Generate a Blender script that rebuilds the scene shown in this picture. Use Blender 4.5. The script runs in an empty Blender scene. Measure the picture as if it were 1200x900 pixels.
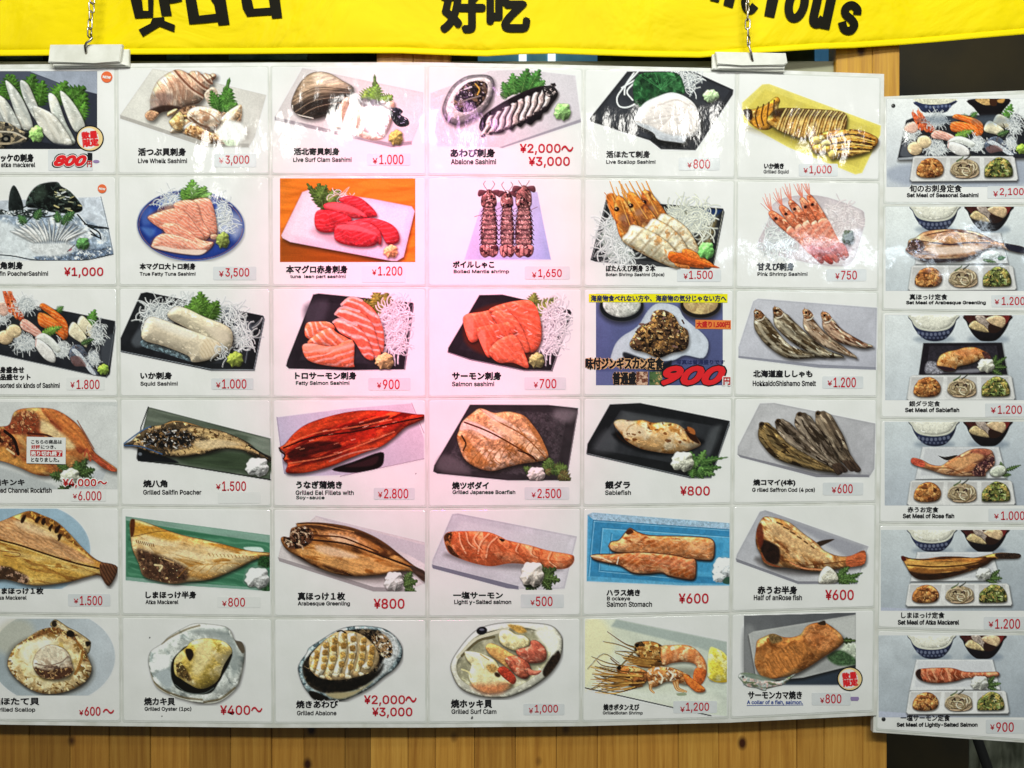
import bpy
import bmesh
import math
import os
import random
import numpy as np
from mathutils import Vector

# ---------------------------------------------------------------- camera, world, lamps, exposure
K = 0.00165                      # metres per photo pixel on the plane of the menu board
D = 1200 * K * 28 / 36           # camera distance
scene = bpy.context.scene
COL = scene.collection

cam = bpy.data.cameras.new('camera')
cam.lens = 28
cam.sensor_width = 36
cam.clip_start = .05
cam.clip_end = 60
cam_o = bpy.data.objects.new('camera', cam)
COL.objects.link(cam_o)
cam_o.location = (0, -D, 0)
cam_o.rotation_euler = (math.pi / 2, 0, 0)
scene.camera = cam_o

world = bpy.data.worlds.new('World')
scene.world = world
world.use_nodes = True
world.node_tree.nodes['Background'].inputs[0].default_value = (.92, 1.0, .93, 1)
world.node_tree.nodes['Background'].inputs[1].default_value = .10

scene.view_settings.view_transform = 'Standard'
scene.view_settings.look = 'None'
scene.view_settings.exposure = 0
scene.view_settings.gamma = 1


def lamp(name, kind, loc, target, energy, col, **kw):
    l = bpy.data.lights.new(name, kind)
    l.energy = energy
    l.color = col
    for k, v in kw.items():
        setattr(l, k, v)
    o = bpy.data.objects.new(name, l)
    COL.objects.link(o)
    o.location = loc
    d = Vector(target) - Vector(loc)
    o.rotation_euler = d.to_track_quat('-Z', 'Y').to_euler()
    return o


# long fluorescent trough under the shop ceiling, in front of and above the board
lamp('ceiling_key_and_fill', 'AREA', (-.05, -1.75, 1.95), (0, 0, .30), 19, (.96, 1.0, .92), shape='RECTANGLE', size=2.6, size_y=.25)
# unseen area light added behind the camera to fill the lower board
lamp('ceiling_key_and_fill', 'AREA', (0, -3.3, 2.6), (0, 0, -.4), 130, (.968, 1.0, .93), shape='RECTANGLE', size=3.0, size_y=.3)
# bare bulbs of the stall behind the photographer: they make the glints in the plastic
for bx, bz, e, br in ((-.60, 1.03, 8.5, .08), (.445, .975, 4.5, .062), (.76, .97, 5.5, .065), (-1.14, .885, 4.2, .06), (-.90, .97, 2, .045), (1.25, .93, 2.5, .045)):
    lamp('bulb', 'POINT', (bx, -1.54, bz), (bx, 0, bz), e, (1, .98, .92), shadow_soft_size=br)
lamp('bulb', 'POINT', (-.2, -1.54, 1.0), (0, 0, 0), 3.6, (1, .5, 1.0), shadow_soft_size=.065)
# cool tube light of the stall opposite
lamp('stall_tube', 'AREA', (1.42, -1.56, .52), (1.42, 0, .45), 2.2, (.78, .9, 1.0), shape='RECTANGLE', size=1.1, size_y=.03)
# unseen pink spot added to imitate the camera's magenta flicker band
lamp('pink_cast_spot', 'SPOT', (-.30, -1.25, 1.62), (-.165, 0, .19), 255, (1.0, .0, .36), spot_size=math.radians(21.5), spot_blend=1.0, shadow_soft_size=.12)

# ---------------------------------------------------------------- print shop
# The dishes on the cards are flat printed pictures. They are drawn here with
# numpy as small colour fields and become the colour attribute of the print mesh.
VIEW = {1: (0, 0, 3.636), 2: (310, 0, 3.158), 3: (670, 0, 3.158), 4: (0, 195, 3.636), 5: (310, 195, 3.158),
        6: (670, 195, 3.243), 7: (0, 330, 3.636), 8: (310, 330, 3.158), 9: (670, 330, 3.243), 10: (0, 460, 3.636),
        11: (310, 460, 3.158), 12: (670, 460, 3.243), 13: (0, 585, 3.636), 14: (310, 585, 3.158), 15: (670, 585, 3.243),
        16: (0, 710, 3.636), 17: (310, 710, 3.158), 18: (670, 700, 3.243), 20: (1020, 100, 6.43), 21: (1020, 230, 6.43),
        22: (1020, 360, 6.43), 23: (1020, 480, 6.43), 24: (1020, 610, 3.105), 25: (1020, 610, 3.105)}


def hexc(c):
    if isinstance(c, str):
        return np.array([int(c[i:i + 2], 16) / 255 for i in (0, 2, 4)], np.float32)
    return np.asarray(c, np.float32)


def sstep(a, b, x):
    t = np.clip((x - a) / (b - a + 1e-9), 0, 1)
    return t * t * (3 - 2 * t)


def lattice(ix, iy, seed):
    h = (ix * 374761393 + iy * 668265263 + seed * 974634777) & 0xffffffff
    h = ((h ^ (h >> 13)) * 1274126177) & 0xffffffff
    return ((h ^ (h >> 16)) & 0xffff).astype(np.float32) / 65535.0


def vnoise(x, y, seed):
    fx, fy = np.floor(x), np.floor(y)
    ix, iy = fx.astype(np.int64), fy.astype(np.int64)
    u, v = x - fx, y - fy
    u = u * u * (3 - 2 * u)
    v = v * v * (3 - 2 * v)
    a, b = lattice(ix, iy, seed), lattice(ix + 1, iy, seed)
    c, d = lattice(ix, iy + 1, seed), lattice(ix + 1, iy + 1, seed)
    return (a * (1 - u) + b * u) * (1 - v) + (c * (1 - u) + d * u) * v


def fbm(x, y, seed=0, octv=3):
    s = 0
    wx = vnoise(x * 1.3 + 5.2, y * 1.3 + 1.3, seed + 11) - .5
    wy = vnoise(x * 1.3 + 9.7, y * 1.3 + 4.4, seed + 12) - .5
    x, y = x + .9 * wx, y + .9 * wy
    for o in range(octv):
        s = s + vnoise(x + 13.7 * o, y + 7.1 * o, seed + o) * 0.5 ** (o + 1)
        x, y = 1.6 * x - 1.2 * y, 1.2 * x + 1.6 * y
    return s / (1 - 0.5 ** octv)


def turn(X, Y, ang, asp):
    c, s = math.cos(math.radians(ang)), math.sin(math.radians(ang))
    return (X * c + Y * s) / asp, -X * s + Y * c


def smooth_loop(pts, n=4, closed=True):
    p = np.asarray(pts, np.float32)
    if closed:
        q = np.vstack([p[-1:], p, p[:2]])
        m = len(p)
    else:
        q = np.vstack([2 * p[:1] - p[1:2], p, 2 * p[-1:] - p[-2:-1]])
        m = len(p) - 1
    out = []
    for i in range(m):
        a, b, c, d = q[i:i + 4]
        for k in range(n):
            t = k / n
            out.append(0.5 * (2 * b + (c - a) * t + (2 * a - 5 * b + 4 * c - d) * t * t + (3 * b - a - 3 * c + d) * t ** 3))
    if not closed:
        out.append(p[-1])
    return np.array(out, np.float32)


def seg_dist2(X, Y, a, b):
    dx, dy = b[0] - a[0], b[1] - a[1]
    t = np.clip(((X - a[0]) * dx + (Y - a[1]) * dy) / (dx * dx + dy * dy + 1e-9), 0, 1)
    ex, ey = X - a[0] - t * dx, Y - a[1] - t * dy
    return ex * ex + ey * ey, t


def ell(cx, cy, rx, ry, ang=0, n=20, jit=0, seed=0):
    r = random.Random(seed)
    c, s = math.cos(math.radians(ang)), math.sin(math.radians(ang))
    out = []
    for i in range(n):
        t = 2 * math.pi * i / n
        k = 1 + jit * r.uniform(-1, 1)
        x, y = rx * k * math.cos(t), ry * k * math.sin(t)
        out.append((cx + x * c - y * s, cy + x * s + y * c))
    return out


class Pic:
    def __init__(s, view, box, bg=None, wr=238, step=0.8, tint=None, gain=1.0):
        s.z = VIEW[view][2]
        s.o = VIEW[view][:2]
        s.view = view
        h = s.z * step
        s.h = h
        nx, ny = int((box[2] - box[0]) / h) + 1, int((box[3] - box[1]) / h) + 1
        s.X, s.Y = np.meshgrid(np.linspace(box[0], box[2], nx, dtype=np.float32), np.linspace(box[1], box[3], ny, dtype=np.float32))
        s.box = box
        s.wr = wr
        s.gain = gain
        s.C = np.ones((ny, nx, 3), np.float32) * (wr / 255)
        s.A = np.zeros((ny, nx), np.float32)
        s.K = np.ones((ny, nx), np.float32)
        s.F = np.zeros((ny, nx), np.float32)        # where there is food rather than plate
        if bg is not None:
            s.C[:] = hexc(bg)
            s.A[:] = 1

    def crop(s, x0, y0, x1, y1):
        hx = (s.box[2] - s.box[0]) / (s.X.shape[1] - 1)
        hy = (s.box[3] - s.box[1]) / (s.X.shape[0] - 1)
        i0 = max(0, int((x0 - s.box[0]) / hx)); i1 = min(s.X.shape[1], int((x1 - s.box[0]) / hx) + 2)
        j0 = max(0, int((y0 - s.box[1]) / hy)); j1 = min(s.X.shape[0], int((y1 - s.box[1]) / hy) + 2)
        if i1 <= i0 or j1 <= j0:
            return None
        return (slice(j0, j1), slice(i0, i1))

    def blend(s, sl, m, col):
        m3 = m[..., None]
        s.C[sl] = s.C[sl] * (1 - m3) + col * m3
        s.A[sl] = np.maximum(s.A[sl], m)

    # a filled outline with optional relief, rim, mottling, stripes and cast shadow (all of it ink)
    def S(s, pts, col, sm=1, soft=None, b=0, bs=.5, rim=None, n=None, c2=(), st=(), sh=None, gr=None, a=1, seed=1,
          keep=0, clip=0, nb=0, nbs=8, L=(-.5, -.85)):
        p = smooth_loop(pts, 4) if sm else np.asarray(pts, np.float32)
        soft = (0.85 * s.z) if soft is None else soft
        mg = soft * 2 + 2 + (max(abs(sh[0]), abs(sh[1])) + sh[2] * 1.5 if sh else 0)
        sl = s.crop(p[:, 0].min() - mg, p[:, 1].min() - mg, p[:, 0].max() + mg, p[:, 1].max() + mg)
        if sl is None:
            return s
        X, Y = s.X[sl], s.Y[sl]

        def sd(X, Y):
            d2 = np.full(X.shape, 1e9, np.float32)
            ins = np.zeros(X.shape, bool)
            for i in range(len(p)):
                q, r = p[i - 1], p[i]
                e, _ = seg_dist2(X, Y, q, r)
                d2 = np.minimum(d2, e)
                if q[1] != r[1]:
                    ins ^= ((q[1] > Y) != (r[1] > Y)) & (X < (r[0] - q[0]) * (Y - q[1]) / (r[1] - q[1]) + q[0])
            return np.where(ins, 1, -1) * np.sqrt(d2)
        d = sd(X, Y)
        if sh:
            ds = sd(X - sh[0], Y - sh[1])
            m = sstep(-sh[2] * 1.3, sh[2] * 1.1, ds) * min(.85, sh[3] * 1.3)
            if clip:
                m = m * s.K[sl]
            s.blend(sl, m, hexc('181410'))
        base = np.ones(X.shape + (3,), np.float32) * hexc(col)
        if gr:
            u, _ = turn(X, Y, gr[1], 1)
            lo, hi = u[d > 0].min() if (d > 0).any() else 0, u[d > 0].max() if (d > 0).any() else 1
            t = np.clip((u - lo) / (hi - lo + 1e-6), 0, 1)[..., None]
            base = base * (1 - t) + hexc(gr[0]) * t
        for q in c2:
            cc, sc, th, sf = q[:4]
            asp, an = (q[4], q[5]) if len(q) > 5 else (1, 0)
            u, v = turn(X, Y, an, asp)
            m = sstep(th - sf * 1.5, th + sf * 1.5, fbm(u / sc, v / sc, seed * 7 + int(sc * 3), 4))[..., None]
            base = base * (1 - m) + hexc(cc) * m
        for q in st:
            an, per, cc, al, wob, duty = q
            u, v = turn(X, Y, an, 1)
            ph = u / per + wob * (fbm(X / (per * 3), Y / (per * 3), seed + 5, 2) - .5) * 2
            f = np.abs(ph - np.floor(ph) - .5) * 2
            m = (sstep(1 - duty - .25, 1 - duty + .25, f) * al)[..., None]
            base = base * (1 - m) + hexc(cc) * m
        shade = np.ones(X.shape, np.float32)
        if b or nb:
            hgt = (1 - np.exp(-np.maximum(d, 0) / b)) * b if b else np.zeros_like(d)
            if nb:
                hgt = hgt + nb * fbm(X / nbs, Y / nbs, seed + 31, 3) * nbs
            gy, gx = np.gradient(hgt, s.h)
            shade = shade + bs * np.clip(gx * L[0] + gy * L[1], -1.1, 1.1) * -1
        if b:
            # broken glints where the relief faces the light
            gl = sstep(.56, .80, fbm(X / (s.z * 4.2), Y / (s.z * 2.6), seed + 61, 3)) * np.clip(1 - np.abs(d - b * .8) / (b * 1.1), 0, 1)
            shade = shade + .26 * gl - .06 * sstep(.5, .75, fbm(X / (s.z * 5), Y / (s.z * 4), seed + 91, 3))
        if n:
            asp, an = (n[2], n[3]) if len(n) > 3 else (1, 0)
            u, v = turn(X, Y, an, asp)
            shade = shade * (1 + n[1] * 2 * (fbm(u / n[0], v / n[0], seed, 4) - .5))
        base = np.clip(base * shade[..., None], 0, 1)
        if rim:
            m = (np.clip(1 - d / (rim[1] * 1.25), 0, 1) ** 1.5 * rim[2] * .62)[..., None]
            base = base * (1 - m) + hexc(rim[0]) * m
        m = sstep(-soft, soft, d) * a
        if clip:
            m = m * s.K[sl]
        if keep:
            s.K[:] = 0
            s.K[sl] = sstep(-soft, soft, d)
        if b or nb or clip:
            s.F[sl] = np.maximum(s.F[sl], m)
        else:
            s.F[sl] *= 1 - m
        s.blend(sl, m, base)
        return s

    # an open stroke, width may taper; hl paints a lighter core
    def T(s, pts, w, col, w2=None, a=1, sm=1, clip=0, hl=None, soft=None):
        p = smooth_loop(pts, 4, False) if sm and len(pts) > 2 else np.asarray(pts, np.float32)
        w2 = w if w2 is None else w2
        soft = 0.55 * s.z if soft is None else soft
        mg = max(w, w2) + soft * 2
        sl = s.crop(p[:, 0].min() - mg, p[:, 1].min() - mg, p[:, 0].max() + mg, p[:, 1].max() + mg)
        if sl is None:
            return s
        X, Y = s.X[sl], s.Y[sl]
        best = np.full(X.shape, -1e9, np.float32)
        n = len(p) - 1
        for i in range(n):
            e, t = seg_dist2(X, Y, p[i], p[i + 1])
            best = np.maximum(best, (w + (w2 - w) * (i + t) / n) / 2 - np.sqrt(e))
        m = sstep(-soft, soft, best) * a
        if clip:
            m = m * s.K[sl]
        s.blend(sl, m, hexc(col))
        if hl:
            s.blend(sl, sstep(0, max(w, w2) * .5, best - .1 * w) * a * .7 * (s.K[sl] if clip else 1), hexc(hl))
        return s

    # shredded radish: a nest of thin pale curls
    def strands(s, cx, cy, rx, ry, n=40, col='f2f4f2', dark='a9b0b4', w=5, seed=1, ln=60, under='c9cfd2'):
        r = random.Random(seed)
        n, w = int(n * 1.5), w * .82
        if under:
            s.S(ell(cx, cy, rx * .92, ry * .9, 0, 14, .12, seed), under, soft=s.z * 2.5, n=(14, .22), a=.85, seed=seed)
        for i in range(n):
            t, q = r.uniform(0, 6.283), math.sqrt(r.random())
            x, y = cx + rx * q * math.cos(t), cy + ry * q * math.sin(t)
            an = r.uniform(0, 6.283)
            k = r.uniform(-1, 1) * 3.2
            pts = [(x, y)]
            for j in range(5):
                an += k / 5
                x += math.cos(an) * ln / 5
                y += math.sin(an) * ln / 5
                pts.append((x, y))
            s.T([(u + 2, v + 3) for u, v in pts], w, dark, a=.4)
            f = r.uniform(.86, 1.03)
            s.T(pts, w, np.clip(hexc(col) * f, 0, 1), a=r.uniform(.7, 1))
        return s

    # serrated shiso leaf
    def leaf(s, x, y, ang, ln, wd, col='3f7a34', seed=1, teeth=8, vein='8fb46a', a=1):
        r = random.Random(seed)
        col = hexc(col) * .74 + hexc('869048') * .26
        c, q = math.cos(math.radians(ang)), math.sin(math.radians(ang))
        side = []
        for i in range(teeth * 2 + 1):
            t = i / (teeth * 2)
            w = wd / 2 * math.sin(math.pi * min(1, .08 + t * .92) ** .75) ** .8 * (1.06 if i % 2 else .62) * r.uniform(.92, 1.08)
            side.append((t * ln + (.035 * ln if i % 2 else 0), w))
        pts = [(x + u * c - v * q, y + u * q + v * c) for u, v in side] + [(x + u * c + v * q, y + u * q - v * c) for u, v in reversed(side)]
        s.S(pts, col, sm=0, n=(12, .35), rim=('1c3a1a', s.z * 1.4, .5), b=wd * .15, bs=.5, seed=seed, a=a)
        s.T([(x, y), (x + ln * .9 * c, y + ln * .9 * q)], s.z * .7, vein, w2=s.z * .3, a=.55)
        for t in (.2, .38, .56, .74):
            for sg in (-1, 1):
                u, v = t * ln, 0
                u2, v2 = (t + .14) * ln, sg * wd * .3 * math.sin(math.pi * min(.95, t + .1))
                s.T([(x + u * c, y + u * q), (x + u2 * c - v2 * q, y + u2 * q + v2 * c)], s.z * .45, vein, a=.35)
        return s

    def mound(s, cx, cy, rx, ry, col, seed=1, sh=1, rough=.12):
        return s.S(ell(cx, cy, rx, ry, 0, 22, rough * 1.1, seed), col, b=min(rx, ry) * .7, bs=.6, nb=.35, nbs=min(rx, ry) * .5, n=(min(rx, ry) * .5, .14), seed=seed,
                   sh=(2, 4, 6, .45) if sh else None)

    def finish(s):
        g = s.C
        r = fbm(s.X / (s.z * 1.3), s.Y / (s.z * 1.3), 77, 2) - .5
        g = np.clip(g * (1 + .07 * r * s.A)[..., None], 0, 1)
        # fibre and wet sparkle of the food, then the hard contrast of the print
        sat = s.F * s.A * np.clip((g.max(-1) - g.min(-1)) * 3 - .15, .08, 1)
        q1 = fbm(s.X / (s.z * 2.4), s.Y / (s.z * 1.9), 131, 3) - .5
        q2 = 1 - np.abs(fbm(s.X / (s.z * 4.5), s.Y / (s.z * 3.6), 173, 3) * 2 - 1)
        g = np.clip(g * (1 + sat * (.30 * q1 + .16 * (q2 - .72)))[..., None], 0, 1)
        w0 = s.wr / 255
        g = np.clip(g / w0, 0, 1.05)
        g = g ** 1.17
        lum = g.mean(-1, keepdims=True)
        g = np.clip((lum + (g - lum) * .97) * w0, 0, 1)
        k = s.h * 1.1                                      # a touch of print sharpening
        bl = g.copy()
        bl[1:-1, 1:-1] = (g[:-2, 1:-1] + g[2:, 1:-1] + g[1:-1, :-2] + g[1:-1, 2:]) / 4
        g = np.clip(g + .75 * (g - bl), 0, 1)
        lin = np.where(g < .04045, g / 12.92, ((g + .055) / 1.055) ** 2.4)
        w = ((s.wr / 255 + .055) / 1.055) ** 2.4
        return np.clip(lin / w * .8 * s.gain, 0, .9)
PICS = {}


def pic(key):
    def reg(f):
        PICS[key] = f
        return f
    return reg


@pic('r1c1')
def _():
    P = Pic(1, (-110, 303, 414, 635), '3d414e')
    P.S([(120, 303), (414, 303), (414, 400), (300, 372)], 'a9b0be', sm=0, n=(60, .1))
    P.S([(-110, 303), (120, 303), (300, 372), (270, 420), (-110, 420)], '5a6070', sm=0)
    P.S([(-110, 560), (150, 600), (340, 640), (-110, 640)], '23262e', sm=0)
    for i, (x, y, a, l, w) in enumerate([(-60, 420, -80, 110, 100), (20, 420, -70, 110, 100), (110, 440, -75, 130, 120), (165, 450, -80, 110, 90), (230, 440, -60, 110, 100), (280, 440, -40, 110, 110), (310, 500, -60, 120, 100), (340, 520, -75, 90, 60), (60, 400, -110, 90, 90)]):
        P.leaf(x, y, a, l, w, ['33641f', '48802e', '2d5a20'][i % 3], seed=i)
    kw = dict(n=(40, .12, 3, 65), st=[(-30, 30, 'f4f4ee', .35, .9, .45)], c2=[('e6e2d6', 40, .56, .1, 3, 65)], b=12, bs=.5, rim=('767c78', 5, .6), sh=(5, 6, 8, .5))
    P.S([(85, 345), (120, 360), (160, 450), (190, 520), (150, 510), (100, 420)], 'b9bcb8', seed=2, **kw)
    P.S([(22, 345), (60, 370), (105, 440), (140, 540), (90, 545), (50, 440)], 'c6c9c3', seed=3, **kw)
    P.S([(-80, 400), (-30, 400), (40, 470), (80, 530), (60, 560), (-60, 560), (-110, 470)], 'a8adac', seed=4, **kw)
    P.S([(-20, 405), (20, 420), (60, 480), (90, 550), (40, 540), (0, 480)], 'c4c6c0', seed=14, **kw)
    P.S([(255, 390), (290, 410), (340, 480), (362, 545), (320, 560), (280, 480)], 'd6d8cf', seed=5, **kw)
    P.S([(205, 405), (240, 415), (280, 520), (320, 600), (290, 610), (230, 520)], 'c3c8c0', seed=6, **kw)
    P.S([(140, 455), (180, 462), (240, 500), (305, 600), (290, 622), (230, 610), (165, 540)], 'b7b6ae', seed=7, **kw)
    P.S([(-110, 520), (20, 520), (90, 555), (130, 575), (100, 620), (40, 635), (-110, 630)], '4e4a42', b=14, c2=[('b9a88a', 18, .55, .1), ('1a1b1e', 14, .6, .06)], seed=8)
    P.S(ell(25, 592, 20, 16), '15161a').S(ell(25, 592, 9, 7), '8a8578')
    P.T([(0, 560), (60, 565), (110, 590)], 7, 'c8bfae').T([(-20, 612), (60, 610), (100, 590)], 8, 'b8a98e')
    P.mound(155, 572, 30, 36, 'a3cc7c', 3)
    P.S([(60, 610), (160, 605), (330, 622), (330, 640), (40, 640)], '2a2d36', soft=6, a=.8)
    return P


@pic('r1c2')
def _():
    P = Pic(1, (508, 285, 1140, 632))
    P.S([(512, 490), (650, 292), (700, 300), (1135, 405), (1085, 585), (1060, 628), (880, 625)], 'e6e4dc', sm=0, gr=('dad6d0', 20), n=(60, .04), rim=('c4c0ba', 8, .5))
    P.S([(512, 490), (880, 610), (1060, 612), (1060, 628), (880, 628), (512, 505)], 'bab6b0', sm=0)
    P.S([(640, 430), (740, 520), (1000, 600), (1040, 540), (760, 420)], '6a5a50', soft=26, a=.4)
    shell = [(618, 485), (640, 462), (642, 412), (668, 350), (705, 318), (752, 296), (785, 304), (802, 313), (816, 303), (845, 304), (860, 317), (874, 311), (892, 318), (906, 312), (921, 319), (919, 334), (906, 344), (906, 358), (893, 362), (892, 382), (874, 396), (868, 416), (846, 440), (800, 452), (752, 470), (690, 478), (655, 512), (628, 510)]
    P.S(shell, 'd0a88f', b=30, bs=.75, n=(20, .2, 3, 62), c2=[('ac7d66', 44, .59, .1, 3, 62), ('ecd6c2', 30, .6, .1, 3, 62)], rim=('6a4434', 10, .65), keep=1, sh=(8, 10, 12, .45), seed=4)
    for k in range(15):                       # growth lines, running round the whorls
        t = k / 14
        x0, y0 = 668 + 205 * t, 350 - 34 * math.sin(t * 2.2) - 14 * t
        x1, y1 = 690 + 200 * t, 476 - 104 * t
        P.T([(x0, y0), ((x0 + x1) / 2 + 20 - 12 * t, (y0 + y1) / 2 - 6), (x1, y1)], 4, ['96684f', 'f0dcc8', 'b0826a'][k % 3], clip=1, a=.4)
    for pts, w in (([(742, 296), (770, 330), (820, 380), (872, 412)], 9), ([(800, 312), (830, 338), (866, 368), (895, 384)], 9), ([(858, 316), (872, 332), (892, 350), (908, 358)], 8), ([(893, 317), (902, 328), (910, 344)], 6)):
        P.T(pts, w, '7c4c38', clip=1, a=.75)
        P.T([(x - 7, y + 5) for x, y in pts], w * .8, 'e8cdb8', clip=1, a=.6)
    P.S([(645, 405), (700, 395), (740, 412), (722, 440), (682, 462), (645, 470)], '8c726a', clip=1, a=.7, soft=12, n=(9, .4, 3, 60))
    P.S([(636, 470), (700, 448), (770, 458), (740, 478), (680, 486)], '33211b', a=.85, soft=6, clip=1)
    P.S([(618, 490), (640, 470), (676, 482), (652, 512), (630, 510)], 'c89c7c', soft=4, b=6, n=(7, .3))
    P.S([(870, 405), (900, 372), (925, 385), (930, 440), (900, 455)], 'c9b7a4', b=10, n=(12, .3), seed=5)
    P.S([(725, 520), (745, 485), (790, 455), (850, 452), (935, 470), (1010, 455), (1030, 470), (1020, 560), (1000, 610), (900, 606), (820, 580), (760, 558)], '6e4e38', soft=5, n=(9, .6), c2=[('c8a280', 16, .52, .1)], sh=(3, 6, 8, .4))
    P.leaf(940, 475, -75, 150, 40, '3a6a2c', 3, teeth=4)
    P.leaf(948, 475, -70, 105, 95, '3f7731', 2)
    P.leaf(930, 470, -110, 90, 60, '356b2b', 4)
    P.leaf(960, 470, -30, 60, 70, '4a8336', 5)
    bt = ['cfa87c', 'e2cdb2', 'b88a5a', 'e6d6c2', 'd2b28e', 'e9dccc']
    r = random.Random(4)
    for i in range(14):
        t = i / 14
        x, y = 745 + 225 * t + r.uniform(-24, 24), 515 + 40 * t + r.uniform(-44, 40)
        P.S(ell(x, y, r.uniform(16, 38), r.uniform(9, 18), r.uniform(-40, 60), 9, .25, i), bt[i % 6], b=11, bs=.75, n=(13, .25), rim=('9a6f48', 4, .45), seed=i, sh=(2, 4, 5, .35))
    P.S([(795, 540), (830, 522), (880, 556), (930, 575), (980, 600), (900, 612), (840, 592), (790, 572)], 'd0a274', b=12, bs=.8, n=(9, .4), c2=[('ead2b4', 14, .56, .1), ('8e6238', 12, .62, .08)], rim=('6e4a2c', 4, .6), seed=3)
    P.S([(798, 478), (830, 455), (885, 455), (938, 478), (945, 520), (915, 562), (870, 552), (828, 525), (800, 505)], 'e4cbb2', b=18, bs=.8, rim=('8a6450', 6, .6), n=(14, .3), c2=[('f2e6d8', 24, .55, .1), ('c49878', 20, .62, .08)], seed=5)
    P.T([(810, 500), (850, 530), (890, 545)], 9, '6a4632', a=.8).T([(850, 470), (900, 490), (930, 520)], 6, 'b58a6c', a=.7)
    P.S([(735, 502), (768, 476), (785, 512), (774, 556), (745, 552), (720, 520)], 'd4a870', b=14, bs=.8, n=(12, .3), c2=[('ecd0a0', 14, .58, .08)], rim=('7a5a35', 4, .6), sh=(3, 5, 6, .4))
    P.S([(945, 500), (1000, 455), (1030, 450), (1022, 498), (985, 535), (955, 525)], 'e6bf98', b=14, bs=.8, n=(12, .25), c2=[('f4e2cc', 16, .56, .1)], rim=('9a7048', 4, .5))
    P.S(ell(985, 565, 62, 52, 0, 14, .1, 3), 'fbfbf8', soft=12, n=(10, .08))
    P.S(ell(985, 608, 36, 14, 0, 12, .2, 3), 'd6e2c8', soft=5, n=(8, .2))
    return P


@pic('r1c3')
def _():
    P = Pic(2, (30, 250, 590, 545))
    P.S([(38, 432), (140, 252), (200, 262), (588, 342), (585, 430), (545, 530), (470, 542)], 'ddd8d6', sm=0, gr=('ebe0e0', 10), n=(60, .04), rim=('c6c0c0', 7, .5))
    P.S([(38, 432), (470, 530), (545, 522), (545, 535), (470, 545), (38, 445)], 'a8a2a6', sm=0)
    P.S([(100, 395), (108, 350), (140, 295), (180, 268), (235, 270), (290, 300), (328, 322), (322, 350), (290, 365), (270, 400), (235, 425), (180, 440), (130, 430)],
        '84725e', b=30, bs=.6, n=(14, .45, 5, -15), keep=1, rim=('1b1613', 10, .8), sh=(6, 8, 10, .5), seed=3)
    P.S([(150, 300), (200, 268), (250, 282), (300, 312), (220, 330), (140, 345)], 'd9c0a2', clip=1, soft=16, n=(8, .5, 6, -12), a=.9)
    P.S([(180, 280), (230, 272), (280, 300), (200, 312)], 'f0dcc6', clip=1, soft=12, n=(6, .4, 6, -15), a=.85)
    P.S([(100, 390), (180, 370), (300, 345), (300, 380), (230, 430), (130, 438)], '2d241f', clip=1, soft=12, a=.85, n=(9, .5, 5, -10))
    for k in range(12):
        y = 290 + k * 12
        P.T([(105, y + 70 - k * 2), (190, y + 26 - k * 3), (320, y + 38 - k * 7)], 2.5, ['3c2c22', 'd9bea0'][k % 3 == 0], clip=1, a=.6)
    P.T([(103, 390), (112, 420), (180, 438)], 4, 'd9d2c6', clip=1)
    P.leaf(410, 350, -92, 75, 22, '55742c', 3, teeth=3)
    P.leaf(372, 380, -60, 70, 70, '7fa03f', 5)
    P.leaf(405, 385, -80, 75, 70, '6d9a3c', 6)
    P.leaf(430, 385, -35, 55, 60, '74a043', 7)
    cl = ['d9b59a', 'ecd9c8', 'dfc2ab', 'f1e6de', 'e8cdbb']
    for i in range(6):
        x = 255 + i * 33
        P.S([(x, 455 + i * 8), (x + 18, 400), (x + 45, 360 + i * 3), (x + 62, 375 + i * 3), (x + 45, 440 + i * 4), (x + 18, 475 + i * 6)], cl[i % 5], b=9, bs=.6, n=(11, .2, 3, -60), rim=('a07c66', 4, .5), sh=(4, 4, 6, .4), seed=i)
    P.S([(330, 365), (400, 365), (470, 395), (490, 420), (440, 425), (370, 400)], '6b7078', n=(9, .5), soft=6, a=.75)
    P.S([(370, 395), (450, 400), (465, 440), (440, 500), (385, 495), (365, 440)], 'efe8e6', b=14, n=(12, .12), soft=6)
    P.S([(462, 410), (490, 398), (512, 412), (505, 425), (530, 440), (534, 462), (505, 470), (480, 455)], '23262e', b=8, bs=.8, n=(7, .5), c2=[('8a93a2', 8, .68, .05)], seed=4)
    P.S([(320, 470), (380, 490), (440, 510), (400, 520), (340, 500)], 'e3c4ae', b=8, n=(9, .2), soft=4)
    P.mound(487, 510, 26, 28, 'a7a75a', 3)
    return P


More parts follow.
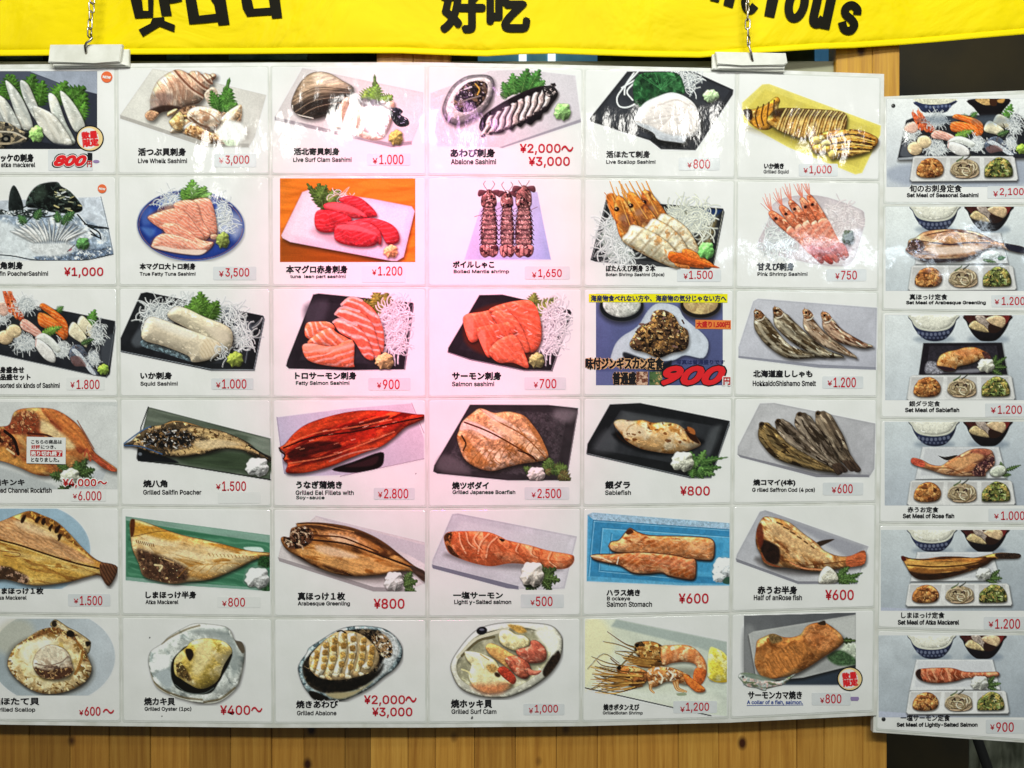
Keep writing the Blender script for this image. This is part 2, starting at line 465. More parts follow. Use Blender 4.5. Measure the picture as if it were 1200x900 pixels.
@pic('r1c4')
def _():
    P = Pic(2, (612, 252, 1172, 548))
    P.S([(614, 345), (835, 262), (960, 258), (1150, 280), (1170, 440), (870, 545), (640, 540), (614, 500)], 'e0dadc', sm=0, gr=('d8d2d8', 30), n=(60, .04))
    P.S([(870, 545), (1170, 440), (1172, 452), (880, 548)], 'a9a4ae', sm=0)
    P.S([(660, 390), (690, 325), (740, 285), (800, 276), (840, 285), (850, 320), (835, 380), (790, 430), (720, 462), (680, 450), (662, 425)], '8a8888', b=8, rim=('1c1a1e', 9, .9), n=(12, .3), sh=(4, 8, 10, .5), seed=3)
    P.S([(672, 395), (700, 332), (745, 297), (800, 286), (835, 298), (838, 340), (810, 390), (760, 425), (705, 440), (680, 425)], 'd8d4cf', b=8, n=(9, .25), rim=('8b8580', 6, .5))
    P.S([(700, 385), (715, 340), (755, 305), (805, 300), (826, 320), (815, 370), (775, 405), (725, 415)], '221d1c', keep=1, c2=[('6b5a46', 14, .6, .05), ('b7b0b4', 10, .71, .04)], n=(9, .4), b=8, seed=8)
    P.T([(780, 310), (795, 330), (788, 350)], 5, 'c9a24c').T([(720, 380), (760, 365), (800, 355)], 4, '8d867f').T([(740, 330), (765, 322)], 5, 'd4d0d0')
    for i, (x, y, a, l, w) in enumerate([(910, 355, -120, 60, 50), (925, 350, -95, 80, 60), (950, 345, -75, 95, 70), (975, 335, -60, 90, 60), (1000, 330, -40, 50, 50), (900, 358, -160, 30, 30)]):
        P.leaf(x, y, a, l, w, ['2f6f35', '3f8240', '28602d'][i % 3], seed=i + 3)
    P.S([(795, 462), (808, 430), (850, 398), (900, 368), (950, 343), (1000, 324), (1045, 318), (1080, 333), (1084, 355), (1062, 388), (1046, 412), (1030, 420), (1022, 440), (1004, 446), (985, 462), (965, 455), (948, 470), (930, 464), (915, 482), (895, 472), (880, 490), (830, 493), (800, 482)], '1e171b', b=6, n=(8, .4), sh=(4, 5, 6, .5), keep=1)
    cut = lambda t, s: (806 + 252 * t + 22 * s, 468 - 118 * t - (44 + 16 * math.sin(t * 3)) * (s - .5) * 1.2 - 12)
    for i in range(9):
        t0, t1 = i / 9 + .012, (i + 1) / 9 - .014
        wob = lambda t, k: [cut(t + .016 * math.sin(s * 7 + k), s) for s in (-.42, -.2, .05, .3, .55, .8, .96)]
        P.S(wob(t0, i) + wob(t1, i + .6)[::-1], ['e2d2cc', 'd6c2bc', 'ebe0da'][i % 3], b=7, bs=.6, n=(9, .22), rim=('6a585a', 5, .6), seed=i, soft=2.4)
        P.S(ell(*cut((t0 + t1) / 2 + .01, 1.0), 10, 7, -20, 9, .25, i), '1c1418', soft=3)
        P.S(ell(*cut((t0 + t1) / 2, -.44), 9, 6, -10, 9, .3, i + 3), '2a2024', soft=3, a=.8)
    P.S(ell(1058, 340, 28, 22, -10, 10, .2, 4), '2a2528', b=8, c2=[('b9aca9', 9, .6, .05)], seed=4)
    P.S([(850, 400), (905, 385), (915, 470), (870, 490), (845, 470)], 'e2b8e6', a=.25, soft=14)
    P.mound(1102, 412, 30, 32, '94bd7a', 5)
    return P


@pic('r1c5')
def _():
    P = Pic(3, (62, 262, 600, 560))
    P.S([(65, 440), (205, 265), (450, 265), (598, 332), (596, 350), (470, 540), (458, 556), (330, 552), (290, 520), (65, 448)], '33343a', sm=0, n=(50, .12), rim=('15161a', 7, .8))
    P.S([(80, 438), (210, 280), (440, 275), (585, 335), (460, 530), (330, 530)], '3c3e45', sm=0, n=(30, .15), soft=3)
    r = random.Random(2)
    for pts in ([(245, 265), (195, 320), (168, 360), (175, 392), (205, 397), (235, 385)], [(230, 270), (200, 315), (195, 350)], [(260, 285), (205, 335), (225, 370)], [(245, 290), (185, 325)]):
        P.T(pts, 6, 'e9edee')
    P.strands(425, 300, 36, 40, 26, seed=4, w=4, ln=50, under='6a7078')
    P.strands(395, 275, 45, 12, 12, seed=5, w=4, ln=40, under=None)
    P.S([(230, 300), (260, 272), (320, 266), (390, 272), (412, 305), (418, 345), (380, 352), (330, 365), (285, 395), (240, 395), (228, 350)], '2a5a34', n=(14, .4), c2=[('4a8452', 18, .6, .08), ('173c22', 22, .6, .08)], rim=('0d2f18', 5, .7), b=8, seed=5)
    for k in range(8):
        P.T([(330, 330), (245 + k * 22, 275 + (k % 3) * 8)], 2, '5aa868', a=.6)
    P.S([(290, 515), (330, 500), (420, 520), (390, 548), (330, 540)], '15161a', soft=6, a=.8)
    P.S([(235, 455), (238, 420), (270, 380), (315, 358), (365, 342), (410, 352), (450, 380), (470, 420), (475, 470), (455, 500), (425, 510), (415, 528), (380, 525), (320, 515), (300, 490)],
        'ece4df', b=18, bs=.45, n=(30, .08), keep=1, rim=('c6c9cf', 12, .8), sh=(6, 10, 12, .6), seed=3)
    for pts in ([(300, 400), (340, 385), (390, 400), (420, 420)], [(345, 380), (390, 370), (430, 390)], [(380, 400), (370, 430), (400, 470)], [(300, 440), (350, 430), (400, 425)], [(410, 400), (440, 430), (450, 480)], [(370, 430), (330, 470), (310, 490)]):
        P.T(pts, 6, 'd2c6c0', clip=1, a=.7, soft=4)
        P.T([(x + 2, y + 6) for x, y in pts], 6, 'f9f4f0', clip=1, a=.8, soft=4)
    P.S([(235, 455), (300, 490), (320, 515), (415, 528), (425, 505), (350, 495), (290, 465)], 'cfd6df', clip=1, soft=6, a=.7, n=(10, .15))
    P.mound(515, 355, 28, 24, 'b5cca0', 6)
    return P


@pic('r1c6')
def _():
    P = Pic(3, (628, 306, 1145, 650))
    P.S([(630, 450), (630, 380), (705, 312), (730, 310), (1145, 465), (1142, 500), (1075, 640), (1050, 646), (800, 545)], 'e4d878', sm=0, gr=('e8da6c', 20), n=(50, .05), rim=('f4eeb0', 7, .8))
    P.S([(655, 440), (655, 395), (715, 330), (1120, 475), (1060, 620), (830, 535)], 'dccd66', sm=0, n=(40, .05), soft=4)
    P.S([(650, 470), (760, 510), (900, 560), (1000, 600), (1130, 540), (960, 480)], '7a6820', soft=20, a=.5)
    P.S([(634, 408), (680, 402), (720, 385), (755, 358), (772, 372), (765, 400), (790, 420), (760, 450), (735, 478), (700, 480), (672, 466), (648, 440)],
        'cf9436', b=12, bs=.6, n=(16, .3, 3, -40), c2=[('5a3210', 16, .58, .06, 3, -40), ('e8c873', 16, .62, .06, 3, -40)], rim=('3a2008', 6, .8), seed=5)
    P.S([(634, 408), (665, 406), (668, 440), (650, 440)], '3a2210', soft=3)
    for k in range(4):
        P.T([(690 + k * 20, 395 - k * 8), (680 + k * 22, 430), (690 + k * 20, 470 - k * 6)], 6, '4e2c0e', a=.75)
    P.S([(722, 448), (738, 418), (770, 400), (860, 402), (960, 408), (1012, 420), (1018, 455), (1005, 485), (950, 496), (860, 512), (800, 496), (752, 474)], 'dca850', b=16, keep=1, n=(12, .25), c2=[('9a6420', 22, .58, .08), ('e6c47c', 20, .62, .08)], rim=('3c220b', 6, .8), sh=(4, 8, 8, .5), seed=7)
    P.S([(735, 428), (775, 396), (1015, 418), (1008, 446), (880, 436), (770, 436)], '2d190a', clip=1, soft=12, a=.82, n=(8, .5))
    for k in range(12):
        x = 772 + k * 21
        P.T([(x + 22, 402 + k * 1.2), (x + 2, 440), (x - 16, 495 + min(k, 4) * 3)], 5, 'e8d08a', clip=1, a=.9)
        P.T([(x + 28, 402 + k * 1.2), (x + 9, 440), (x - 9, 495)], 4, '6a4214', clip=1, a=.75)
        P.T([(x + 33, 402 + k * 1.2), (x + 14, 440), (x - 4, 495)], 3, 'f0d898', clip=1, a=.5)
    P.S([(885, 510), (930, 490), (980, 480), (1060, 480), (1125, 505), (1132, 530), (1100, 560), (1040, 578), (980, 585), (960, 588), (945, 565), (905, 568), (885, 545)], 'b07a30', b=12, n=(14, .4), c2=[('4a2a0e', 16, .58, .06), ('e6bc60', 14, .56, .08)], rim=('2a1606', 6, .8), seed=9, sh=(3, 8, 8, .5))
    for k in range(9):
        P.T([(965, 500 + k * 8), (1040, 488 + k * 9), (1126 - k * 3, 512 + k * 6)], 8, ['d9a74a', '4a2a0e', 'e9c677'][k % 3], w2=3)
    for i, (x, y, rr) in enumerate([(905, 520, 20), (912, 548, 20), (940, 530, 18), (965, 568, 20), (945, 552, 16), (925, 510, 12)]):
        P.S(ell(x, y, rr, rr * .8, 0, 12, .15, i), ['e6c978', 'd9b059', 'efdc9d'][i % 3], b=8, bs=.7, rim=('6a4414', 4, .6), seed=i)
    return P


@pic('r2c1')
def _():
    P = Pic(4, (-110, 64, 484, 402))
    P.S([(-110, 150), (430, 130), (462, 260), (483, 375), (160, 402), (-110, 385)], 'cfd6df', sm=0, n=(22, .18), soft=4)
    P.S([(-110, 210), (100, 205), (330, 215), (460, 265), (480, 372), (300, 395), (-110, 380)], '9aa8b8', sm=0, n=(14, .35), c2=[('dfe6ec', 20, .57, .1)], soft=10)
    P.S([(-110, 230), (60, 250), (180, 370), (140, 395), (-110, 380)], 'dde3e6', soft=14, n=(14, .1))
    P.S([(140, 385), (250, 375), (470, 340), (483, 375), (350, 400), (160, 402)], '6f7d90', sm=0, n=(8, .6), c2=[('dfe6ec', 9, .62, .06)], soft=3)
    P.T([(-110, 375), (40, 380), (160, 400), (350, 400), (483, 374)], 5, '333b44')
    P.T([(430, 130), (455, 235), (483, 374)], 3, '76828e')
    P.S([(110, 155), (130, 110), (170, 76), (240, 66), (262, 85), (300, 108), (345, 160), (348, 190), (300, 200), (220, 195), (170, 180), (120, 175)], '191d1b', b=14, bs=.8, n=(14, .5), c2=[('3a4640', 12, .6, .06)], keep=1, seed=4)
    r = random.Random(7)
    for i in range(26):
        x, y = r.uniform(225, 340), r.uniform(100, 195)
        P.T([(x, y), (x + r.uniform(8, 22), y + r.uniform(-8, 8))], r.uniform(3, 7), ['d9e2e0', 'a9ab8c', 'c9c08e', '5b655c'][i % 4], clip=1)
    P.S([(140, 110), (180, 82), (200, 120), (160, 150)], '4a5a4c', clip=1, soft=14, a=.6)
    P.S([(38, 190), (40, 120), (55, 82), (72, 95), (95, 150), (98, 190), (70, 205)], '252b2a', b=10, bs=.7, n=(12, .4), rim=('0c0f0e', 4, .8), seed=3)
    P.S([(-110, 185), (0, 182), (40, 190), (180, 180), (200, 205), (120, 220), (20, 205), (-110, 210)], '3a4242', n=(7, .8), c2=[('c6d0d4', 8, .55, .06)], soft=4, seed=6)
    for pts in ([(100, 175), (140, 160), (190, 210)], [(60, 210), (120, 195), (180, 215), (230, 210)], [(120, 230), (150, 200), (170, 180)], [(330, 205), (380, 255), (462, 265)]):
        P.T(pts, 6, '272d2e')
    for i, (x, y, a) in enumerate([(110, 245, -130), (150, 225, -60), (250, 240, -100), (280, 225, -40), (270, 250, -70)]):
        P.leaf(x, y, a, 50, 44, '2f5a40', i + 2, teeth=5)
    for i in range(15):
        t = i / 14
        an = math.radians(-160 + 140 * t)
        x0, y0 = 215 + (t - .5) * 120, 330
        x1, y1 = x0 + math.cos(an) * 110 - 10, 300 + math.sin(an) * 75
        nx, ny = -(y1 - y0) * .15, (x1 - x0) * .15
        P.S([(x0 - 20, y0 + 28), (x0 + nx - 12, y0 - 16 + ny), (x1, y1), (x0 - nx + 14, y0 - 10 - ny), (x0 + 20, y0 + 30)], ['f0f0ee', 'dde0e0', 'f6f4f0'][i % 3], b=9, bs=.6, rim=('7f8a92', 5, .8), n=(12, .12), seed=i, sh=(3, 3, 5, .35))
    P.S([(130, 330), (300, 330), (300, 370), (220, 385), (150, 370)], 'dfe2e3', soft=12, n=(10, .12))
    for pts in ([(375, 255), (420, 280), (430, 310)], [(385, 275), (415, 300)], [(360, 245), (405, 255), (455, 262)], [(390, 290), (425, 305)]):
        P.T(pts, 6, '22282c')
    P.mound(352, 328, 28, 26, '5f8a55', 5)
    P.T([(288, 362), (318, 335)], 4, '5d3a44').S(ell(300, 355, 8, 4, -40), 'b56a78')
    return P


@pic('r2c2')
def _():
    P = Pic(4, (580, 50, 1046, 405))
    P.S(ell(813, 252, 230, 152, 3, 36), '27408f', sm=1, gr=('3a57ab', 70), n=(60, .12), rim=('e8e6e2', 6, .95), sh=(2, 6, 8, .25))
    P.S(ell(813, 252, 226, 148, 3, 36), '1c2f78', a=.45, soft=3, keep=1)
    P.S(ell(813, 256, 205, 130, 3, 36), '2f4b9e', n=(40, .15), soft=8)
    P.S([(600, 190), (640, 170), (660, 230), (610, 250)], '6f8fd0', soft=12, a=.5).S([(600, 260), (660, 270), (640, 300)], '7fb0e8', soft=10, a=.5)
    P.S([(960, 190), (1020, 210), (1036, 270), (1000, 310), (960, 250)], 'b9bfd6', soft=24, a=.85, clip=1)
    P.T(smooth_loop(ell(813, 254, 221, 143, 3, 30), 1).tolist(), 2.5, 'b8846a', a=.7)
    P.strands(735, 150, 60, 38, 34, seed=3, w=4, ln=50, under='b9c4d8')
    P.strands(950, 215, 34, 75, 40, seed=5, w=4, ln=50, under='c3c8d6')
    P.leaf(800, 150, -115, 60, 60, '5a8a3c', 3).leaf(840, 150, -60, 75, 80, '6a9a4a', 4).leaf(820, 145, -90, 90, 85, '5f9440', 5).leaf(860, 140, -30, 50, 50, '76a85a', 6)
    P.S([(640, 205), (700, 170), (760, 160), (820, 140), (890, 136), (910, 190), (925, 260), (930, 300), (905, 340), (850, 372), (760, 375), (700, 360), (645, 345), (650, 310), (690, 285), (680, 250), (630, 225)], '8a4a3a', soft=8, a=.6)
    kw = dict(n=(26, .08), st=[(-62, 13, 'f8d6c8', .42, 1.1, .4)], b=14, bs=.5, rim=('c07060', 5, .6), sh=(3, 5, 6, .35))
    P.S([(820, 146), (885, 136), (908, 170), (922, 240), (920, 290), (880, 295), (850, 240), (830, 190)], 'f09a80', seed=2, **kw)
    P.S([(740, 160), (800, 142), (840, 160), (862, 230), (895, 290), (850, 320), (800, 260), (760, 200)], 'f09a80', seed=3, **kw)
    P.S([(630, 222), (660, 200), (740, 178), (790, 195), (840, 260), (870, 310), (800, 320), (740, 280), (690, 268)], 'f0987e', seed=4, **kw)
    P.S([(690, 250), (740, 240), (800, 270), (850, 310), (905, 325), (880, 350), (800, 335), (720, 300)], 'f09a80', seed=5, **kw)
    P.S([(648, 330), (665, 300), (705, 285), (780, 300), (850, 325), (908, 322), (890, 355), (850, 375), (780, 372), (700, 358), (650, 345)], 'f0a088', seed=6, **kw)
    P.S([(650, 342), (700, 358), (780, 372), (850, 377), (880, 358), (850, 355), (760, 352), (700, 340)], 'f3dccd', soft=4)
    P.S(ell(912, 300, 16, 12, 0, 10, .2), 'd9a98f', b=6)
    P.mound(950, 315, 28, 34, '8f9a55', 3)
    return P


@pic('r2c3')
def _():
    P = Pic(5, (57, 44, 558, 354), 'e58a2c')
    P.S([(57, 44), (558, 44), (558, 354), (57, 354)], 'e98f2e', sm=0, n=(16, .14, 12, 4), st=[(86, 60, 'c86f1a', .4, .6, .25)], soft=1)
    P.S([(57, 270), (120, 280), (490, 350), (490, 354), (57, 354)], '8a4a16', soft=8, a=.75, sm=0, n=(14, .2, 8, 4))
    P.S([(62, 255), (140, 95), (165, 86), (400, 120), (545, 148), (556, 165), (515, 335), (490, 350), (470, 350), (95, 280), (66, 265)], 'eee0e6', sm=0, gr=('e2d2dc', 70), n=(40, .05), rim=('cbb7c4', 9, .7), sh=(2, 8, 10, .5))
    P.S([(90, 250), (155, 108), (380, 130), (530, 165), (495, 320), (300, 300)], 'f3e8ec', sm=0, soft=8, a=.8)
    P.S([(180, 230), (260, 285), (400, 300), (500, 290), (450, 220)], 'b88a92', soft=18, a=.55)
    P.leaf(225, 160, -125, 120, 40, '3a5a24', 3).leaf(215, 145, -100, 85, 70, '4a7032', 4).leaf(235, 140, -50, 70, 80, '56803a', 5).leaf(200, 120, -60, 60, 50, '40692c', 6)
    P.strands(290, 110, 40, 14, 10, seed=3, w=2.5, ln=40, under=None, dark='c98a4a')
    kw = dict(n=(16, .16, 2.5, 20), b=12, bs=.55, rim=('7c1020', 6, .75), sh=(3, 6, 7, .45), st=[(70, 16, 'e06c74', .45, .9, .3)])
    P.S([(275, 125), (310, 108), (350, 115), (385, 140), (412, 170), (412, 186), (370, 188), (330, 160)], 'cc363c', seed=2, **kw)
    P.S([(220, 140), (260, 132), (320, 145), (370, 175), (378, 190), (330, 192), (260, 180), (225, 160)], 'd44448', seed=3, **kw)
    P.S([(185, 205), (190, 170), (215, 160), (270, 168), (320, 190), (315, 212), (265, 240), (225, 245), (195, 235)], 'c63238', seed=4, **kw)
    P.S([(330, 205), (370, 192), (420, 195), (470, 215), (495, 245), (495, 280), (455, 288), (430, 250), (390, 225)], 'cc3a3e', seed=5, **kw)
    P.S([(300, 210), (350, 200), (400, 215), (430, 245), (430, 290), (400, 270), (350, 240)], 'd64a4c', seed=6, **kw)
    P.S([(258, 240), (270, 215), (330, 215), (390, 235), (418, 262), (410, 290), (370, 298), (310, 292), (265, 275)], 'cc383e', seed=7, **kw)
    P.S([(270, 218), (330, 214), (395, 236), (415, 255), (350, 240), (280, 232)], 'e8787a', soft=5, a=.8)
    P.S([(225, 142), (262, 134), (325, 148), (372, 178), (310, 168), (240, 155)], 'e67476', soft=5, a=.8)
    P.mound(468, 315, 26, 24, 'dcae74', 3)
    return P


@pic('r2c4')
def _():
    P = Pic(5, (735, 52, 1065, 350), step=.7)
    P.S([(740, 345), (790, 185), (800, 155), (985, 92), (1010, 95), (1030, 200), (1060, 345)], 'cfcde6', sm=0, gr=('a9b8e2', 40), n=(50, .06), soft=3)
    for i, (x, w, top) in enumerate([(831, 27, 85), (898, 22, 88), (960, 28, 70)]):
        for k in range(9):
            t = k / 8
            y = 150 + 140 * t
            ww = w * (.78 + .30 * math.sin(t * 2.4))
            P.S([(x - ww, y), (x, y - 5), (x + ww, y), (x + ww * .96, y + 17), (x, y + 20), (x - ww * .96, y + 17)], ['57403f', '6a4e4a', '4c3638'][k % 3], b=6, bs=.9, n=(5, .5), c2=[('b08c82', 6, .62, .06)], rim=('1a1014', 5, .9), seed=k + i * 10)
            P.S([(x - ww * .62, y + 5), (x, y + 2), (x + ww * .62, y + 5), (x + ww * .5, y + 11), (x, y + 13), (x - ww * .5, y + 11)], 'cba79c', soft=3, n=(5, .5), a=.6)
            P.T([(x - ww * .7, y + 14), (x, y + 17), (x + ww * .7, y + 14)], 3, 'e0bdb0', a=.6)
            for sg in (-1, 1):
                P.T([(x + sg * ww * .9, y + 6), (x + sg * (ww + 7), y + 17)], 3, '3c2428')
        y = 292
        P.S([(x - w * 1.1, y), (x + w * 1.1, y), (x + w * 1.2, y + 30), (x + w * .6, y + 45), (x, y + 40), (x - w * .6, y + 46), (x - w * 1.2, y + 30)], 'b98a80', b=8, bs=.7, n=(9, .4), rim=('2c1a1e', 5, .9), c2=[('4a2c30', 10, .58, .06)], seed=i)
        P.T([(x, y), (x, y + 38)], 4, '5a3438').T([(x - 14, y + 4), (x - 18, y + 38)], 3, '5a3438').T([(x + 14, y + 4), (x + 18, y + 38)], 3, '5a3438')
        P.S([(x - w * .9, 150), (x - w * 1.05, top + 30), (x - w * .5, top + 8), (x, top), (x + w * .6, top + 10), (x + w, top + 36), (x + w * .85, 150)], '8a625c', b=9, bs=.8, n=(8, .5), c2=[('2c1a20', 10, .56, .06), ('dcb9aa', 9, .66, .05)], rim=('1c1014', 5, .8), seed=i + 4)
        for sg in (-1, 1):
            P.S([(x + sg * 8, top + 8), (x + sg * w * 1.3, top + 2), (x + sg * w * 1.55, top + 20), (x + sg * w * 1.2, top + 26)], '6a4448', b=5, rim=('1c1014', 4, .7), seed=3)
            P.T([(x + sg * 10, top + 50), (x + sg * 14, 140)], 3, '24161a')
            P.T([(x + sg * 6, top + 4), (x + sg * 20, top - 18), (x + sg * 14, top - 30)], 2, '6a4a4c')
        P.T([(x - w, 178), (x - w - 26, 186)], 2, '8a6a70').T([(x + w, 160), (x + w + 22, 150)], 2, '8a6a70')
    return P


@pic('r2c5')
def _():
    P = Pic(6, (70, 55, 582, 395))
    P.S([(72, 355), (130, 128), (300, 140), (575, 160), (580, 175), (540, 378), (520, 394), (330, 380), (90, 362)], '2b2d30', sm=0, n=(30, .2), rim=('0e0f10', 8, .8))
    P.S([(450, 155), (572, 165), (520, 235), (470, 215)], '1f3a6a', sm=0, soft=6, n=(10, .4)).S([(490, 240), (555, 185), (520, 340), (470, 330)], '8a7a52', sm=0, soft=10, n=(10, .5), a=.8)
    P.S([(72, 355), (140, 345), (330, 365), (530, 382), (520, 394), (330, 380)], '47494c', sm=0, soft=2)
    P.T([(78, 350), (132, 135)], 3, '8a8e90').T([(575, 170), (540, 370)], 3, '9a9a90')
    P.strands(165, 275, 62, 85, 90, seed=3, w=5, ln=60, under='a8b2a8')
    P.strands(440, 205, 95, 62, 110, seed=4, w=5, ln=60, col='f1f2e2', under='b9b9a4')
    P.strands(190, 340, 60, 22, 26, seed=7, w=5, ln=50, under='98a098')
    for (x0, y0, x1, y1) in [(200, 200, 125, 100), (210, 180, 140, 110), (220, 160, 190, 68), (240, 150, 205, 65)]:
        P.T([(x0, y0), (x1, y1)], 7, 'd98a3c', w2=2.5)
    P.S([(130, 115), (170, 110), (190, 210), (160, 200)], 'cf7a34', soft=4, n=(6, .5, 4, 60))
    for i, (hx, hy, tx, ty) in enumerate([(262, 65, 335, 215), (200, 70, 300, 235), (165, 80, 225, 262)]):
        dx, dy = tx - hx, ty - hy
        L = math.hypot(dx, dy)
        ux, uy = dx / L, dy / L
        px, py = -uy, ux
        w = 40
        pt = lambda t, s: (hx + dx * t + px * w * s, hy + dy * t + py * w * s)
        for q, l in ((-.5, -.12), (-.1, .02), (.25, -.22), (.5, .1)):
            P.T([pt(.5, q), pt(.2, q * 1.05), pt(l, q * 1.2)], 11, 'de9440', w2=2)
            P.T([pt(.45, q - .06), pt(.2, q), pt(l + .05, q * 1.1)], 4, 'f6c878', w2=1, a=.8)
        P.S([pt(.22, -.35), pt(.18, .2), pt(.42, .75), pt(.7, 1), pt(1, .95), pt(1.05, 0), pt(1, -.9), pt(.66, -.85), pt(.4, -.6)], 'd08236', b=14, bs=.65, n=(14, .25, 3, 65), c2=[('8a4a2a', 26, .60, .1), ('ecb468', 16, .6, .08, 3, 65)], rim=('7a3814', 5, .65), sh=(4, 4, 6, .45), seed=i)
        P.S([pt(.55, .45), pt(.85, .6), pt(.95, 0), pt(.75, -.45), pt(.55, -.15)], '8a5c48', soft=12, a=.5, n=(8, .4))
        P.S(ell(*pt(.62, .15), 11, 18, 70, 10), 'b98a70', soft=8, a=.7)
        P.T([pt(0, -.1), pt(.5, -.15), pt(.8, -.2)], 4, 'eeb25e', a=.8)
        P.S(ell(*pt(.42, .5), 10, 9), '2a120c').S(ell(pt(.42, .5)[0] - 3, pt(.42, .5)[1] - 3, 3, 3), 'c9a08a', soft=1.5)
        ex, ey = [(470, 332), (436, 352), (404, 368)][i]
        vx, vy = ex - tx, ey - ty
        m = math.hypot(vx, vy)
        qx, qy = -vy / m, vx / m
        P.S([(tx + qx * 38 - 12, ty + qy * 38 - 10), (tx - 14, ty - 12), (tx - qx * 38 - 8, ty - qy * 38 - 8), (tx + vx * .5 - qx * 36 + 10, ty + vy * .5 - qy * 36 - 14), (ex - qx * 22, ey - qy * 22), (ex + 6, ey + 8), (ex + qx * 22, ey + qy * 22), (tx + vx * .5 + qx * 36, ty + vy * .5 + qy * 36)],
            'ded2b2', b=18, bs=.7, n=(14, .2), c2=[('e8dfc8', 26, .52, .1), ('cc9c68', 18, .64, .08)], st=[(45, 46, 'f1ead6', .6, .5, .4), (45, 46, '8a6a40', .5, .3, .14)], rim=('9a6a38', 8, .8), sh=(4, 5, 6, .45), seed=i + 5)
    for i, (x, y, x1, y1) in enumerate([(440, 330, 525, 375), (420, 345, 490, 385), (400, 350, 440, 388), (390, 340, 540, 384)]):
        P.S([(x - 20, y - 14), (x + 20, y - 10), (x1 + 8, y1 - 6), (x1, y1 + 2), (x - 6, y + 26)], ['e8843c', 'd9702c', 'f09a55', 'd66a2a'][i], b=7, bs=.6, n=(8, .3), rim=('8a3a14', 4, .6), seed=i)
    P.mound(510, 318, 30, 32, '8fd47c', 5)
    return P


@pic('r2c6')
def _():
    P = Pic(6, (703, 65, 1115, 380))
    P.S([(708, 290), (745, 210), (780, 130), (930, 110), (1090, 160), (1112, 190), (1110, 230), (1060, 370), (960, 376), (830, 350), (725, 320)], 'd9cfd2', sm=1, n=(24, .12), rim=('b3a6ac', 8, .7))
    P.S([(970, 150), (1090, 170), (1080, 240), (1000, 300), (960, 220)], 'e6dede', soft=12, n=(10, .15))
    P.strands(1030, 195, 55, 50, 40, seed=3, w=4, ln=50, col='f0e6e6', dark='c4b4b8', under=None)
    P.strands(790, 265, 60, 50, 55, seed=4, w=4.5, ln=50, under='c9c2c8')
    P.strands(770, 300, 50, 22, 30, seed=6, w=4.5, ln=50, under='c9c2c8')
    sh = [((760, 180), (875, 275)), ((800, 160), (905, 275)), ((835, 140), (930, 265)), ((878, 130), (960, 270)), ((905, 120), (985, 265))]
    for i, ((hx, hy), (tx, ty)) in enumerate(sh):
        dx, dy = tx - hx, ty - hy
        L = math.hypot(dx, dy)
        px, py = -dy / L, dx / L
        w = 19
        pt = lambda t, s: (hx + dx * t + px * w * s, hy + dy * t + py * w * s)
        for k, q in enumerate((-.7, -.2, .3, .7)):
            P.T([pt(.15, q), (hx - 14 + k * 4, hy - 25), (hx - 34 + k * 9, hy - 62 - (k % 2) * 14)], 7, 'ea9078', w2=1.5)
        P.T([pt(0, 0), (hx - 42 + i * 8, hy - 40)], 2, 'd9a090')
        P.S([pt(-.05, -.5), pt(-.05, .5), pt(.3, 1), pt(.62, .95), pt(.66, 0), pt(.6, -1), pt(.25, -.9)], 'd97c56', b=9, bs=.65, n=(9, .25, 3, 50), c2=[('a8583c', 14, .6, .1), ('eeb090', 12, .6, .1)], rim=('7a3626', 4, .65), sh=(3, 3, 5, .35), seed=i)
        P.S([pt(.58, 1), pt(.6, -1), pt(1, -1), (tx + 45, ty + 45), (tx + 30, ty + 60), pt(1, 1)], 'ee967c', b=10, bs=.65, n=(9, .15), st=[(48, 26, 'f8c8b6', .5, .3, .4)], rim=('c06a58', 4, .6), seed=i + 3)
        P.S(ell(*pt(.16, .2), 6.5, 6), '3a1210')
    for i, (x, y, x1, y1) in enumerate([(910, 320, 950, 365), (940, 325, 985, 368), (975, 325, 1010, 362), (1000, 318, 1035, 352), (1015, 310, 1045, 345)]):
        P.S([(x - 16, y - 14), (x + 18, y - 16), (x1 + 8, y1 - 10), (x1 - 4, y1 + 4), (x - 6, y + 10)], ['c96a66', 'b9544c', 'd98078', 'c05c52', 'd4786c'][i], b=6, bs=.6, n=(8, .3), rim=('8a3030', 4, .55), seed=i)
    P.S([(880, 290), (1010, 285), (1060, 320), (960, 335), (890, 320)], 'e8c8e0', soft=14, a=.45, n=(6, .3))
    P.mound(1050, 268, 22, 28, '4a5238', 5)
    return P


def salmon(P, pts, col='e2744a', seed=1, line='f5b79c', ang=-55, rim='b4482a', a=.6, per=16):
    return P.S(pts, col, b=11, bs=.5, n=(22, .12), st=[(ang, per, line, a, .7, .35)], rim=(rim, 5, .55), sh=(3, 6, 7, .45), seed=seed)


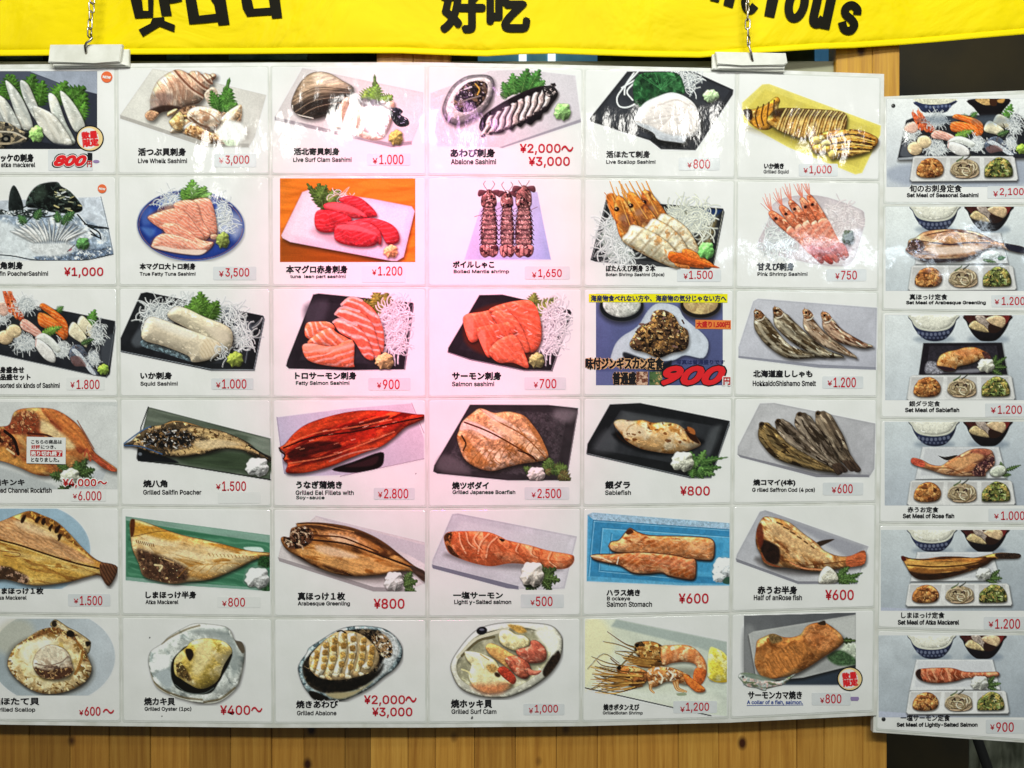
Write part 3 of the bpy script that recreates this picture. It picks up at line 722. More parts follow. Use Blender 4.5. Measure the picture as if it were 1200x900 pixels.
def sashimi_tray(P, f, k):
    """assorted sashimi on a black tray, drawn as on the seasonal set; f places a point in the view, k is the scale"""
    q = lambda pts: [f(x, y) for x, y in pts]
    e = lambda cx, cy, rx, ry, a=0, n=14, j=0, s=0: ell(*f(cx, cy), rx * k, ry * k, a, n, j, s)
    # prawns
    for i, (hx, hy, tx, ty) in enumerate([(325, 215, 385, 320), (365, 205, 430, 330), (395, 240, 460, 335)]):
        P.S(q([(hx - 14, hy), (hx + 10, hy - 6), (tx + 24, ty - 20), (tx + 14, ty + 18), (tx - 24, ty + 10)]), ['d8683e', 'e07a4c', 'c85a34'][i], b=7 * k, bs=.6, n=(10 * k, .35), rim=('8a3018', 4 * k, .6), seed=i)
        P.T(q([(hx, hy + 30), (hx - 4, hy - 30)]), 5 * k, 'e9926c')
    P.S(e(390, 262, 6, 5), '2a0e08').S(e(360, 285, 6, 5), '2a0e08')
    P.strands(*f(500, 260), 75 * k, 55 * k, 50, seed=3, w=5 * k, ln=55 * k, under='b5bcc0')
    P.strands(*f(300, 365), 60 * k, 60 * k, 40, seed=4, w=5 * k, ln=50 * k, under='c5c8c8')
    P.strands(*f(490, 470), 80 * k, 60 * k, 60, seed=5, w=5 * k, ln=50 * k, under='b8bdc2')
    P.S(q([(265, 300), (330, 275), (360, 330), (320, 360), (260, 340)]), 'ecc5b4', b=9 * k, n=(12 * k, .15), rim=('c08a74', 4 * k, .5))
    P.leaf(*f(740, 250), -170, 80 * k, 60 * k, '2f5a30', 4)
    P.leaf(*f(760, 240), -40, 60 * k, 50 * k, '3a6a34', 6)
    P.leaf(*f(1010, 290), -70, 160 * k, 100 * k, '4f8a3c', 3)
    salmon(P, q([(620, 245), (640, 218), (700, 225), (800, 255), (845, 290), (850, 350), (820, 380), (790, 320), (700, 270)]), 'e8742c', 2, 'f6a868', -60, per=22 * k, rim='a8481a')
    salmon(P, q([(600, 305), (620, 275), (690, 275), (780, 300), (820, 345), (815, 385), (760, 365), (680, 355), (615, 345)]), 'ec7c34', 3, 'f6a868', -60, per=22 * k, rim='a8481a')
    for i, (x, y) in enumerate([(990, 275), (920, 325)]):
        P.S(q([(x - 60, y + 20), (x - 55, y - 30), (x - 20, y - 58), (x + 40, y - 30), (x + 85, y + 10), (x + 80, y + 60), (x + 30, y + 45)]), 'e9dfc2', b=14 * k, n=(16 * k, .1), rim=('a89a72', 5 * k, .5), sh=(3 * k, 5 * k, 6 * k, .4), seed=i)
    P.T(q([(1000, 290), (1010, 310)]), 6 * k, '3a3028')
    P.strands(*f(1090, 290), 45 * k, 80 * k, 50, seed=8, w=5 * k, ln=55 * k, under='8a9096')
    P.S(q([(455, 375), (490, 338), (560, 350), (635, 385), (610, 420), (540, 408), (480, 400)]), 'e2a898', b=10 * k, n=(14 * k, .15), st=[(-60, 20 * k, 'f2d0c4', .6, .5, .4)], rim=('a86a5c', 4 * k, .5), sh=(2 * k, 5 * k, 6 * k, .4))
    P.leaf(*f(640, 390), -20, 150 * k, 70 * k, '7aa848', 9)
    P.strands(*f(800, 440), 60 * k, 60 * k, 50, seed=10, w=5 * k, ln=50 * k, under='c8ccd0')
    P.S(q([(580, 430), (640, 385), (720, 395), (790, 440), (760, 470), (680, 440)]), 'e4e6e0', b=12 * k, n=(16 * k, .08), rim=('a8b0ac', 5 * k, .5))
    P.S(q([(580, 440), (620, 425), (700, 450), (745, 490), (735, 528), (660, 525), (590, 480)]), 'e9e6e2', b=12 * k, n=(16 * k, .08), rim=('b0aaa8', 5 * k, .5), sh=(2 * k, 4 * k, 6 * k, .4))
    P.T(q([(590, 425), (585, 470)]), 8 * k, 'd8a8a0', a=.7)
    P.S(e(335, 475, 56, 50, 10), 'e2c8a2', b=16 * k, n=(18 * k, .1), rim=('a8875e', 6 * k, .6), sh=(3 * k, 6 * k, 6 * k, .4), seed=4)
    P.S(e(405, 425, 55, 48, 10), 'e6cfa8', b=16 * k, n=(18 * k, .1), rim=('a8875e', 6 * k, .6), seed=5)
    # mackerel
    P.S(q([(860, 440), (900, 395), (960, 385), (1010, 420), (1060, 480), (1100, 520), (1040, 525), (980, 490), (900, 510), (865, 480)]), '5a6270', b=12 * k, bs=.7, n=(12 * k, .3), c2=[('c9b4b0', 18 * k, .6, .08), ('23262e', 18 * k, .62, .08)], rim=('1a1c22', 5 * k, .7), seed=3)
    P.S(q([(880, 430), (920, 415), (1000, 460), (1080, 520), (1030, 520), (960, 470)]), 'd9dde2', soft=4 * k, n=(8 * k, .2), a=.9)
    P.S(q([(870, 470), (940, 450), (1000, 490), (960, 500), (900, 510)]), '8a6460', soft=6 * k, a=.7)
    P.leaf(*f(960, 375), -20, 95 * k, 50 * k, '2f4a3a', 7)
    P.strands(*f(1060, 430), 45 * k, 55 * k, 30, seed=12, w=5 * k, ln=45 * k, under='d5dade')
    P.mound(*f(1140, 480), 40 * k, 38 * k, '9ab552', 3)
    return P


@pic('r3c1')
def _():
    P = Pic(7, (-110, 40, 496, 412))
    P.S([(-110, 80), (160, 105), (300, 130), (490, 168), (492, 200), (468, 395), (455, 408), (400, 400), (0, 312), (-110, 290)], '2c2e34', sm=0, n=(30, .2), rim=('0f1013', 7, .8))
    P.T([(0, 312), (400, 398), (455, 408), (490, 180)], 3, '7c8084', sm=0)
    P.S([(440, 250), (485, 230), (465, 350), (430, 330)], '5a5e66', soft=8, a=.7)
    sashimi_tray(P, lambda x, y: (230 + .52 * (x - 735), 170 + .765 * (y - 300) + .166 * (x - 735)), .6)
    return P


@pic('r3c2')
def _():
    P = Pic(7, (512, 40, 1130, 384))
    P.S([(514, 300), (514, 240), (600, 50), (625, 45), (1120, 145), (1128, 160), (1085, 380), (900, 380)], '26272b', sm=0, n=(40, .2), rim=('0e0f12', 8, .8))
    P.S([(560, 260), (630, 90), (1090, 165), (1050, 345), (880, 350)], '33353b', sm=0, soft=5, n=(30, .2))
    P.T([(516, 296), (900, 374), (1082, 376), (1124, 160)], 3.5, '8d9298', sm=0)
    P.T([(1045, 345), (1070, 200), (1124, 150)], 4, '6a6f76', sm=0)
    P.S([(560, 250), (600, 200), (620, 260), (580, 280)], '6b7076', soft=10, a=.7)
    P.strands(680, 145, 75, 55, 60, seed=3, w=5, ln=60, under='8f959b')
    P.strands(770, 85, 60, 16, 20, seed=4, w=4.5, ln=50, under=None)
    P.strands(960, 135, 60, 35, 34, seed=6, w=4.5, ln=55, under='8a9098')
    P.strands(1030, 220, 50, 60, 48, seed=7, w=5, ln=60, under='6a7078')
    P.leaf(880, 160, -150, 110, 100, '46702a', 3).leaf(870, 150, -100, 110, 90, '507c30', 4).leaf(885, 160, -60, 90, 90, '3f6626', 5).leaf(850, 140, -110, 80, 80, '5a8838', 6)
    kw = dict(b=22, bs=.55, n=(40, .07), rim=('b49c80', 9, .6), sh=(6, 12, 10, .6))
    P.S([(605, 250), (640, 258), (830, 320), (830, 345), (700, 305), (605, 275)], '6f8088', b=8, n=(8, .5), c2=[('a9c4cf', 9, .6, .06)], soft=3)
    P.S([(715, 150), (740, 110), (790, 112), (870, 150), (960, 185), (990, 220), (985, 280), (950, 300), (900, 260), (800, 200)], 'd6cbb2', seed=3, **kw)
    P.S([(608, 245), (612, 185), (635, 152), (680, 158), (780, 195), (900, 240), (940, 270), (935, 310), (880, 335), (820, 342), (800, 315), (700, 275)], 'dccfb8', seed=4, **kw)
    P.S([(640, 160), (700, 170), (830, 225), (800, 240), (690, 200)], 'f0ebdf', soft=14, a=.75)
    P.S([(880, 240), (940, 270), (930, 305), (870, 330), (850, 300)], 'e9d9bc', soft=8, st=[(-30, 14, 'c9b08a', .4, .6, .4)], a=.8)
    P.S([(870, 190), (950, 200), (980, 240), (940, 260)], 'e6d9c4', soft=12, a=.7)
    P.strands(960, 305, 40, 24, 14, seed=9, w=4, ln=40, under=None)
    P.mound(1003, 332, 34, 32, '9aa850', 3)
    return P


@pic('r3c3')
def _():
    P = Pic(8, (78, 40, 556, 330))
    P.S([(80, 312), (85, 290), (180, 48), (200, 44), (548, 78), (552, 95), (520, 325), (300, 328), (90, 322)], '2d2a2f', sm=0, n=(40, .2), rim=('131114', 7, .8))
    P.S([(130, 290), (205, 75), (510, 105), (490, 310)], '38353b', sm=0, soft=5, n=(30, .2))
    P.T([(550, 85), (518, 322)], 4, '8a868c').T([(490, 300), (520, 110), (550, 82)], 3, '5f5b62', sm=0)
    P.S([(150, 90), (230, 70), (220, 140), (160, 160)], '55525a', soft=16, a=.7)
    P.leaf(430, 110, -160, 100, 70, '6d6a2a', 3).leaf(435, 110, -110, 80, 90, '8a8434', 4).leaf(440, 120, -80, 80, 80, '7d7a30', 5).leaf(430, 150, -70, 60, 70, '77742e', 6)
    P.strands(480, 140, 55, 65, 70, seed=4, w=5, ln=60, under='a89aa4')
    P.strands(480, 220, 34, 45, 40, seed=5, w=5, ln=50, under='958a94')
    fat = 'f3d0c4'
    for i, pts in enumerate([[(285, 85), (320, 58), (360, 70), (410, 110), (440, 180), (438, 260), (400, 240), (380, 170), (340, 120)],
                             [(262, 120), (290, 95), (350, 110), (395, 150), (420, 230), (430, 275), (400, 280), (360, 200), (300, 150)],
                             [(255, 150), (280, 140), (340, 160), (380, 210), (405, 285), (370, 280), (330, 220), (280, 190)]]):
        salmon(P, pts, 'e8785a', i + 2, fat, -70, per=26, a=.8)
        P.T([pts[0], pts[1], pts[2]], 9, 'f0cfc4', a=.8)
    for i, pts in enumerate([[(150, 200), (155, 155), (190, 148), (240, 150), (260, 175), (220, 200), (180, 215)],
                             [(160, 230), (190, 195), (240, 170), (270, 190), (320, 220), (325, 260), (240, 240)],
                             [(140, 240), (170, 228), (250, 240), (325, 215), (330, 300), (325, 316), (240, 312), (160, 290)]]):
        salmon(P, pts, 'ea8058', i + 6, fat, [-40, -50, 75][i], per=24, a=.65)
    P.S([(140, 240), (170, 230), (250, 242), (322, 225), (325, 245), (240, 262), (160, 258)], 'f0b49a', soft=6, a=.7)
    P.mound(445, 295, 34, 30, 'b7aa72', 3)
    return P


@pic('r3c4')
def _():
    P = Pic(8, (675, 40, 1142, 338))
    P.S([(678, 262), (680, 245), (795, 50), (880, 48), (1130, 105), (1138, 118), (1065, 332), (960, 330), (760, 290)], '2b282c', sm=0, n=(40, .2), rim=('121013', 7, .8))
    P.S([(720, 250), (810, 75), (1095, 120), (1040, 310)], '353237', sm=0, soft=5, n=(30, .2))
    P.T([(680, 262), (760, 288), (960, 328), (1062, 330), (1136, 116)], 3.5, '8a868c', sm=0)
    P.leaf(1000, 90, -20, 90, 30, '6a7440', 3).leaf(990, 100, -80, 60, 60, '74803a', 4).leaf(1000, 120, -30, 90, 70, '808a48', 5).leaf(1010, 130, 20, 60, 60, '707a3a', 6).leaf(990, 150, 60, 60, 40, '68703a', 7)
    P.strands(1070, 150, 45, 70, 70, seed=4, w=5, ln=60, under='a89aa4')
    P.strands(1040, 225, 40, 40, 40, seed=5, w=5, ln=50, under='9a8e98')
    P.S([(740, 220), (760, 120), (900, 80), (1020, 150), (1010, 260), (960, 315), (830, 280)], '6a2c1c', soft=10, a=.7)
    kw = dict(rim='c0503a', a=.35, per=20)
    salmon(P, [(735, 150), (745, 122), (800, 112), (850, 105), (880, 125), (860, 170), (820, 190), (780, 222), (755, 215)], 'e4704e', 2, 'f09a80', -30, **kw)
    salmon(P, [(830, 110), (870, 85), (960, 68), (1000, 85), (1022, 150), (1020, 230), (980, 262), (940, 200), (900, 140)], 'e86e4c', 3, 'f4a08a', -65, **kw)
    salmon(P, [(840, 120), (890, 105), (940, 150), (975, 230), (975, 262), (930, 250), (890, 190)], 'ea7552', 4, 'f4a08a', -65, **kw)
    salmon(P, [(785, 185), (800, 165), (860, 155), (910, 150), (930, 190), (880, 215), (850, 250), (835, 280), (815, 265)], 'e66c4a', 5, 'f09a80', -30, **kw)
    salmon(P, [(830, 255), (860, 220), (915, 195), (945, 225), (975, 300), (970, 320), (920, 300), (870, 300), (840, 280)], 'ea7854', 6, 'f4a48c', -50, **kw)
    P.S([(745, 128), (770, 130), (775, 180), (768, 215), (750, 190)], 'f29a80', soft=5, a=.6).S([(790, 190), (815, 180), (820, 240), (822, 262), (800, 225)], 'f29a80', soft=5, a=.6)
    r = random.Random(5)
    for i in range(16):
        x, y = r.uniform(830, 980), r.uniform(90, 210)
        P.T([(x, y), (x + 12, y + r.uniform(-8, 10))], 4, 'ffd0c0', a=.6)
    P.mound(1008, 292, 28, 28, '9aa068', 3)
    return P


@pic('r3c5')
def _():
    P = Pic(9, (92, 46, 574, 394), '6d74a0')
    P.S([(92, 46), (574, 46), (574, 394), (92, 394)], '6f76a2', sm=0, n=(60, .08), gr=('5c6390', 90))
    P.S(ell(190, 95, 85, 58, 0, 20), '1f2126', rim=('8a8d92', 5, .7), sh=(0, 10, 12, .4))
    P.S(ell(190, 85, 72, 50, 0, 20), 'd9dcd4', n=(7, .25), b=8, keep=1)
    P.S(ell(490, 90, 78, 50, 0, 20), '24201e', rim=('8a8078', 5, .7), sh=(0, 10, 12, .4))
    P.S(ell(490, 82, 66, 42, 0, 20), 'b59a70', n=(12, .2), c2=[('d6c08c', 18, .55, .1)])
    P.S([(150, 310), (160, 250), (190, 210), (250, 170), (290, 110), (330, 82), (400, 95), (430, 140), (500, 200), (520, 240), (500, 290), (430, 280), (380, 300), (280, 300), (220, 280)], 'd3d9e3', n=(30, .07), rim=('a8b0c0', 10, .6), sh=(4, 8, 8, .3))
    P.S([(200, 290), (200, 268), (250, 285), (300, 300), (350, 310), (380, 300), (360, 340), (260, 330)], '1c1e26', soft=5, a=.9)
    P.S([(220, 235), (240, 200), (260, 170), (300, 150), (310, 115), (350, 108), (390, 130), (410, 165), (440, 185), (445, 230), (430, 260), (380, 272), (330, 290), (280, 270), (235, 258)], '5a4230', b=14, bs=.8, n=(11, .5), c2=[('a37a4a', 13, .58, .05), ('221510', 11, .6, .05), ('c9a67a', 9, .72, .04)], nb=.5, nbs=8, sh=(3, 6, 8, .4), seed=4)
    r = random.Random(9)
    for i in range(22):
        x, y = r.uniform(245, 420), r.uniform(130, 265)
        P.T([(x, y), (x + r.uniform(-16, 16), y + r.uniform(-14, 14))], r.uniform(5, 9), ['7d5a42', 'b08a58', '5a3a30', '8a6a62'][i % 4])
    P.S([(92, 342), (245, 342), (245, 394), (92, 394)], '6f76a2', sm=0)
    P.S([(245, 342), (290, 342), (290, 394), (245, 394)], '7a4a3a', sm=0, c2=[('d8b8a0', 14, .55, .08)])
    P.S([(295, 342), (345, 342), (345, 394), (295, 394)], '5f7a50', sm=0, c2=[('c8a878', 10, .58, .06), ('2a4a30', 14, .6, .08)])
    return P


def smelt(P, spine, w, seed, cols=('8f8272', 'c9bfae', '5a4a38')):
    sp = smooth_loop(spine, 6, False)
    n = len(sp)
    prof = lambda t: (min(1, .34 + t * 3.6) if t < .2 else 1 - .90 * max(0, (t - .38) / .62) ** 1.25)
    L, R = [], []
    for i, (x, y) in enumerate(sp):
        j0, j1 = max(0, i - 1), min(n - 1, i + 1)
        dx, dy = sp[j1] - sp[j0]
        m = math.hypot(dx, dy) + 1e-6
        ww = w * .5 * prof(i / (n - 1))
        L.append((x - dy / m * ww, y + dx / m * ww))
        R.append((x + dy / m * ww, y - dx / m * ww))
    out = L + R[::-1]
    ang = math.degrees(math.atan2(sp[-1][1] - sp[0][1], sp[-1][0] - sp[0][0]))
    P.S(out[::2], cols[0], b=w * .22, bs=.7, n=(9, .4, 3, ang), c2=[(cols[1], 14, .56, .08, 3, ang), (cols[2], 12, .6, .06, 3, ang)], rim=('2e2216', w * .12, .85), sh=(4, 7, 8, .5), keep=1, seed=seed)
    P.T([(R[i][0] * .7 + L[i][0] * .3, R[i][1] * .7 + L[i][1] * .3) for i in range(2, n - 3, 3)], w * .2, cols[2], w2=w * .08, clip=1, a=.55, soft=3)
    P.T([(R[i][0] * .3 + L[i][0] * .7, R[i][1] * .3 + L[i][1] * .7) for i in range(4, n - 4, 3)], w * .2, cols[1], w2=w * .06, clip=1, a=.6, soft=3)
    return sp


@pic('r3c6')
def _():
    P = Pic(9, (632, 60, 1162, 336))
    P.S([(634, 290), (634, 250), (690, 75), (708, 65), (1160, 100), (1156, 335), (940, 325)], 'cfcfd6', sm=0, gr=('c0c0ca', 70), n=(50, .06), rim=('9fa0ac', 7, .6))
    P.S([(634, 290), (634, 282), (940, 315), (1156, 325), (1156, 335), (940, 328)], '9c9da8', sm=0, soft=2)
    smelt(P, [(706, 118), (725, 165), (760, 215), (820, 265), (890, 278), (960, 282)], 66, 2, ('8d7f68', 'd2c8b2', '4a3a24'))
    smelt(P, [(778, 108), (800, 150), (850, 200), (910, 245), (970, 275), (1035, 285)], 66, 3, ('8a7c66', 'c9bfa8', '4f3f2a'))
    smelt(P, [(892, 118), (905, 165), (945, 210), (1000, 245), (1045, 270), (1085, 290)], 50, 4, ('a8907a', 'd4bda4', '6a4c34'))
    smelt(P, [(962, 128), (978, 165), (1010, 200), (1060, 225), (1110, 243), (1145, 246)], 52, 5, ('b0907a', 'dcc0a4', '6a4430'))
    for x, y, c in [(712, 128, '9a6a44'), (784, 118, '8a6444'), (897, 126, 'b07c58'), (967, 136, 'a87450')]:
        P.S([(x - 20, y - 16), (x - 6, y - 22), (x + 12, y - 12), (x + 22, y + 8), (x + 6, y + 18), (x - 14, y + 10)], c, b=6, bs=.6, n=(6, .4), c2=[('dcc4a4', 9, .6, .08), ('4a2e1c', 8, .62, .06)], rim=('3a2014', 4, .7), seed=int(x)).S(ell(x - 6, y - 8, 4.5, 4.5), '120c08')
        P.T([(x - 16, y - 14), (x - 12, y - 26)], 5, 'a07844', w2=2)
        P.T([(x - 4, y + 20), (x + 12, y + 16), (x + 22, y + 4)], 4, 'f0e6d4', a=.85).T([(x - 2, y + 26), (x + 16, y + 20)], 3, '4a3020', a=.6)
    r = random.Random(5)
    for i in range(40):
        t = r.random()
        k = i % 4
        x, y = [(725 + 190 * t, 165 + 115 * t ** .7), (800 + 170 * t, 150 + 125 * t), (905 + 130 * t, 165 + 100 * t), (985 + 110 * t, 165 + 72 * t)][k]
        P.T([(x, y), (x + 12, y + 9)], 3.5, ['f0ead8', 'e0d2b8', '4a3a28'][i % 3], a=.55)
    return P


@pic('r4c1')
def _():
    P = Pic(10, (-110, 40, 500, 412), 'd7dad8', step=.8)
    P.S([(-110, 40), (250, 40), (500, 60), (500, 412), (-110, 412)], 'dcdedc', sm=0, n=(70, .05))
    P.S([(-110, 300), (0, 320), (250, 412), (-110, 412)], 'c4c8c8', soft=8).S([(410, 330), (460, 320), (420, 412), (330, 412)], 'c9cdd0', sm=0, soft=3)
    P.S([(-110, 150), (0, 145), (40, 135), (60, 85), (100, 68), (180, 65), (240, 75), (300, 110), (350, 160), (395, 240), (412, 262), (450, 290), (498, 325), (490, 338), (440, 322), (400, 290), (370, 290), (330, 310), (270, 340), (200, 356), (140, 345), (80, 318), (0, 290), (-110, 280)],
        'c07a44', b=20, bs=.5, n=(24, .2, 2, 40), c2=[('e0b070', 44, .58, .1, 2, 40), ('9a4a2c', 30, .6, .08, 2, 40)], rim=('6a2e18', 9, .7), keep=1, sh=(4, 10, 12, .45), seed=4)
    P.S([(165, 125), (190, 120), (260, 170), (320, 230), (280, 240), (220, 190), (170, 165)], 'efd9a8', clip=1, soft=12, a=.9, n=(14, .15))
    P.S([(180, 75), (260, 90), (340, 165), (390, 250), (330, 220), (250, 140)], 'd98a4a', clip=1, soft=10, a=.85, n=(10, .2, 6, 45), st=[(-45, 22, 'b86434', .4, .5, .4)])
    P.S([(-110, 240), (20, 230), (100, 290), (200, 320), (150, 345), (60, 310), (-110, 282)], 'd9a054', clip=1, soft=12, a=.85, n=(16, .2))
    P.S([(60, 95), (130, 75), (170, 110), (160, 180), (90, 175), (30, 150)], '8a4028', clip=1, soft=10, a=.8, n=(10, .4), c2=[('3a1a14', 12, .58, .06), ('d09a70', 12, .64, .05)])
    P.S([(-110, 150), (10, 150), (60, 200), (80, 250), (60, 280), (20, 230), (-110, 200)], '7a3a24', clip=1, soft=8, a=.8, n=(10, .4), c2=[('2a120e', 14, .58, .06), ('c08a5a', 12, .64, .05)])
    P.T([(20, 165), (60, 200), (78, 262)], 13, '24100c', clip=1).T([(30, 240), (60, 262)], 8, 'e6c89a', clip=1).T([(120, 175), (200, 182), (250, 210)], 9, '5a2418', clip=1)
    P.S([(395, 265), (440, 290), (495, 328), (470, 335), (400, 292)], 'b0563a', clip=1, n=(6, .4, 6, 35), soft=4)
    P.T([(360, 270), (370, 240), (385, 290)], 8, 'b85a3c').T([(330, 120), (400, 240)], 5, '8a3a1c', a=.6)
    for i, (x, y, a, l, w) in enumerate([(270, 360, -170, 60, 50), (290, 330, -150, 60, 40), (330, 350, -60, 80, 50), (340, 350, -20, 70, 50), (330, 360, -95, 70, 50), (300, 390, 150, 70, 40), (360, 370, 10, 60, 40)]):
        P.leaf(x, y, a, l, w, ['2a3f24', '38502c', '223420'][i % 3], i + 2, teeth=6)
    P.mound(300, 360, 42, 36, 'cdd0bd', 3)
    return P


@pic('r4c2')
def _():
    P = Pic(10, (526, 56, 1156, 376))
    P.S([(632, 62), (650, 66), (1152, 196), (1152, 372), (760, 308), (590, 290), (585, 255)], '6f776a', sm=0, gr=('5c6a58', 20), n=(20, .12, 6, 12), st=[(100, 34, '8b9484', .5, .5, .4)], rim=('2e342c', 7, .8))
    P.S([(800, 250), (1152, 270), (1152, 340), (800, 305)], '46543f', soft=14, n=(14, .2, 8, 6))
    P.S([(1060, 196), (1152, 200), (1152, 280), (1100, 260)], '9aa69a', soft=14, a=.6)
    P.T([(632, 62), (600, 150), (590, 290), (760, 308), (1152, 372)], 5, '262a26', sm=0)
    P.S([(600, 235), (585, 260), (590, 290), (660, 295), (760, 300), (700, 270)], '1c1e22', soft=5)
    P.S([(528, 218), (560, 205), (600, 165), (640, 145), (700, 135), (730, 120), (800, 128), (870, 150), (930, 160), (1000, 185), (1060, 215), (1100, 250), (1150, 272), (1150, 290), (1080, 270), (1030, 245), (960, 240), (870, 262), (780, 275), (680, 268), (610, 245), (560, 230), (530, 228)],
        '5a4a36', b=14, bs=.6, n=(12, .4), c2=[('1e1a18', 18, .52, .06), ('c0a074', 18, .6, .06)], rim=('14120f', 7, .9), keep=1, sh=(3, 8, 8, .5), seed=5)
    P.S([(800, 150), (880, 155), (1000, 190), (1090, 250), (1020, 240), (930, 235), (850, 255), (760, 268), (740, 250), (830, 225), (890, 200), (820, 175)], 'd8b884', clip=1, soft=8, n=(11, .3, 3, 14), c2=[('6a4a28', 10, .64, .05)], seed=8)
    P.S([(830, 210), (930, 200), (1030, 220), (960, 232), (860, 240)], 'e6cfa8', clip=1, soft=8, a=.8)
    P.S([(620, 175), (700, 150), (790, 165), (830, 190), (800, 235), (700, 240), (620, 215)], '1c1817', clip=1, soft=8, n=(8, .6), c2=[('6d563c', 10, .56, .08), ('b7b0a8', 7, .7, .05)], seed=9)
    r = random.Random(3)
    for i in range(26):
        x, y = r.uniform(610, 800), r.uniform(160, 235)
        P.T([(x, y), (x + r.uniform(-18, 18), y + r.uniform(-8, 8))], r.uniform(3, 6), ['d9d4cc', '8a6a48', '0e0c0c', '6a6a70', 'a07a4a'][i % 5], clip=1)
    P.T([(528, 218), (600, 165), (640, 145)], 6, '5d7898').T([(530, 226), (600, 230), (690, 262)], 6, '4a6282')
    P.T([(700, 135), (760, 122), (830, 138), (940, 160)], 5, 'b9905a', clip=1)
    P.S(ell(597, 262, 8, 7), '7a8088').T([(1060, 225), (1150, 280)], 7, '2c2a26')
    P.mound(1095, 315, 48, 40, 'dfe2df', 5)
    return P


@pic('r4c3')
def _():
    P = Pic(11, (40, 36, 592, 318))
    P.S([(46, 92), (300, 60), (545, 40), (590, 170), (590, 245), (300, 305), (110, 310), (72, 300)], 'd9d0d8', sm=0, gr=('c9c4da', 150), n=(60, .05), soft=3)
    P.T([(46, 92), (60, 200), (75, 300)], 4, 'b4aec0').T([(590, 245), (400, 285), (280, 310)], 2.5, 'a89aa4').T([(545, 40), (590, 150)], 2.5, 'b4a8b0')
    P.S([(250, 285), (330, 255), (430, 220), (442, 245), (430, 275), (380, 290), (320, 297)], '1a0e10', soft=3)
    P.S([(300, 275), (360, 255), (420, 235), (400, 270)], '3a2024', soft=5)
    P.S([(55, 205), (75, 190), (110, 150), (160, 115), (250, 85), (340, 68), (430, 66), (500, 72), (560, 80), (590, 82), (588, 98), (560, 112), (520, 130), (480, 165), (430, 200), (360, 225), (300, 250), (240, 275), (160, 295), (100, 300), (78, 292), (85, 265), (70, 250), (75, 225)],
        'b4301c', b=16, bs=.6, n=(16, .25, 3, -18), c2=[('6e140e', 24, .56, .08, 4, -18), ('d0502a', 18, .6, .06, 4, -18)], rim=('4a0e0a', 7, .8), keep=1, sh=(3, 8, 8, .5), seed=4)
    P.S([(110, 150), (160, 115), (250, 85), (340, 68), (420, 70), (300, 110), (180, 150), (100, 180)], 'c24a24', clip=1, soft=8, a=.85, n=(8, .3, 4, -18))
    P.S([(90, 285), (160, 265), (300, 230), (480, 150), (440, 195), (300, 250), (160, 295)], 'c64c24', clip=1, soft=7, a=.85, n=(8, .3, 4, -18))
    P.S([(85, 230), (130, 195), (200, 180), (270, 185), (280, 205), (200, 225), (110, 250)], '4a1410', clip=1, soft=6, n=(9, .5, 3, -10))
    P.S([(300, 130), (380, 105), (460, 85), (440, 105), (340, 140)], '5a1812', clip=1, soft=5, n=(9, .4, 4, -15)).S([(360, 190), (440, 160), (520, 110), (480, 150), (400, 190)], '6a1e14', clip=1, soft=6, a=.8)
    P.T([(70, 205), (180, 165), (330, 145), (470, 115), (585, 92)], 6, '3a0c0a', clip=1)
    P.T([(80, 192), (190, 150), (330, 128), (470, 100)], 5, 'ec8a58', clip=1, a=.7).T([(90, 262), (220, 240), (340, 200), (480, 145)], 5, 'f09a6a', clip=1, a=.6)
    P.T([(55, 205), (60, 218), (75, 230), (70, 245)], 6, '3a120c').T([(240, 255), (320, 225), (420, 205)], 5, 'f0c8b4', a=.5, clip=1)
    r = random.Random(6)
    for i in range(30):
        x = r.uniform(110, 520)
        y = 235 - (x - 110) * .3 + r.uniform(-60, 40)
        P.T([(x, y), (x + 14, y - 4)], r.uniform(2, 4), ['ffb890', 'ffd0b0', '5a120c'][i % 3], a=.55, clip=1)
    return P


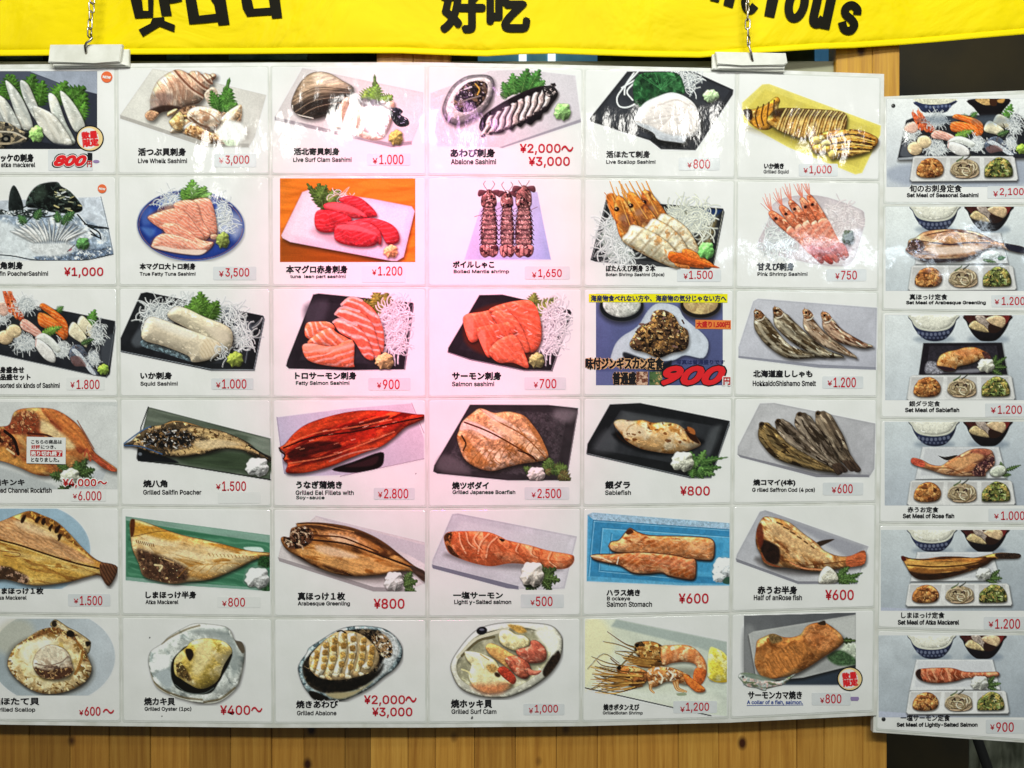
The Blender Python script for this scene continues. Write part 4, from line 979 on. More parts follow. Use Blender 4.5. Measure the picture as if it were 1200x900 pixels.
@pic('r4c4')
def _():
    P = Pic(11, (620, 40, 1164, 328))
    P.S([(624, 292), (628, 270), (760, 45), (1050, 46), (1160, 58), (1158, 80), (1120, 310), (1125, 325), (900, 325), (640, 300)], '3a3538', sm=0, n=(40, .2), rim=('151214', 7, .8))
    P.S([(660, 275), (780, 65), (1120, 75), (1080, 300), (900, 305)], '4a4548', sm=0, soft=5, n=(8, .35))
    P.S([(1080, 60), (1155, 68), (1130, 110), (1070, 95)], '8f888c', soft=16, a=.7).S([(640, 285), (660, 230), (720, 250), (760, 300)], '6f696c', soft=14, a=.8)
    P.T([(1158, 70), (1118, 312)], 4, '7a7478')
    P.S([(712, 165), (720, 140), (735, 105), (770, 75), (800, 58), (850, 75), (900, 70), (960, 85), (1000, 130), (1030, 180), (1050, 240), (1010, 255), (960, 262), (900, 275), (840, 290), (780, 275), (740, 245), (720, 200)],
        'cfa272', b=16, bs=.6, n=(12, .28), nb=.3, nbs=16, c2=[('ecd2ac', 30, .55, .1, 2, 40), ('a4743e', 20, .63, .08, 2.4, 40)], rim=('5a3414', 8, .75), keep=1, sh=(5, 10, 10, .55), seed=3)
    P.S([(735, 105), (780, 110), (850, 145), (880, 165), (840, 175), (770, 140), (722, 140)], 'eed7c0', clip=1, soft=5, n=(10, .15), rim=('b08a64', 4, .6))
    P.S([(870, 110), (920, 150), (1010, 220), (960, 200), (900, 160), (840, 110)], 'e6c898', clip=1, soft=7, a=.8)
    P.T([(740, 110), (830, 145), (930, 200), (1010, 255)], 6, '6a3c18', clip=1).T([(800, 62), (870, 110), (960, 160), (1040, 240)], 5, '9a6a38', clip=1)
    P.S([(720, 170), (750, 165), (775, 200), (830, 260), (800, 275), (750, 245)], 'b07a3c', clip=1, soft=8, a=.7, n=(10, .3))
    for i in range(9):
        P.T([(760 + i * 28, 265 - i * 6 + (i % 3) * 5), (775 + i * 28, 240 - i * 6), (800 + i * 27, 215 - i * 5)], 4, '8a5c2a', clip=1, a=.6)
    P.T([(730, 160), (745, 190), (735, 215)], 6, '4a2c14', clip=1)
    P.S([(985, 135), (1005, 130), (1040, 190), (1050, 235), (1020, 190)], 'b4804a', clip=1, soft=4)
    P.S([(800, 62), (840, 75), (900, 110), (850, 105)], 'f0dcc0', clip=1, soft=5, a=.8)
    P.T([(940, 215), (985, 232), (1005, 252)], 5, '3a2010', clip=1)
    for i, (x, y, a, l, w) in enumerate([(1000, 300, -150, 50, 36), (1040, 290, -80, 45, 40), (1040, 300, -30, 70, 40), (1060, 290, 0, 60, 36), (1080, 290, -20, 45, 60), (1090, 300, 30, 50, 60), (1060, 280, -100, 40, 40)]):
        P.leaf(x, y, a, l, w, ['3f5a30', '54703a', '5a4a36'][i % 3], i + 2, teeth=5)
    P.mound(1005, 300, 32, 26, 'dcd6cc', 5)
    return P


@pic('r4c5')
def _():
    P = Pic(12, (54, 38, 602, 328))
    P.S([(56, 232), (60, 195), (145, 45), (260, 40), (600, 108), (600, 125), (530, 325), (450, 326), (60, 236)], '232427', sm=0, n=(40, .2), rim=('0c0d0f', 7, .8))
    P.S([(90, 215), (185, 68), (560, 130), (510, 290)], '3a3c40', sm=0, soft=4, n=(30, .2))
    P.S([(170, 110), (195, 72), (420, 110), (400, 150)], '6d7072', sm=0, soft=14, a=.55).S([(530, 140), (570, 130), (530, 230), (500, 230)], '6a6d70', soft=12, a=.6).S([(80, 215), (130, 140), (170, 170), (160, 225)], '606367', soft=16, a=.7)
    P.T([(58, 232), (450, 322), (530, 322), (600, 112)], 3.5, '7a7e82', sm=0)
    P.S([(165, 150), (200, 200), (300, 235), (420, 235), (480, 210), (500, 180), (400, 160)], '101012', soft=9, a=.9)
    P.S([(162, 125), (165, 108), (190, 102), (230, 108), (270, 104), (310, 115), (350, 112), (400, 120), (430, 140), (455, 150), (485, 185), (488, 200), (465, 212), (430, 225), (380, 232), (320, 225), (260, 212), (210, 185), (190, 160)],
        'dfb47c', b=24, bs=.6, n=(24, .1), c2=[('f0dab6', 40, .53, .1), ('b8803f', 24, .66, .08)], rim=('6a3a18', 7, .7), keep=1, seed=3)
    P.S([(165, 118), (200, 108), (250, 118), (280, 160), (230, 170), (190, 150)], 'ecd7b4', clip=1, soft=9, a=.85, rim=('9a6a3a', 4, .4))
    P.T([(208, 146), (218, 130), (236, 120)], 5, 'b07a44', clip=1, a=.5, soft=3).T([(410, 128), (432, 155), (446, 190)], 6, '9a6030', clip=1, a=.5, soft=4)
    P.S([(430, 140), (455, 135), (470, 160), (488, 195), (460, 185), (440, 165)], '3a1e10', soft=4).S([(440, 130), (465, 140), (468, 160), (445, 150)], 'b8703a', soft=3)
    r = random.Random(3)
    for i in range(22):
        x, y = r.uniform(200, 440), r.uniform(105, 190)
        P.S(ell(x, y, r.uniform(3, 10), r.uniform(2, 6), r.uniform(-40, 40), 8, .3, i), '6a3410', clip=1, soft=2, a=.7)
    P.S([(162, 125), (168, 150), (195, 180), (240, 210), (225, 205), (175, 170)], '2a1810', soft=3)
    for i, (x, y, a, l, w) in enumerate([(470, 280, -110, 60, 44), (480, 270, -60, 60, 40), (490, 275, -25, 75, 36), (500, 262, -10, 96, 14), (480, 290, 20, 70, 40), (480, 295, 60, 40, 40), (460, 290, 90, 36, 44), (480, 280, -150, 40, 40), (500, 290, -5, 70, 30)]):
        P.leaf(x, y, a, l, w, ['3e6a38', '57824a', '2f5630'][i % 3], i + 2, teeth=5)
    P.mound(420, 260, 42, 38, 'dcdccb', 5)
    return P


@pic('r4c6')
def _():
    P = Pic(12, (628, 38, 1156, 326))
    P.S([(630, 235), (632, 205), (715, 42), (770, 40), (1154, 118), (1150, 290), (1130, 322), (930, 320), (640, 242)], 'cccbcd', sm=0, gr=('bcbbc0', 60), n=(40, .07), rim=('96959c', 7, .6))
    P.S([(630, 235), (930, 308), (1130, 312), (1130, 322), (930, 322), (640, 246)], '93929a', sm=0, soft=2)
    P.S([(710, 150), (780, 240), (920, 300), (1060, 300), (900, 220)], '5a5450', soft=22, a=.5)
    d = ('75675a', 'ab9c8a', '3a2e22')
    smelt(P, [(938, 72), (960, 110), (1000, 180), (1030, 235), (1060, 265), (1092, 295)], 72, 5, ('7a6a58', 'b0a08a', '40342a'))
    smelt(P, [(868, 75), (880, 110), (920, 170), (960, 225), (1000, 262), (1040, 292)], 70, 4, d)
    smelt(P, [(782, 102), (810, 140), (860, 190), (910, 230), (960, 262), (1010, 285)], 64, 3, d)
    smelt(P, [(728, 112), (745, 160), (790, 215), (860, 250), (940, 280), (1010, 302)], 76, 2, ('7d6a48', 'b89a64', '3c2c18'))
    for x0, y0, x1, y1 in [(1000, 285, 1020, 308), (1010, 280, 1040, 300), (1060, 270, 1090, 298), (1040, 270, 1070, 295)]:
        P.S([(x0 - 12, y0 - 8), (x0 + 12, y0 - 10), (x1 + 10, y1 - 4), (x1 - 12, y1 + 4)], '4a3a30', n=(5, .5, 4, 50), b=4)
    for x, y in [(722, 120), (785, 108), (866, 82), (936, 78)]:
        P.S(ell(x, y, 10, 9), '4a3826', b=3, n=(5, .4)).S(ell(x - 2, y, 4, 4), '15100c')
    return P


@pic('r5c1')
def _():
    P = Pic(13, (-110, 40, 502, 382), wr=222)
    P.S(ell(110, 215, 275, 200, 0, 36), '9fb7c6', n=(60, .06), rim=('c3d2dc', 8, .6))
    P.S([(-110, 44), (250, 44), (250, 60), (-110, 60)], 'dededc', sm=0, soft=1, a=0)
    P.S([(-110, 120), (0, 95), (60, 70), (125, 50), (180, 68), (240, 95), (300, 150), (350, 205), (400, 250), (440, 270), (500, 292), (465, 368), (425, 325), (360, 335), (300, 352), (180, 368), (110, 362), (20, 340), (-110, 330)],
        'c08c44', b=16, bs=.5, n=(20, .2, 4, 28), c2=[('e0bd7a', 40, .55, .1, 4, 24), ('8a5a2c', 26, .62, .07, 3, 28)], rim=('3a2010', 8, .85), keep=1, sh=(4, 10, 10, .5), seed=4)
    P.S([(0, 95), (60, 85), (200, 150), (330, 220), (400, 270), (330, 265), (200, 230), (100, 200), (0, 165)], 'd2a478', clip=1, soft=10, a=.9, n=(12, .25, 3, 28), st=[(-60, 14, 'b07a4a', .35, .7, .4)])
    P.S([(60, 95), (130, 100), (250, 160), (200, 160), (100, 130)], 'e9cfa8', clip=1, soft=12, a=.7)
    P.S([(125, 50), (190, 70), (260, 110), (330, 190), (400, 255), (330, 205), (250, 145), (150, 85), (90, 75)], '7a4a1e', clip=1, soft=6, a=.9, n=(9, .4), c2=[('d29a4a', 14, .58, .06)])
    for x, y in [(185, 95), (215, 120), (245, 130), (160, 88), (255, 160), (100, 85)]:
        P.S(ell(x, y, 9, 17, 25, 8, .3, int(x)), '2e160a', clip=1, soft=3)
    P.S([(0, 185), (100, 205), (250, 255), (400, 285), (420, 310), (300, 345), (150, 360), (0, 320)], 'c9a24c', clip=1, soft=8, a=.75, n=(14, .2, 5, 12), c2=[('e6cc84', 30, .55, .1, 6, 12), ('9a6c2c', 16, .64, .06, 4, 15)])
    P.T([(-20, 170), (80, 195), (200, 235), (320, 272), (420, 295)], 8, '4a2a12', clip=1).T([(0, 180), (90, 205), (210, 245), (330, 282), (410, 300)], 5, 'e2c07c', clip=1, a=.8)
    P.T([(0, 220), (80, 230), (75, 245), (20, 240)], 4, '7a4a2a', clip=1, a=.8)
    P.S([(-110, 290), (20, 285), (70, 305), (120, 330), (110, 362), (20, 345), (-110, 335)], '4a3424', clip=1, soft=8, n=(9, .4), c2=[('b0907a', 12, .62, .06)])
    P.S([(425, 280), (445, 270), (502, 292), (465, 370), (430, 325)], '6a4630', soft=3, b=8, st=[(-30, 12, '3a2214', .6, .3, .4)], rim=('2a160c', 5, .8))
    return P


@pic('r5c2')
def _():
    P = Pic(13, (534, 70, 1150, 392), wr=222)
    P.S([(536, 74), (1150, 154), (1150, 390), (700, 362), (536, 344)], '4d8468', sm=0)
    P.S([(536, 74), (1150, 154), (1150, 186), (900, 150), (536, 90)], '8aa89a', sm=0, soft=3, n=(20, .1, 6, 8))
    P.S([(536, 330), (700, 348), (1150, 380), (1150, 390), (700, 362), (536, 345)], '86a89a', sm=0, soft=2)
    P.S([(545, 100), (1150, 190), (1150, 380), (700, 345), (545, 325)], '4a8265', sm=0, soft=4, st=[(96, 26, '6fa486', .5, .6, .3), (96, 60, '2f6449', .5, .5, .3)])
    P.S([(1040, 205), (1110, 205), (1120, 225), (1060, 222)], 'cfe0d8', soft=4)
    P.S([(555, 90), (580, 86), (640, 105), (720, 135), (800, 158), (900, 178), (1000, 205), (1080, 222), (1148, 228), (1148, 242), (1090, 255), (1010, 295), (900, 340), (800, 352), (740, 360), (660, 345), (610, 325), (590, 270), (565, 215), (555, 150)],
        'c99a58', b=18, bs=.5, n=(24, .15, 4, 12), c2=[('e6cc9c', 50, .54, .1, 4, 14), ('a8742f', 30, .63, .06, 4, 14)], rim=('3f2410', 8, .85), keep=1, sh=(4, 8, 8, .55), seed=6)
    P.S([(560, 95), (640, 115), (760, 160), (720, 180), (620, 150), (570, 160)], 'c89434', clip=1, soft=10, a=.8)
    P.S([(620, 170), (800, 190), (1000, 225), (900, 260), (750, 250), (640, 220)], 'ecd8b0', clip=1, soft=18, a=.7)
    P.S([(580, 215), (640, 225), (720, 255), (790, 290), (800, 340), (740, 362), (650, 345), (605, 320)], '4a3224', clip=1, soft=14, n=(9, .5), c2=[('7a5a44', 16, .6, .1), ('b89870', 9, .74, .05)], seed=9)
    P.T([(660, 280), (690, 285), (680, 305)], 8, 'd8c49a', clip=1).T([(700, 255), (740, 270)], 4, 'c8a070', clip=1)
    P.S([(555, 90), (575, 88), (570, 150), (556, 155)], '5a2e14', clip=1, soft=4)
    for i in range(9):
        P.T([(580 + i * 9, 175 + i * 2), (584 + i * 9, 186 + i * 2)], 4, '8a5a28', clip=1)
    for i in range(16):
        P.T([(890 + i * 16, 232 + i), (895 + i * 16, 242 + i)], 3, '9a6c34', clip=1, a=.8)
    for k in range(5):
        P.T([(760 + k * 40, 330 - k * 6), (800 + k * 40, 290 - k * 4), (850 + k * 40, 275)], 4, 'b07a30', clip=1, a=.5)
    P.T([(560, 160), (720, 135), (900, 180), (1148, 232)], 4, '5a3618', clip=1, a=.5)
    P.S([(1110, 245), (1150, 250), (1150, 290), (1100, 290)], '2a4a28', soft=5, n=(6, .6)).S([(1090, 360), (1150, 340), (1150, 390), (1110, 386)], '2f4f30', soft=4, n=(6, .6))
    P.S(ell(1095, 335, 60, 52, 0, 16, .08, 3), '7f988c', a=.6, soft=6)
    P.mound(1095, 333, 50, 44, 'e2e2e0', 5)
    return P


@pic('r5c3')
def _():
    P = Pic(14, (48, 60, 594, 342), wr=222)
    P.S([(50, 220), (60, 175), (190, 62), (594, 160), (594, 310), (520, 342), (405, 340), (55, 228)], 'd2cccb', sm=0, gr=('dcd2d4', 10), n=(50, .06), rim=('b0a8aa', 6, .5))
    P.S([(190, 62), (594, 170), (594, 240), (540, 210), (300, 110)], 'c8c2c8', sm=0, soft=4)
    P.S([(50, 215), (405, 325), (520, 330), (520, 342), (405, 342), (55, 230)], 'a49c9e', sm=0, soft=2)
    P.S([(100, 200), (250, 280), (420, 305), (560, 270), (450, 230)], '4a3c38', soft=16, a=.55)
    P.S([(60, 150), (70, 138), (92, 140), (98, 110), (120, 100), (122, 88), (200, 86), (280, 95), (340, 110), (400, 135), (450, 165), (500, 205), (545, 240), (592, 275), (592, 302), (550, 270), (500, 268), (430, 280), (340, 285), (270, 278), (190, 250), (120, 210), (80, 185)],
        '9a6634', b=14, bs=.6, n=(14, .25, 4, 18), c2=[('d09c5c', 30, .56, .08, 4, 18), ('4f2c14', 20, .6, .07, 4, 22)], rim=('24120a', 8, .85), keep=1, sh=(4, 8, 8, .5), seed=5)
    P.S([(122, 88), (200, 86), (340, 110), (450, 165), (545, 240), (480, 205), (380, 150), (280, 120), (160, 105)], '4a2c18', clip=1, soft=5, a=.9, n=(7, .4, 5, 20))
    P.S([(200, 120), (300, 118), (350, 140), (400, 180), (380, 195), (300, 160), (220, 140)], 'c8905c', clip=1, soft=6, n=(8, .3), a=.9)
    P.S([(240, 125), (320, 140), (350, 160), (300, 170), (250, 150)], 'e2bc98', clip=1, soft=7, a=.9, rim=('8a5430', 4, .5))
    P.S([(120, 180), (200, 165), (300, 190), (430, 220), (530, 248), (450, 268), (340, 272), (230, 245), (140, 205)], 'd6a466', clip=1, soft=7, a=.9, n=(10, .2, 5, 15), c2=[('a4682c', 18, .63, .06, 5, 15)])
    P.S([(190, 170), (260, 180), (350, 215), (270, 215), (200, 195)], 'e9d0b4', clip=1, soft=8, a=.75)
    P.S([(70, 140), (130, 100), (170, 110), (180, 150), (140, 180), (90, 180)], '5a3a28', clip=1, soft=5, n=(7, .6), c2=[('c8a88a', 9, .62, .05), ('1e100a', 10, .58, .05)], seed=3)
    P.T([(170, 150), (300, 165), (420, 205), (540, 250)], 7, '3a1e10', clip=1).T([(180, 135), (280, 140), (350, 165), (420, 195)], 6, '5a3018', clip=1)
    P.T([(120, 95), (200, 95), (330, 120)], 4, 'b07c48', clip=1)
    for x, y in [(80, 150), (105, 120), (120, 165), (135, 120)]:
        P.T([(x, y), (x + 18, y + 8), (x + 22, y + 20)], 5, 'e2c8aa', clip=1, a=.7)
    P.S([(540, 245), (570, 255), (594, 270), (594, 305), (565, 285), (545, 262)], '4e3a30', soft=3, n=(6, .4, 4, 30))
    for i, (x, y, a, l, w) in enumerate([(520, 310, -60, 50, 40), (515, 320, -20, 56, 40), (520, 330, 20, 45, 36)]):
        P.leaf(x, y, a, l, w, ['2c4028', '354c2c'][i % 2], i + 2, teeth=5)
    P.mound(478, 302, 34, 36, 'd9d5d2', 5)
    return P


@pic('r5c4')
def _():
    P = Pic(14, (618, 52, 1156, 336), wr=222)
    P.S([(620, 250), (622, 225), (695, 56), (715, 53), (1156, 138), (1110, 330), (1040, 334), (900, 330), (625, 255)], 'c3c2c8', sm=0, gr=('cfccd2', 30), n=(50, .07), rim=('908d98', 7, .6))
    P.S([(660, 210), (725, 80), (1120, 155), (1080, 300), (940, 290)], 'cdcbd0', sm=0, soft=6)
    P.S([(620, 242), (940, 322), (940, 334), (900, 330), (622, 256)], '7d7c8c', sm=0, soft=2)
    P.S([(670, 200), (780, 245), (950, 260), (1100, 262), (1000, 210)], '4e4648', soft=14, a=.55)
    P.S([(664, 150), (668, 130), (690, 120), (760, 118), (830, 122), (880, 142), (900, 152), (980, 170), (1050, 190), (1130, 204), (1146, 215), (1140, 240), (1110, 258), (1040, 255), (960, 240), (900, 238), (840, 248), (780, 238), (720, 218), (680, 195)],
        'd27a4e', b=16, bs=.55, n=(20, .14), c2=[('e2986c', 34, .56, .08, 2, 60), ('b05a34', 24, .62, .06, 2, 60)], rim=('8a3c1c', 7, .7), keep=1, seed=4)
    P.S([(664, 150), (670, 128), (700, 120), (690, 150), (700, 190), (730, 220), (690, 205)], '4a2a18', clip=1, soft=4, n=(8, .4), c2=[('a8683a', 12, .6, .06)])
    for k, pts in enumerate([[(720, 125), (725, 160), (745, 200)], [(745, 122), (755, 160), (780, 180)], [(790, 122), (775, 150), (800, 185)], [(830, 128), (800, 160), (790, 200)], [(860, 140), (830, 170), (820, 215)], [(940, 165), (930, 190), (940, 200)], [(990, 175), (985, 200), (1010, 215)], [(1060, 195), (1050, 225), (1080, 250)]]):
        P.T(pts, 5, 'f2bc96', clip=1, a=.75).T([(x + 7, y + 2) for x, y in pts], 4, 'a4502c', clip=1, a=.6)
    P.T([(740, 190), (820, 200), (900, 190), (1000, 220), (1120, 235)], 6, 'b85c34', clip=1, a=.5)
    P.S([(868, 145), (890, 150), (880, 158)], '2a1810', soft=2)
    P.S([(720, 218), (780, 225), (900, 225), (900, 240), (840, 250), (780, 240)], 'b05a34', clip=1, soft=8, a=.6)
    for i, (x, y, a, l, w) in enumerate([(1020, 290, -30, 70, 50), (1030, 290, 10, 66, 50), (1030, 300, 50, 50, 40), (1010, 310, 150, 50, 40), (1020, 280, -80, 40, 40)]):
        P.leaf(x, y, a, l, w, ['26361f', '35482a', '1f2e1a'][i % 3], i + 2, teeth=5)
    P.S(ell(990, 318, 30, 12), '1c2618', soft=4)
    P.mound(990, 275, 42, 46, 'd6d0c4', 5)
    return P


@pic('r5c5')
def _():
    P = Pic(15, (56, 50, 600, 330), wr=222)
    P.S([(60, 60), (80, 52), (600, 92), (600, 328), (420, 328), (56, 312)], '4f9cc4', sm=0, gr=('6fb2d2', 60), n=(12, .12), rim=('8bbcd6', 8, .8))
    P.S([(60, 60), (80, 52), (600, 92), (600, 115), (85, 80)], 'a3bccf', sm=0, soft=3, n=(8, .2))
    P.S([(82, 80), (600, 116), (600, 322), (420, 318), (70, 292)], '3f8cb6', sm=0, soft=3, n=(16, .12))
    P.S([(115, 108), (600, 140), (600, 300), (110, 270)], '57a6cc', sm=0, soft=4, n=(12, .1))
    P.S([(150, 130), (580, 165), (560, 280), (140, 255)], '4a9ac2', sm=0, soft=4, n=(12, .1))
    for pts in ([(82, 80), (600, 116)], [(115, 108), (600, 142)], [(82, 80), (62, 290)], [(115, 108), (100, 270), (420, 300)], [(150, 130), (140, 250)]):
        P.T(pts, 3.5, '2d749c', a=.7, sm=0).T([(x + 4, y + 4) for x, y in pts], 3, 'a4d2e6', a=.6, sm=0)
    for cols, pts in (('c9824e', [(140, 180), (150, 162), (180, 155), (205, 125), (222, 110), (250, 125), (300, 138), (400, 140), (500, 145), (535, 155), (542, 180), (535, 225), (500, 230), (400, 220), (300, 210), (220, 205), (160, 198)]),
                      ('c0734c', [(72, 215), (90, 210), (150, 208), (250, 202), (320, 205), (400, 215), (440, 225), (468, 228), (472, 260), (465, 300), (430, 302), (370, 290), (340, 278), (280, 282), (230, 278), (180, 250), (130, 240), (85, 228)])):
        P.S(pts, cols, b=13, bs=.6, n=(14, .2), c2=[('e2a878', 24, .56, .08, 3, 8), ('a85c2c', 18, .62, .06, 3, 10)], st=[(60, 20, 'e6b48a', .35, .6, .35)], rim=('f0cba0', 6, .5), keep=1, sh=(4, 8, 5, .8), seed=len(pts))
        P.T(pts + pts[:1], 5, '4a2210', a=.55)
        r = random.Random(3)
        for i in range(14):
            x = r.uniform(180, 500)
            y = r.uniform(140, 290)
            P.T([(x, y), (x + 16, y + 3)], 5, ['a85a2c', 'eebf94'][i % 2], clip=1, a=.6)
    P.S([(205, 125), (222, 112), (235, 125), (215, 135)], '5a2c14', soft=3)
    P.T([(178, 220), (172, 245)], 4, 'f4dcc0')
    P.T([(75, 216), (110, 222), (150, 238)], 5, 'f0d4b8', a=.8)
    P.S(ell(580, 265, 46, 50, 0, 16, .1, 4), 'a9bcc6', a=.5, soft=8)
    P.mound(578, 262, 42, 44, 'e0e4e6', 5)
    P.mound(560, 300, 26, 18, 'd8dcde', 7, 0)
    P.S([(580, 300), (600, 296), (600, 322), (575, 318)], '3a5a4a', soft=3)
    return P


@pic('r5c6')
def _():
    P = Pic(15, (622, 40, 1130, 324), wr=222)
    P.S([(624, 230), (628, 210), (715, 48), (735, 42), (760, 50), (1128, 180), (1120, 200), (1085, 320), (860, 322), (640, 240)], 'b4b4ba', sm=0, gr=('c6c5c8', 50), n=(50, .07), rim=('8f8f98', 7, .6))
    P.S([(740, 50), (1120, 182), (1060, 230), (900, 130)], '9b9ba4', sm=0, soft=10, a=.8)
    P.S([(624, 225), (860, 312), (1085, 312), (1085, 322), (860, 322), (626, 238)], '8a8a92', sm=0, soft=2)
    P.S([(700, 220), (760, 270), (900, 290), (1050, 260), (900, 230)], '3e3836', soft=12, a=.6)
    P.S([(930, 165), (960, 155), (998, 152), (970, 168), (940, 180)], '3a2a20', soft=3)
    P.S([(700, 170), (702, 120), (715, 85), (735, 66), (780, 72), (830, 90), (880, 130), (930, 165), (960, 195), (1010, 215), (1060, 215), (1112, 195), (1112, 245), (1060, 258), (1000, 265), (940, 275), (880, 270), (820, 260), (760, 255), (730, 240), (718, 210)],
        'b8824c', b=16, bs=.65, n=(10, .3, 2, 40), c2=[('e2bc8a', 26, .55, .1, 2, 40), ('7a4824', 20, .65, .08, 2, 40)], rim=('3a2010', 8, .8), keep=1, sh=(4, 8, 8, .5), seed=5)
    P.S([(740, 90), (820, 110), (890, 160), (960, 210), (940, 235), (860, 200), (780, 150)], 'e2c090', clip=1, soft=12, a=.75, n=(10, .25))
    P.S([(720, 155), (760, 165), (790, 190), (785, 245), (745, 240), (720, 200)], '2a1a14', clip=1, soft=6, n=(8, .4))
    P.S([(700, 120), (720, 90), (730, 150), (715, 185)], '6a2c1a', clip=1, soft=5, a=.9)
    P.S([(1045, 218), (1080, 205), (1114, 194), (1114, 246), (1050, 258)], 'b8603a', clip=1, soft=4, n=(5, .5, 6, -10), a=.9)
    P.T([(720, 205), (740, 240), (800, 262)], 6, '8a4a2c', clip=1).T([(800, 230), (870, 250), (960, 245), (1040, 235)], 5, '6a3c1c', clip=1, a=.7)
    P.T([(830, 240), (880, 262), (950, 268)], 6, 'c8885c', clip=1)
    for k in range(6):
        P.T([(780 + k * 26, 88 + k * 18), (800 + k * 24, 96 + k * 18)], 6, '4a2a14', clip=1, a=.7)
    for i, (x, y, a, l, w) in enumerate([(1010, 295, -40, 60, 34), (1020, 300, -5, 70, 34), (1050, 300, -20, 60, 18), (1010, 300, 30, 55, 34), (1040, 305, 10, 50, 26)]):
        P.leaf(x, y, a, l, w, ['35502e', '446438', '28401f'][i % 3], i + 2, teeth=5)
    P.S([(940, 318), (945, 280), (970, 254), (1000, 275), (1012, 305), (990, 320)], 'd8d4c4', b=12, bs=.6, n=(9, .2), nb=.4, nbs=14, rim=('9a9684', 5, .5), sh=(3, 3, 6, .4), seed=4)
    return P


@pic('r6c1')
def _():
    P = Pic(16, (-20, 55, 492, 382), wr=208)
    P.S(ell(225, 218, 265, 200, 0, 36), '9aa4a8', gr=('b9bfc4', 0), n=(60, .05), rim=('b4bcc0', 10, .6))
    P.S(ell(60, 130, 90, 70, -30), 'b8b4a0', soft=24, a=.6)
    P.S(ell(215, 255, 190, 125, 10), '4a463c', soft=16, a=.55)
    P.S([(215, 85), (225, 62), (245, 60), (290, 90), (330, 110), (380, 145), (388, 165), (375, 205), (330, 190), (260, 120)], 'a8946e', b=10, n=(9, .3), rim=('1e1a14', 6, .9), seed=3)
    P.S([(32, 240), (50, 195), (75, 165), (120, 135), (165, 105), (220, 92), (280, 100), (325, 120), (355, 165), (375, 220), (390, 270), (370, 315), (320, 350), (250, 372), (180, 372), (120, 350), (70, 310), (42, 275)],
        'c3a878', b=16, bs=.5, n=(14, .2), c2=[('e6d8b0', 30, .55, .1), ('8a6a38', 16, .63, .06)], rim=('5a3c1c', 9, .8), keep=1, sh=(3, 8, 8, .5), seed=5)
    for i in range(40):
        t = 2 * math.pi * i / 40
        x0, y0 = 210 + 165 * math.cos(t), 235 + 130 * math.sin(t)
        x1, y1 = 210 + 188 * math.cos(t), 235 + 148 * math.sin(t)
        P.T([(x0, y0), (x1, y1)], 7, ['7a5428', 'ead9ae', '4a2c14'][i % 3], clip=1, a=.75)
    P.S([(75, 165), (120, 130), (220, 92), (325, 120), (355, 165), (375, 230), (350, 230), (330, 160), (270, 125), (200, 120), (120, 155)], '6a3f1a', clip=1, soft=7, a=.8, n=(8, .5), c2=[('d0a868', 10, .6, .05), ('22120a', 9, .64, .05)], seed=8)
    P.S(ell(200, 235, 130, 92, 8, 20, .06, 3), 'dccfa8', n=(20, .12), c2=[('c0a868', 30, .56, .1)], soft=8, clip=1)
    P.S([(95, 215), (110, 170), (160, 145), (230, 140), (200, 175), (140, 200), (130, 260)], 'ede8d8', soft=14, a=.8, clip=1)
    P.T([(330, 150), (350, 200), (335, 260), (320, 290)], 12, '9a6a30', a=.8).T([(345, 190), (330, 250)], 6, 'e0c48a')
    P.S([(140, 245), (150, 210), (165, 190), (180, 178), (215, 165), (260, 175), (290, 200), (308, 250), (310, 280), (280, 305), (235, 314), (180, 305), (150, 280)], 'b09c86', b=18, bs=.6, n=(14, .2), c2=[('6a5448', 24, .58, .08), ('d8ccb8', 26, .58, .08)], rim=('3a2a20', 6, .7), sh=(4, 8, 8, .5), keep=1, seed=6)
    P.S([(160, 195), (220, 170), (285, 200), (270, 230), (200, 225), (150, 230)], 'cfc4ae', clip=1, soft=9, n=(9, .2))
    P.S([(150, 260), (200, 275), (300, 260), (312, 285), (235, 316), (160, 295)], '4f3424', clip=1, soft=7, n=(8, .4), c2=[('a8845c', 9, .62, .05)])
    P.T([(150, 245), (200, 255), (260, 240), (290, 215)], 5, '8a7464', clip=1)
    P.S(ell(300, 118, 18, 14, 30), '1c140e').S(ell(372, 162, 15, 11, -20), '1a130d').S(ell(232, 76, 12, 14), '2a2218')
    P.S([(240, 70), (270, 85), (290, 105), (262, 100)], 'cfc0a0', soft=4, n=(6, .3)).S([(320, 130), (355, 140), (368, 180), (345, 165)], 'cdb98e', soft=4, n=(6, .4))
    return P


